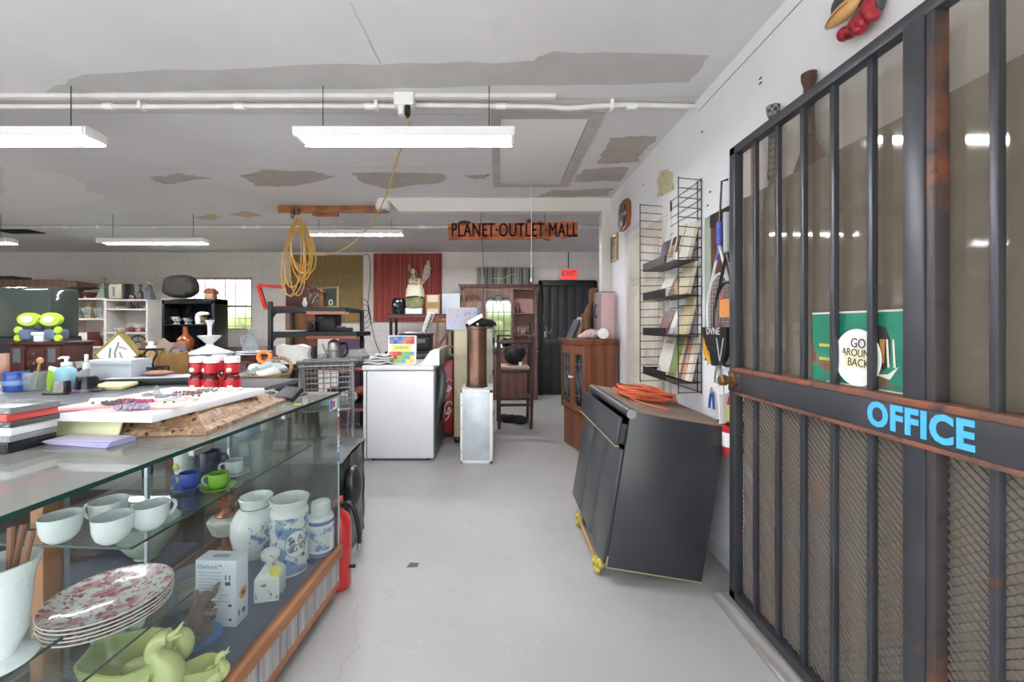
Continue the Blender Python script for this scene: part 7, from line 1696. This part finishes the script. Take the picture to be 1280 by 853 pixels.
def demitasse(col, label, p, hd):
    m = mk('glaze_' + col[0], col[1], .15, coat=.5)
    one('saucer', label + ' saucer on the upper glass shelf', 'saucer', MB().lathe(saup, 36, None, True, False), m, p, 0, 'espresso saucers')
    cup(label + ' espresso cup on its matching saucer', p + Vector((0, 0, .0055)), 0, hd, 1.0, m, 'espresso cups', 'espresso_cup', demi, (.014, .038), .029)
demitasse(('blue', '#4b63c8'), 'periwinkle blue', onz(237, 611, SH1) + Vector((0, 0, .001)), 195)
demitasse(('lime', '#8fc23a'), 'lime green', onz(273, 612, SH1) + Vector((0, 0, .001)), 190)
demitasse(('white', '#e3e5ea'), 'plain white', onz(293, 594, SH1) + Vector((0, 0, .001)), 200)
cup('dark navy blue mug behind the periwinkle and lime cups', Vector((-1.105, 1.535, z1)), 0, 15, 1.15, mk('glaze_navy', '#1a2448', .12, coat=.5), None, 'mug', [(.03, 0), (.032, .003), (.034, .03), (.032, .065), (.03, .065), (.031, .03), (0, .006)], (.018, .05), .033)
vs = one('white_vase', 'tall plain white vase with a yellow flower behind the blue saucer', 'vase', MB().mat(porcelain).lathe([(.026, 0), (.028, .004), (.030, .05), (.034, .10), (.032, .10), (.027, .01), (0, .008)], 24, None, True, False).mat(mk('flower_yellow', '#d6cf6a', .5)).sph((-.005, -.029, .03), (.012, .004, .016), 10, 6), None, Vector((-1.19, 1.515, z1)))
tgp = [(.020, 0), (.022, .008), (.024, .02), (.029, .095), (.027, .095), (.021, .014), (0, .012)]
for k, (x, y) in enumerate(((-.985, 1.565), (-.945, 1.60), (-.925, 1.545), (-.965, 1.665))):
    one('drinking_glass', ['leftmost', 'front', 'right', 'rear'][k] + ' clear tumbler in the group behind the white espresso cup', 'glass', MB().lathe([(r_, z * (1.25 if k > 1 else 1.1)) for r_, z in tgp], 20, None, True, False, wob=lambda a, z: 1 + .03 * math.sin(10 * a)), glassware, Vector((x, y, z1)), 0, 'clear tumblers')
cj = thing('glass_canister', 'clear glass canister with grooved pale blue lid at the back of the shelf', 'jar', Vector((-1.04, 1.655, z1)))
MB().lathe([(.045, 0), (.05, .006), (.05, .10), (.045, .11)], 26, None, True, False).build('jar', glassware, cj)
MB().lathe([(.048, .108), (.052, .112), (.049, .122), (.052, .132), (.049, .142), (.052, .152), (.05, .16), (0, .162)], 26).build('lid', mk('pale_blue_lid', '#9fb4c4', .25), cj)
pla = MB(); pla.lathe([(0, 0), (.06, 0), (.10, .012), (.10, .015), (.06, .004), (0, .004)], 32, TR((0, 0, .098), -68, 0, 14), False, False)
one('glass_plate', 'clear glass plate leaning upright behind the navy mug', 'plate', pla, glassware, Vector((-1.21, 1.68, z1)))
# milk glass vase with wooden sticks in the near compartment
vz = SH3 + .001
mv = thing('milk_glass_vase', 'tall white milk glass vase holding brown sticks at the left edge', 'vase', Vector((-.915, .735, vz)))
MB().lathe([(.048, 0), (.05, .003), (.046, .008), (.022, .014), (.024, .022), (.036, .05), (.040, .10), (.044, .15), (.054, .185), (.051, .186), (.040, .15), (.034, .06), (0, .04)], 40, None, True, False, wob=lambda a, z: 1 + .012 * math.sin(20 * a)).build('vase', m_mg, mv)
for k, (x, y, a, b) in enumerate(((.0, .012, -6, 4), (.018, .012, 4, 2), (.028, -.004, 14, 0), (-.014, 0, -14, -4), (.012, -.018, 7, -6))):
    one('wooden_stick', ['first', 'second', 'third', 'fourth', 'fifth'][k] + ' brown round stick from the left standing in the white vase', 'stick', MB().tube([(0, 0, 0), (0, 0, .20)], .0055, 8), mk('stick_brown', '#8f6048', .55), Vector((-.915 + x * .5, .735 + y * .5, vz + .052)), 0, 'sticks in the white vase', b, a)

# ---- on top of the case
TZc = TOP + .001
tapes = [('#17181b', .026, 'black plastic tape case at the bottom of the left stack'), ('#8b9095', .015, 'grey clear tape case second from the bottom of the left stack'), ('#e3e3e3', .020, 'white tape case in the middle of the left stack'), ('#4a4c50', .014, 'smoky tape case below the red one in the left stack'), ('#d2524a', .018, 'red tape case second from the top of the left stack'), ('#777b7c', .016, 'dull grey clear tape case on top of the left stack')]
z = TZc
tpos = onz(20, 568, TOP)
for k, (c, h, l) in enumerate(tapes):
    t = thing('tape_case', l, 'case', (tpos.x + rnd.uniform(-.004, .004) - .045, tpos.y, z), -3 + rnd.uniform(-4, 4), 'stacked tape cases')
    MB().box((-.13, .0, 0), (.030, .105, h), .0015).build('case', mk('tape_' + 'abcdef'[k], c, .25 if k != 2 else .4), t)
    MB().box((-.128, -.0008, h * .15), (.026, .0, h * .85)).build('spine_card', mk('tape_spine_' + 'abcdef'[k], c, .5, tex=('noise', 60, '#9a9c9e' if k in (1, 3, 5) else c, .5, .6)), t)
    z += h + .0006
ep = onz(100, 560, TOP)
stk2 = thing('paper_sheaf', 'lavender edged sheaf of papers beside the tape cases on the showcase', 'paper', (ep.x + .005, ep.y + .025, TZc), -8)
mb = MB()
for k in range(5): mb.box((-.12, -.02, .0022 * k), (.075, .05, .0022 * k + .0018), 0, TR((0, 0, 0), 0, 0, k * 1.5 - 3))
mb.build('sheets', mk('lavender_paper', '#b9b4dc', .7), stk2)
MB().box((-.115, -.015, .0115), (.07, .045, .0128), 0, TR((0, 0, 0), 0, 0, 5)).build('top_sheet', mk('pale_lavender', '#d3d0e6', .7), stk2)
yp = Vector((-1.145, 1.108, TZc))
ypd = thing('yellow_pad', 'pale yellow paper pad propped against the carved picture frame', 'notepad', yp, -7)
MB().sheet(lambda u, v: (-.135 + .235 * u, .01 + .018 * v + .003 * math.sin(5 * u), .002 + .060 * v + .006 * math.sin(3 * u) * v), 14, 8, .004).build('pad', mk('pad_yellow', '#dcdcb0', .8), ypd)
# carved frame lying flat
m_carved = mk('carved_brown', '#94755a', .55, tex=[('noise', 60, '#b39472', .5, .62), ('voronoi', 42, '#38241a', .30, .18)], bump=('voronoi', 42, .6))
fa, fb, fcn = onz(258, 545, TOP), onz(357, 503, TOP), onz(150, 541, TOP)
cf_ = thing('carved_frame', 'large brown carved picture frame lying flat under the white tray', 'picture frame', (fa.x, fa.y, TZc))
ux_ = (fb - fa); uy_ = (fcn - fa); ux_.z = uy_.z = 0
Lx, Ly = ux_.length, uy_.length
ux_.normalize(); uy_ = Vector((-ux_.y, ux_.x, 0)); 
fM = Matrix(((ux_.x, uy_.x, 0, 0), (ux_.y, uy_.y, 0, 0), (0, 0, 1, 0), (0, 0, 0, 1)))
Ly = .30
prof = [(0, 0), (0, .012), (.018, .022), (.028, .02), (.05, .044), (.062, .050), (.07, .046), (.07, 0)]
def moulding(mb, L, M_):
    n_ = len(prof); vs = [(p[0], p[0], p[1]) for p in prof] + [(L - p[0], p[0], p[1]) for p in prof]
    mb.add(vs, [(i, (i + 1) % n_, n_ + (i + 1) % n_, n_ + i) for i in range(n_)], M_)
fmb = MB()
moulding(fmb, Lx, fM); moulding(fmb, Ly, fM @ TR((Lx, 0, 0), 0, 0, 90)); moulding(fmb, Lx, fM @ TR((Lx, Ly, 0), 0, 0, 180)); moulding(fmb, Ly, fM @ TR((0, Ly, 0), 0, 0, 270))
fmb.build('carved_moulding', m_carved, cf_)
MB().box((.065, .065, .004), (Lx - .065, Ly - .065, .012), 0, fM).build('backing', wood_dark, cf_)
MB().box((.06, .058, .045), (Lx - .055, .068, .055), 0, fM).build('gilt_lip', mk('gilt_lip', '#8a734c', .4, .4), cf_)
# white tray of jewelry on top
ta_, tb_, tc2 = onz(190, 527, 1.038), onz(331, 491, 1.038), onz(72, 513, 1.038)
wtj = thing('white_display_tray', 'large white shallow tray of jewelry resting on the carved frame', 'tray', (ta_.x, ta_.y, 1.0335))
vx = (tb_ - ta_); vy = (tc2 - ta_); vx.z = vy.z = 0
# keep the tray square
lx_, ly_ = vx.length, vy.length; vx.normalize(); vy = (vy - vx * vy.dot(vx)).normalized()
ly_ = .37
wM = Matrix(((vx.x, vy.x, 0, 0), (vx.y, vy.y, 0, 0), (0, 0, 1, 0), (0, 0, 0, 1)))
MB().box((0, 0, 0), (lx_, ly_, .022), .002, wM).build('tray_body', mk('tray_white', '#ecebee', .45), wtj)
MB().box((.012, .012, .022), (lx_ - .012, ly_ - .012, .0232), 0, wM).build('tray_lining', mk('blush_lining', '#dccdc4', .8, tex=('noise', 6, '#d2bcb6', .45, .65)), wtj)
def tl(a, b): return Vector((ta_.x, ta_.y, 1.0335 + .0234)) + (wM @ Vector((a * lx_, b * ly_, 0)))
def bead_necklace(label, a, b, rx_, ry_, n, r_, m, group='necklaces on the white tray'):
    mb = MB(); c0 = tl(a, b)
    for i in range(n):
        t = 2 * PI * i / n
        k = 1 + .22 * math.sin(3 * t + a * 20)
        mb.sph((rx_ * k * math.cos(t), ry_ * k * math.sin(t), r_ * (1 + .25 * (i % 2))), r_, 8, 5)
    return one('bead_necklace', label, 'necklace', mb, m, c0, 0, group)
mbd = lambda nm, c: mk('bead_' + nm, c, .15, .2)
bead_necklace('silver and lilac bead necklace at the near corner of the white tray', .12, .30, .035, .022, 15, .0065, mbd('lilac', '#a49cb8'))
bead_necklace('pink bead necklace in the middle left of the white tray', .30, .50, .032, .026, 22, .0045, mbd('pink', '#b8607a'))
bead_necklace('dark crystal bead necklace behind the pink one on the white tray', .26, .62, .034, .02, 20, .005, mbd('dark', '#59525c'))
bead_necklace('white pearl necklace along the front of the white tray', .42, .28, .05, .03, 34, .004, mbd('pearl', '#e6e2dc'))
bead_necklace('blue and white bead necklace in the centre of the white tray', .52, .48, .032, .022, 24, .0042, mbd('blue', '#8fa3b8'))
bead_necklace('brown bead necklace right of centre on the white tray', .64, .46, .040, .028, 26, .0044, mbd('brown', '#8a6a60'))
bead_necklace('small grey bead necklace near the far end of the white tray', .80, .40, .030, .018, 22, .004, mbd('gray', '#8f9093'))
bead_necklace('red bead necklace at the left side of the white tray', .34, .66, .024, .018, 20, .004, mbd('red', '#a03a4c'))
bead_necklace('long white bead string near the far right of the white tray', .84, .22, .045, .022, 36, .004, mbd('pearl', '#e6e2dc'))
def card(label, a, b, w, d, rz, up=0):
    t = thing('earring_card', label, 'card', tl(a, b) + Vector((0, 0, .0004)), rz, 'earring cards on the white tray', up)
    MB().box((-w / 2, -d / 2, 0), (w / 2, d / 2, .0012)).build('card', paper, t)
    MB().sph((-w * .2, 0, .004), .004, 8, 5).sph((w * .2, 0, .004), .004, 8, 5).build('earrings', silver, t)
card('white folded card standing at the left rear of the white tray', .27, .80, .055, .05, 20, 32)
card('white earring card at the front middle of the white tray', .30, .22, .06, .04, 10)
card('white earring card in the centre front of the white tray', .55, .26, .06, .045, -10)
card('white earring card right of the brown beads on the white tray', .72, .30, .055, .04, 15)
card('white earring card at the far right corner of the white tray', .92, .45, .05, .04, 0)
pkl = MB().sheet(lambda u, v: (.16 * u - .08, .04 * v - .02, .002 + .002 * math.sin(9 * u)), 10, 4, .0015)
one('pink_ribbon', 'flat pink ribbon lying at the left rear of the white tray', 'ribbon', pkl, mk('ribbon_pink', '#c9808c', .7), tl(.14, .62), 40)
pkl = MB().sheet(lambda u, v: (.14 * u - .07, .02 * v - .01, .002 + .002 * math.sin(7 * u)), 10, 4, .0015)
one('pink_ribbon', 'narrow rose ribbon lying at the near front of the white tray', 'ribbon', pkl, mk('ribbon_rose', '#c99aa0', .7), tl(.14, .14), 12)
tri = MB().lathe([(.016, 0), (.012, .006), (.004, .03), (0, .034)], 12)
one('glass_ring_cone', 'small clear ring cone standing at the rear of the white tray', 'ring cone', tri, glassware, tl(.62, .72))
rings = MB()
for k in range(2): rings.tube([(.012 * math.cos(a), .009 * math.sin(a), .003 + .004 * k) for a in [2 * PI * i / 14 for i in range(14)]], .0025, 6, closed=True)
one('silver_ring', 'pair of silver bangles lying at the rear of the white tray', 'bangles', rings, chrome, tl(.56, .74))
# black folio, pen and pink pouch at the far end
bf = thing('black_folio', 'black leather folio leaning on the carved frame at the far end', 'folio', onz(355, 504, TOP) + Vector((-.02, .05, .001)), -30, None)
MB().box((-.055, -.02, 0), (.06, .0, .062), .004, TR((0, 0, 0), -50, 0, 0)).build('cover', black_soft, bf)
MB().box((-.055, .0005, 0.002), (.06, .004, .060), .001, TR((0, 0, 0), -50, 0, 0)).build('pages', mk('page_gray', '#8f918f', .7), bf)
pn_ = onz(372, 497, TOP); one('black_pen', 'long black pen lying at the far end of the showcase top', 'pen', MB().tube([(-.07, 0, .004), (.06, 0, .004), (.07, 0, .004)], [.004, .004, .001], 8), black_soft, pn_ + Vector((-.02, .01, .001)), 62)
one('pink_pouch', 'small pinkish pouch beside the black folio on the showcase', 'pouch', MB().sph((0, 0, .012), (.028, .02, .012), 14, 8), mk('pouch_pink', '#b08a80', .7), onz(372, 491, TOP) + Vector((-.04, .0, .001)), 20)
one('white_tissue', 'crumpled white tissue behind the black folio on the showcase', 'tissue', MB().sheet(lambda u, v: (.08 * u - .04, .05 * v - .025, .006 + .012 * abs(math.sin(5 * u + 3 * v)) * math.cos(4 * v)), 10, 8, .002), paper, onz(352, 492, TOP) + Vector((-.07, .0, .006)), 10)
one('yellow_sticker', 'small yellow slip on the glass at the far end of the showcase', 'slip', MB().box((-.014, -.010, 0), (.014, .010, .0008)), mk('slip_yellow', '#c9b84a', .6), onz(372, 506, TOP) + Vector((0, 0, .0005)), 20)

# ---- beside the far end of the case
exg = extinguisher('fire_extinguisher', 'red fire extinguisher with black hose on the floor beside the showcase', (-.785, 1.985, .001), .056, .44)
MB().tube([(.02, -.02, .405), (.06, -.02, .42), (.085, -.015, .36), (.10, -.01, .28), (.102, -.01, .22)], .011, 8, sub=5).build('hose', black, exg)
MB().tube([(.102, -.01, .225), (.102, -.01, .19)], [.008, .012], 8).build('nozzle', steel, exg)
MB().box((.05, -.02, .10), (.085, -.005, .112), .002).build('bracket', black, exg)
mb = MB(); mb.box((-.42, -.30, 0), (.27, .30, .515), .03)
bb = thing('wrapped_box', 'large box wrapped in black plastic on the floor behind the showcase end', 'box', (-1.17, 2.36, .001), 3)
mb = MB()
def wrap(u, v):
    a = 2 * PI * u
    sx = math.copysign(abs(math.cos(a)) ** .35, math.cos(a)); sy = math.copysign(abs(math.sin(a)) ** .35, math.sin(a))
    w = 1 + .025 * math.sin(11 * a + 6 * v) * math.sin(5 * v) + .02 * math.sin(23 * a)
    return (.33 * sx * w, .25 * sy * w, .56 * v)
mb.sheet(wrap, 72, 14)
mb.sheet(lambda u, v: ((.33 * (2 * u - 1)) * .99, (.25 * (2 * v - 1)) * .99, .56 + .012 * math.sin(6 * u + 4 * v)), 14, 10)
mb.build('black_wrap', mk('black_film', '#26292b', .28, spec=.6, bump=('noise', 9, .5)), bb)
one('bin_bag', 'small bunch of black plastic bulging out past the wrapped box', 'bag', MB().sph((0, 0, .0), (.05, .07, .12), 14, 10), mk('black_film', '#26292b', .28), (-.815, 2.25, .39))
# ================================================================ LIGHT, WORLD, CAMERA
w = bpy.data.worlds.new('sky'); bpy.context.scene.world = w; w.use_nodes = True
nt = w.node_tree; bgd = nt.nodes['Background']
bgd.inputs['Color'].default_value = (.92, .96, 1.0, 1); bgd.inputs['Strength'].default_value = 2.2
def area(name, loc, size, energy, rx, ry, rz, col=(1, 1, 1), portal=False):
    l = bpy.data.lights.new(name, 'AREA'); l.shape = 'RECTANGLE'; l.size, l.size_y = size; l.energy = energy; l.color = col
    if portal: l.cycles.is_portal = True
    o = bpy.data.objects.new(name, l); C.objects.link(o); o.location = loc; o.rotation_euler = (R(rx), R(ry), R(rz)); o['kind'] = 'helper'; return o
area('daylight_opening', (-1.7, -.62, 1.1), (5.8, 2.2), 0, 90, 0, 180, portal=True)
area('daylight_window', ((WX0 + WX1) / 2, BY + .16, (WZ0 + WZ1) / 2), (WX1 - WX0, WZ1 - WZ0), 0, -90, 0, 180, portal=True)
sl = bpy.data.lights.new('sun', 'SUN'); sl.energy = 9; sl.angle = R(1); sl.color = (1, .99, .97)
so2 = bpy.data.objects.new('sun', sl); C.objects.link(so2); so2.rotation_euler = (R(15), 0, R(0)); so2['kind'] = 'helper'
cam = bpy.data.cameras.new('camera'); co = bpy.data.objects.new('camera', cam); C.objects.link(co)
co.location = (0, 0, H); co.rotation_euler = (R(90), 0, 0)
cam.sensor_width = 36; cam.lens = 36 * F / 1280
cam.shift_x = (640 - UC) / 1280; cam.shift_y = -(426.5 - VC) / 1280
cam.clip_start = .02
sc = bpy.context.scene; sc.camera = co
sc.view_settings.view_transform = 'Standard'; sc.view_settings.look = 'None'
sc.view_settings.exposure = 0.95; sc.view_settings.gamma = 1.0; sc.view_settings.use_curve_mapping = False
sc.cycles.max_bounces = 10; sc.cycles.transparent_max_bounces = 24; sc.cycles.diffuse_bounces = 5; sc.cycles.glossy_bounces = 4
sc.cycles.use_denoising = True
sc.cycles.sample_clamp_indirect = 6
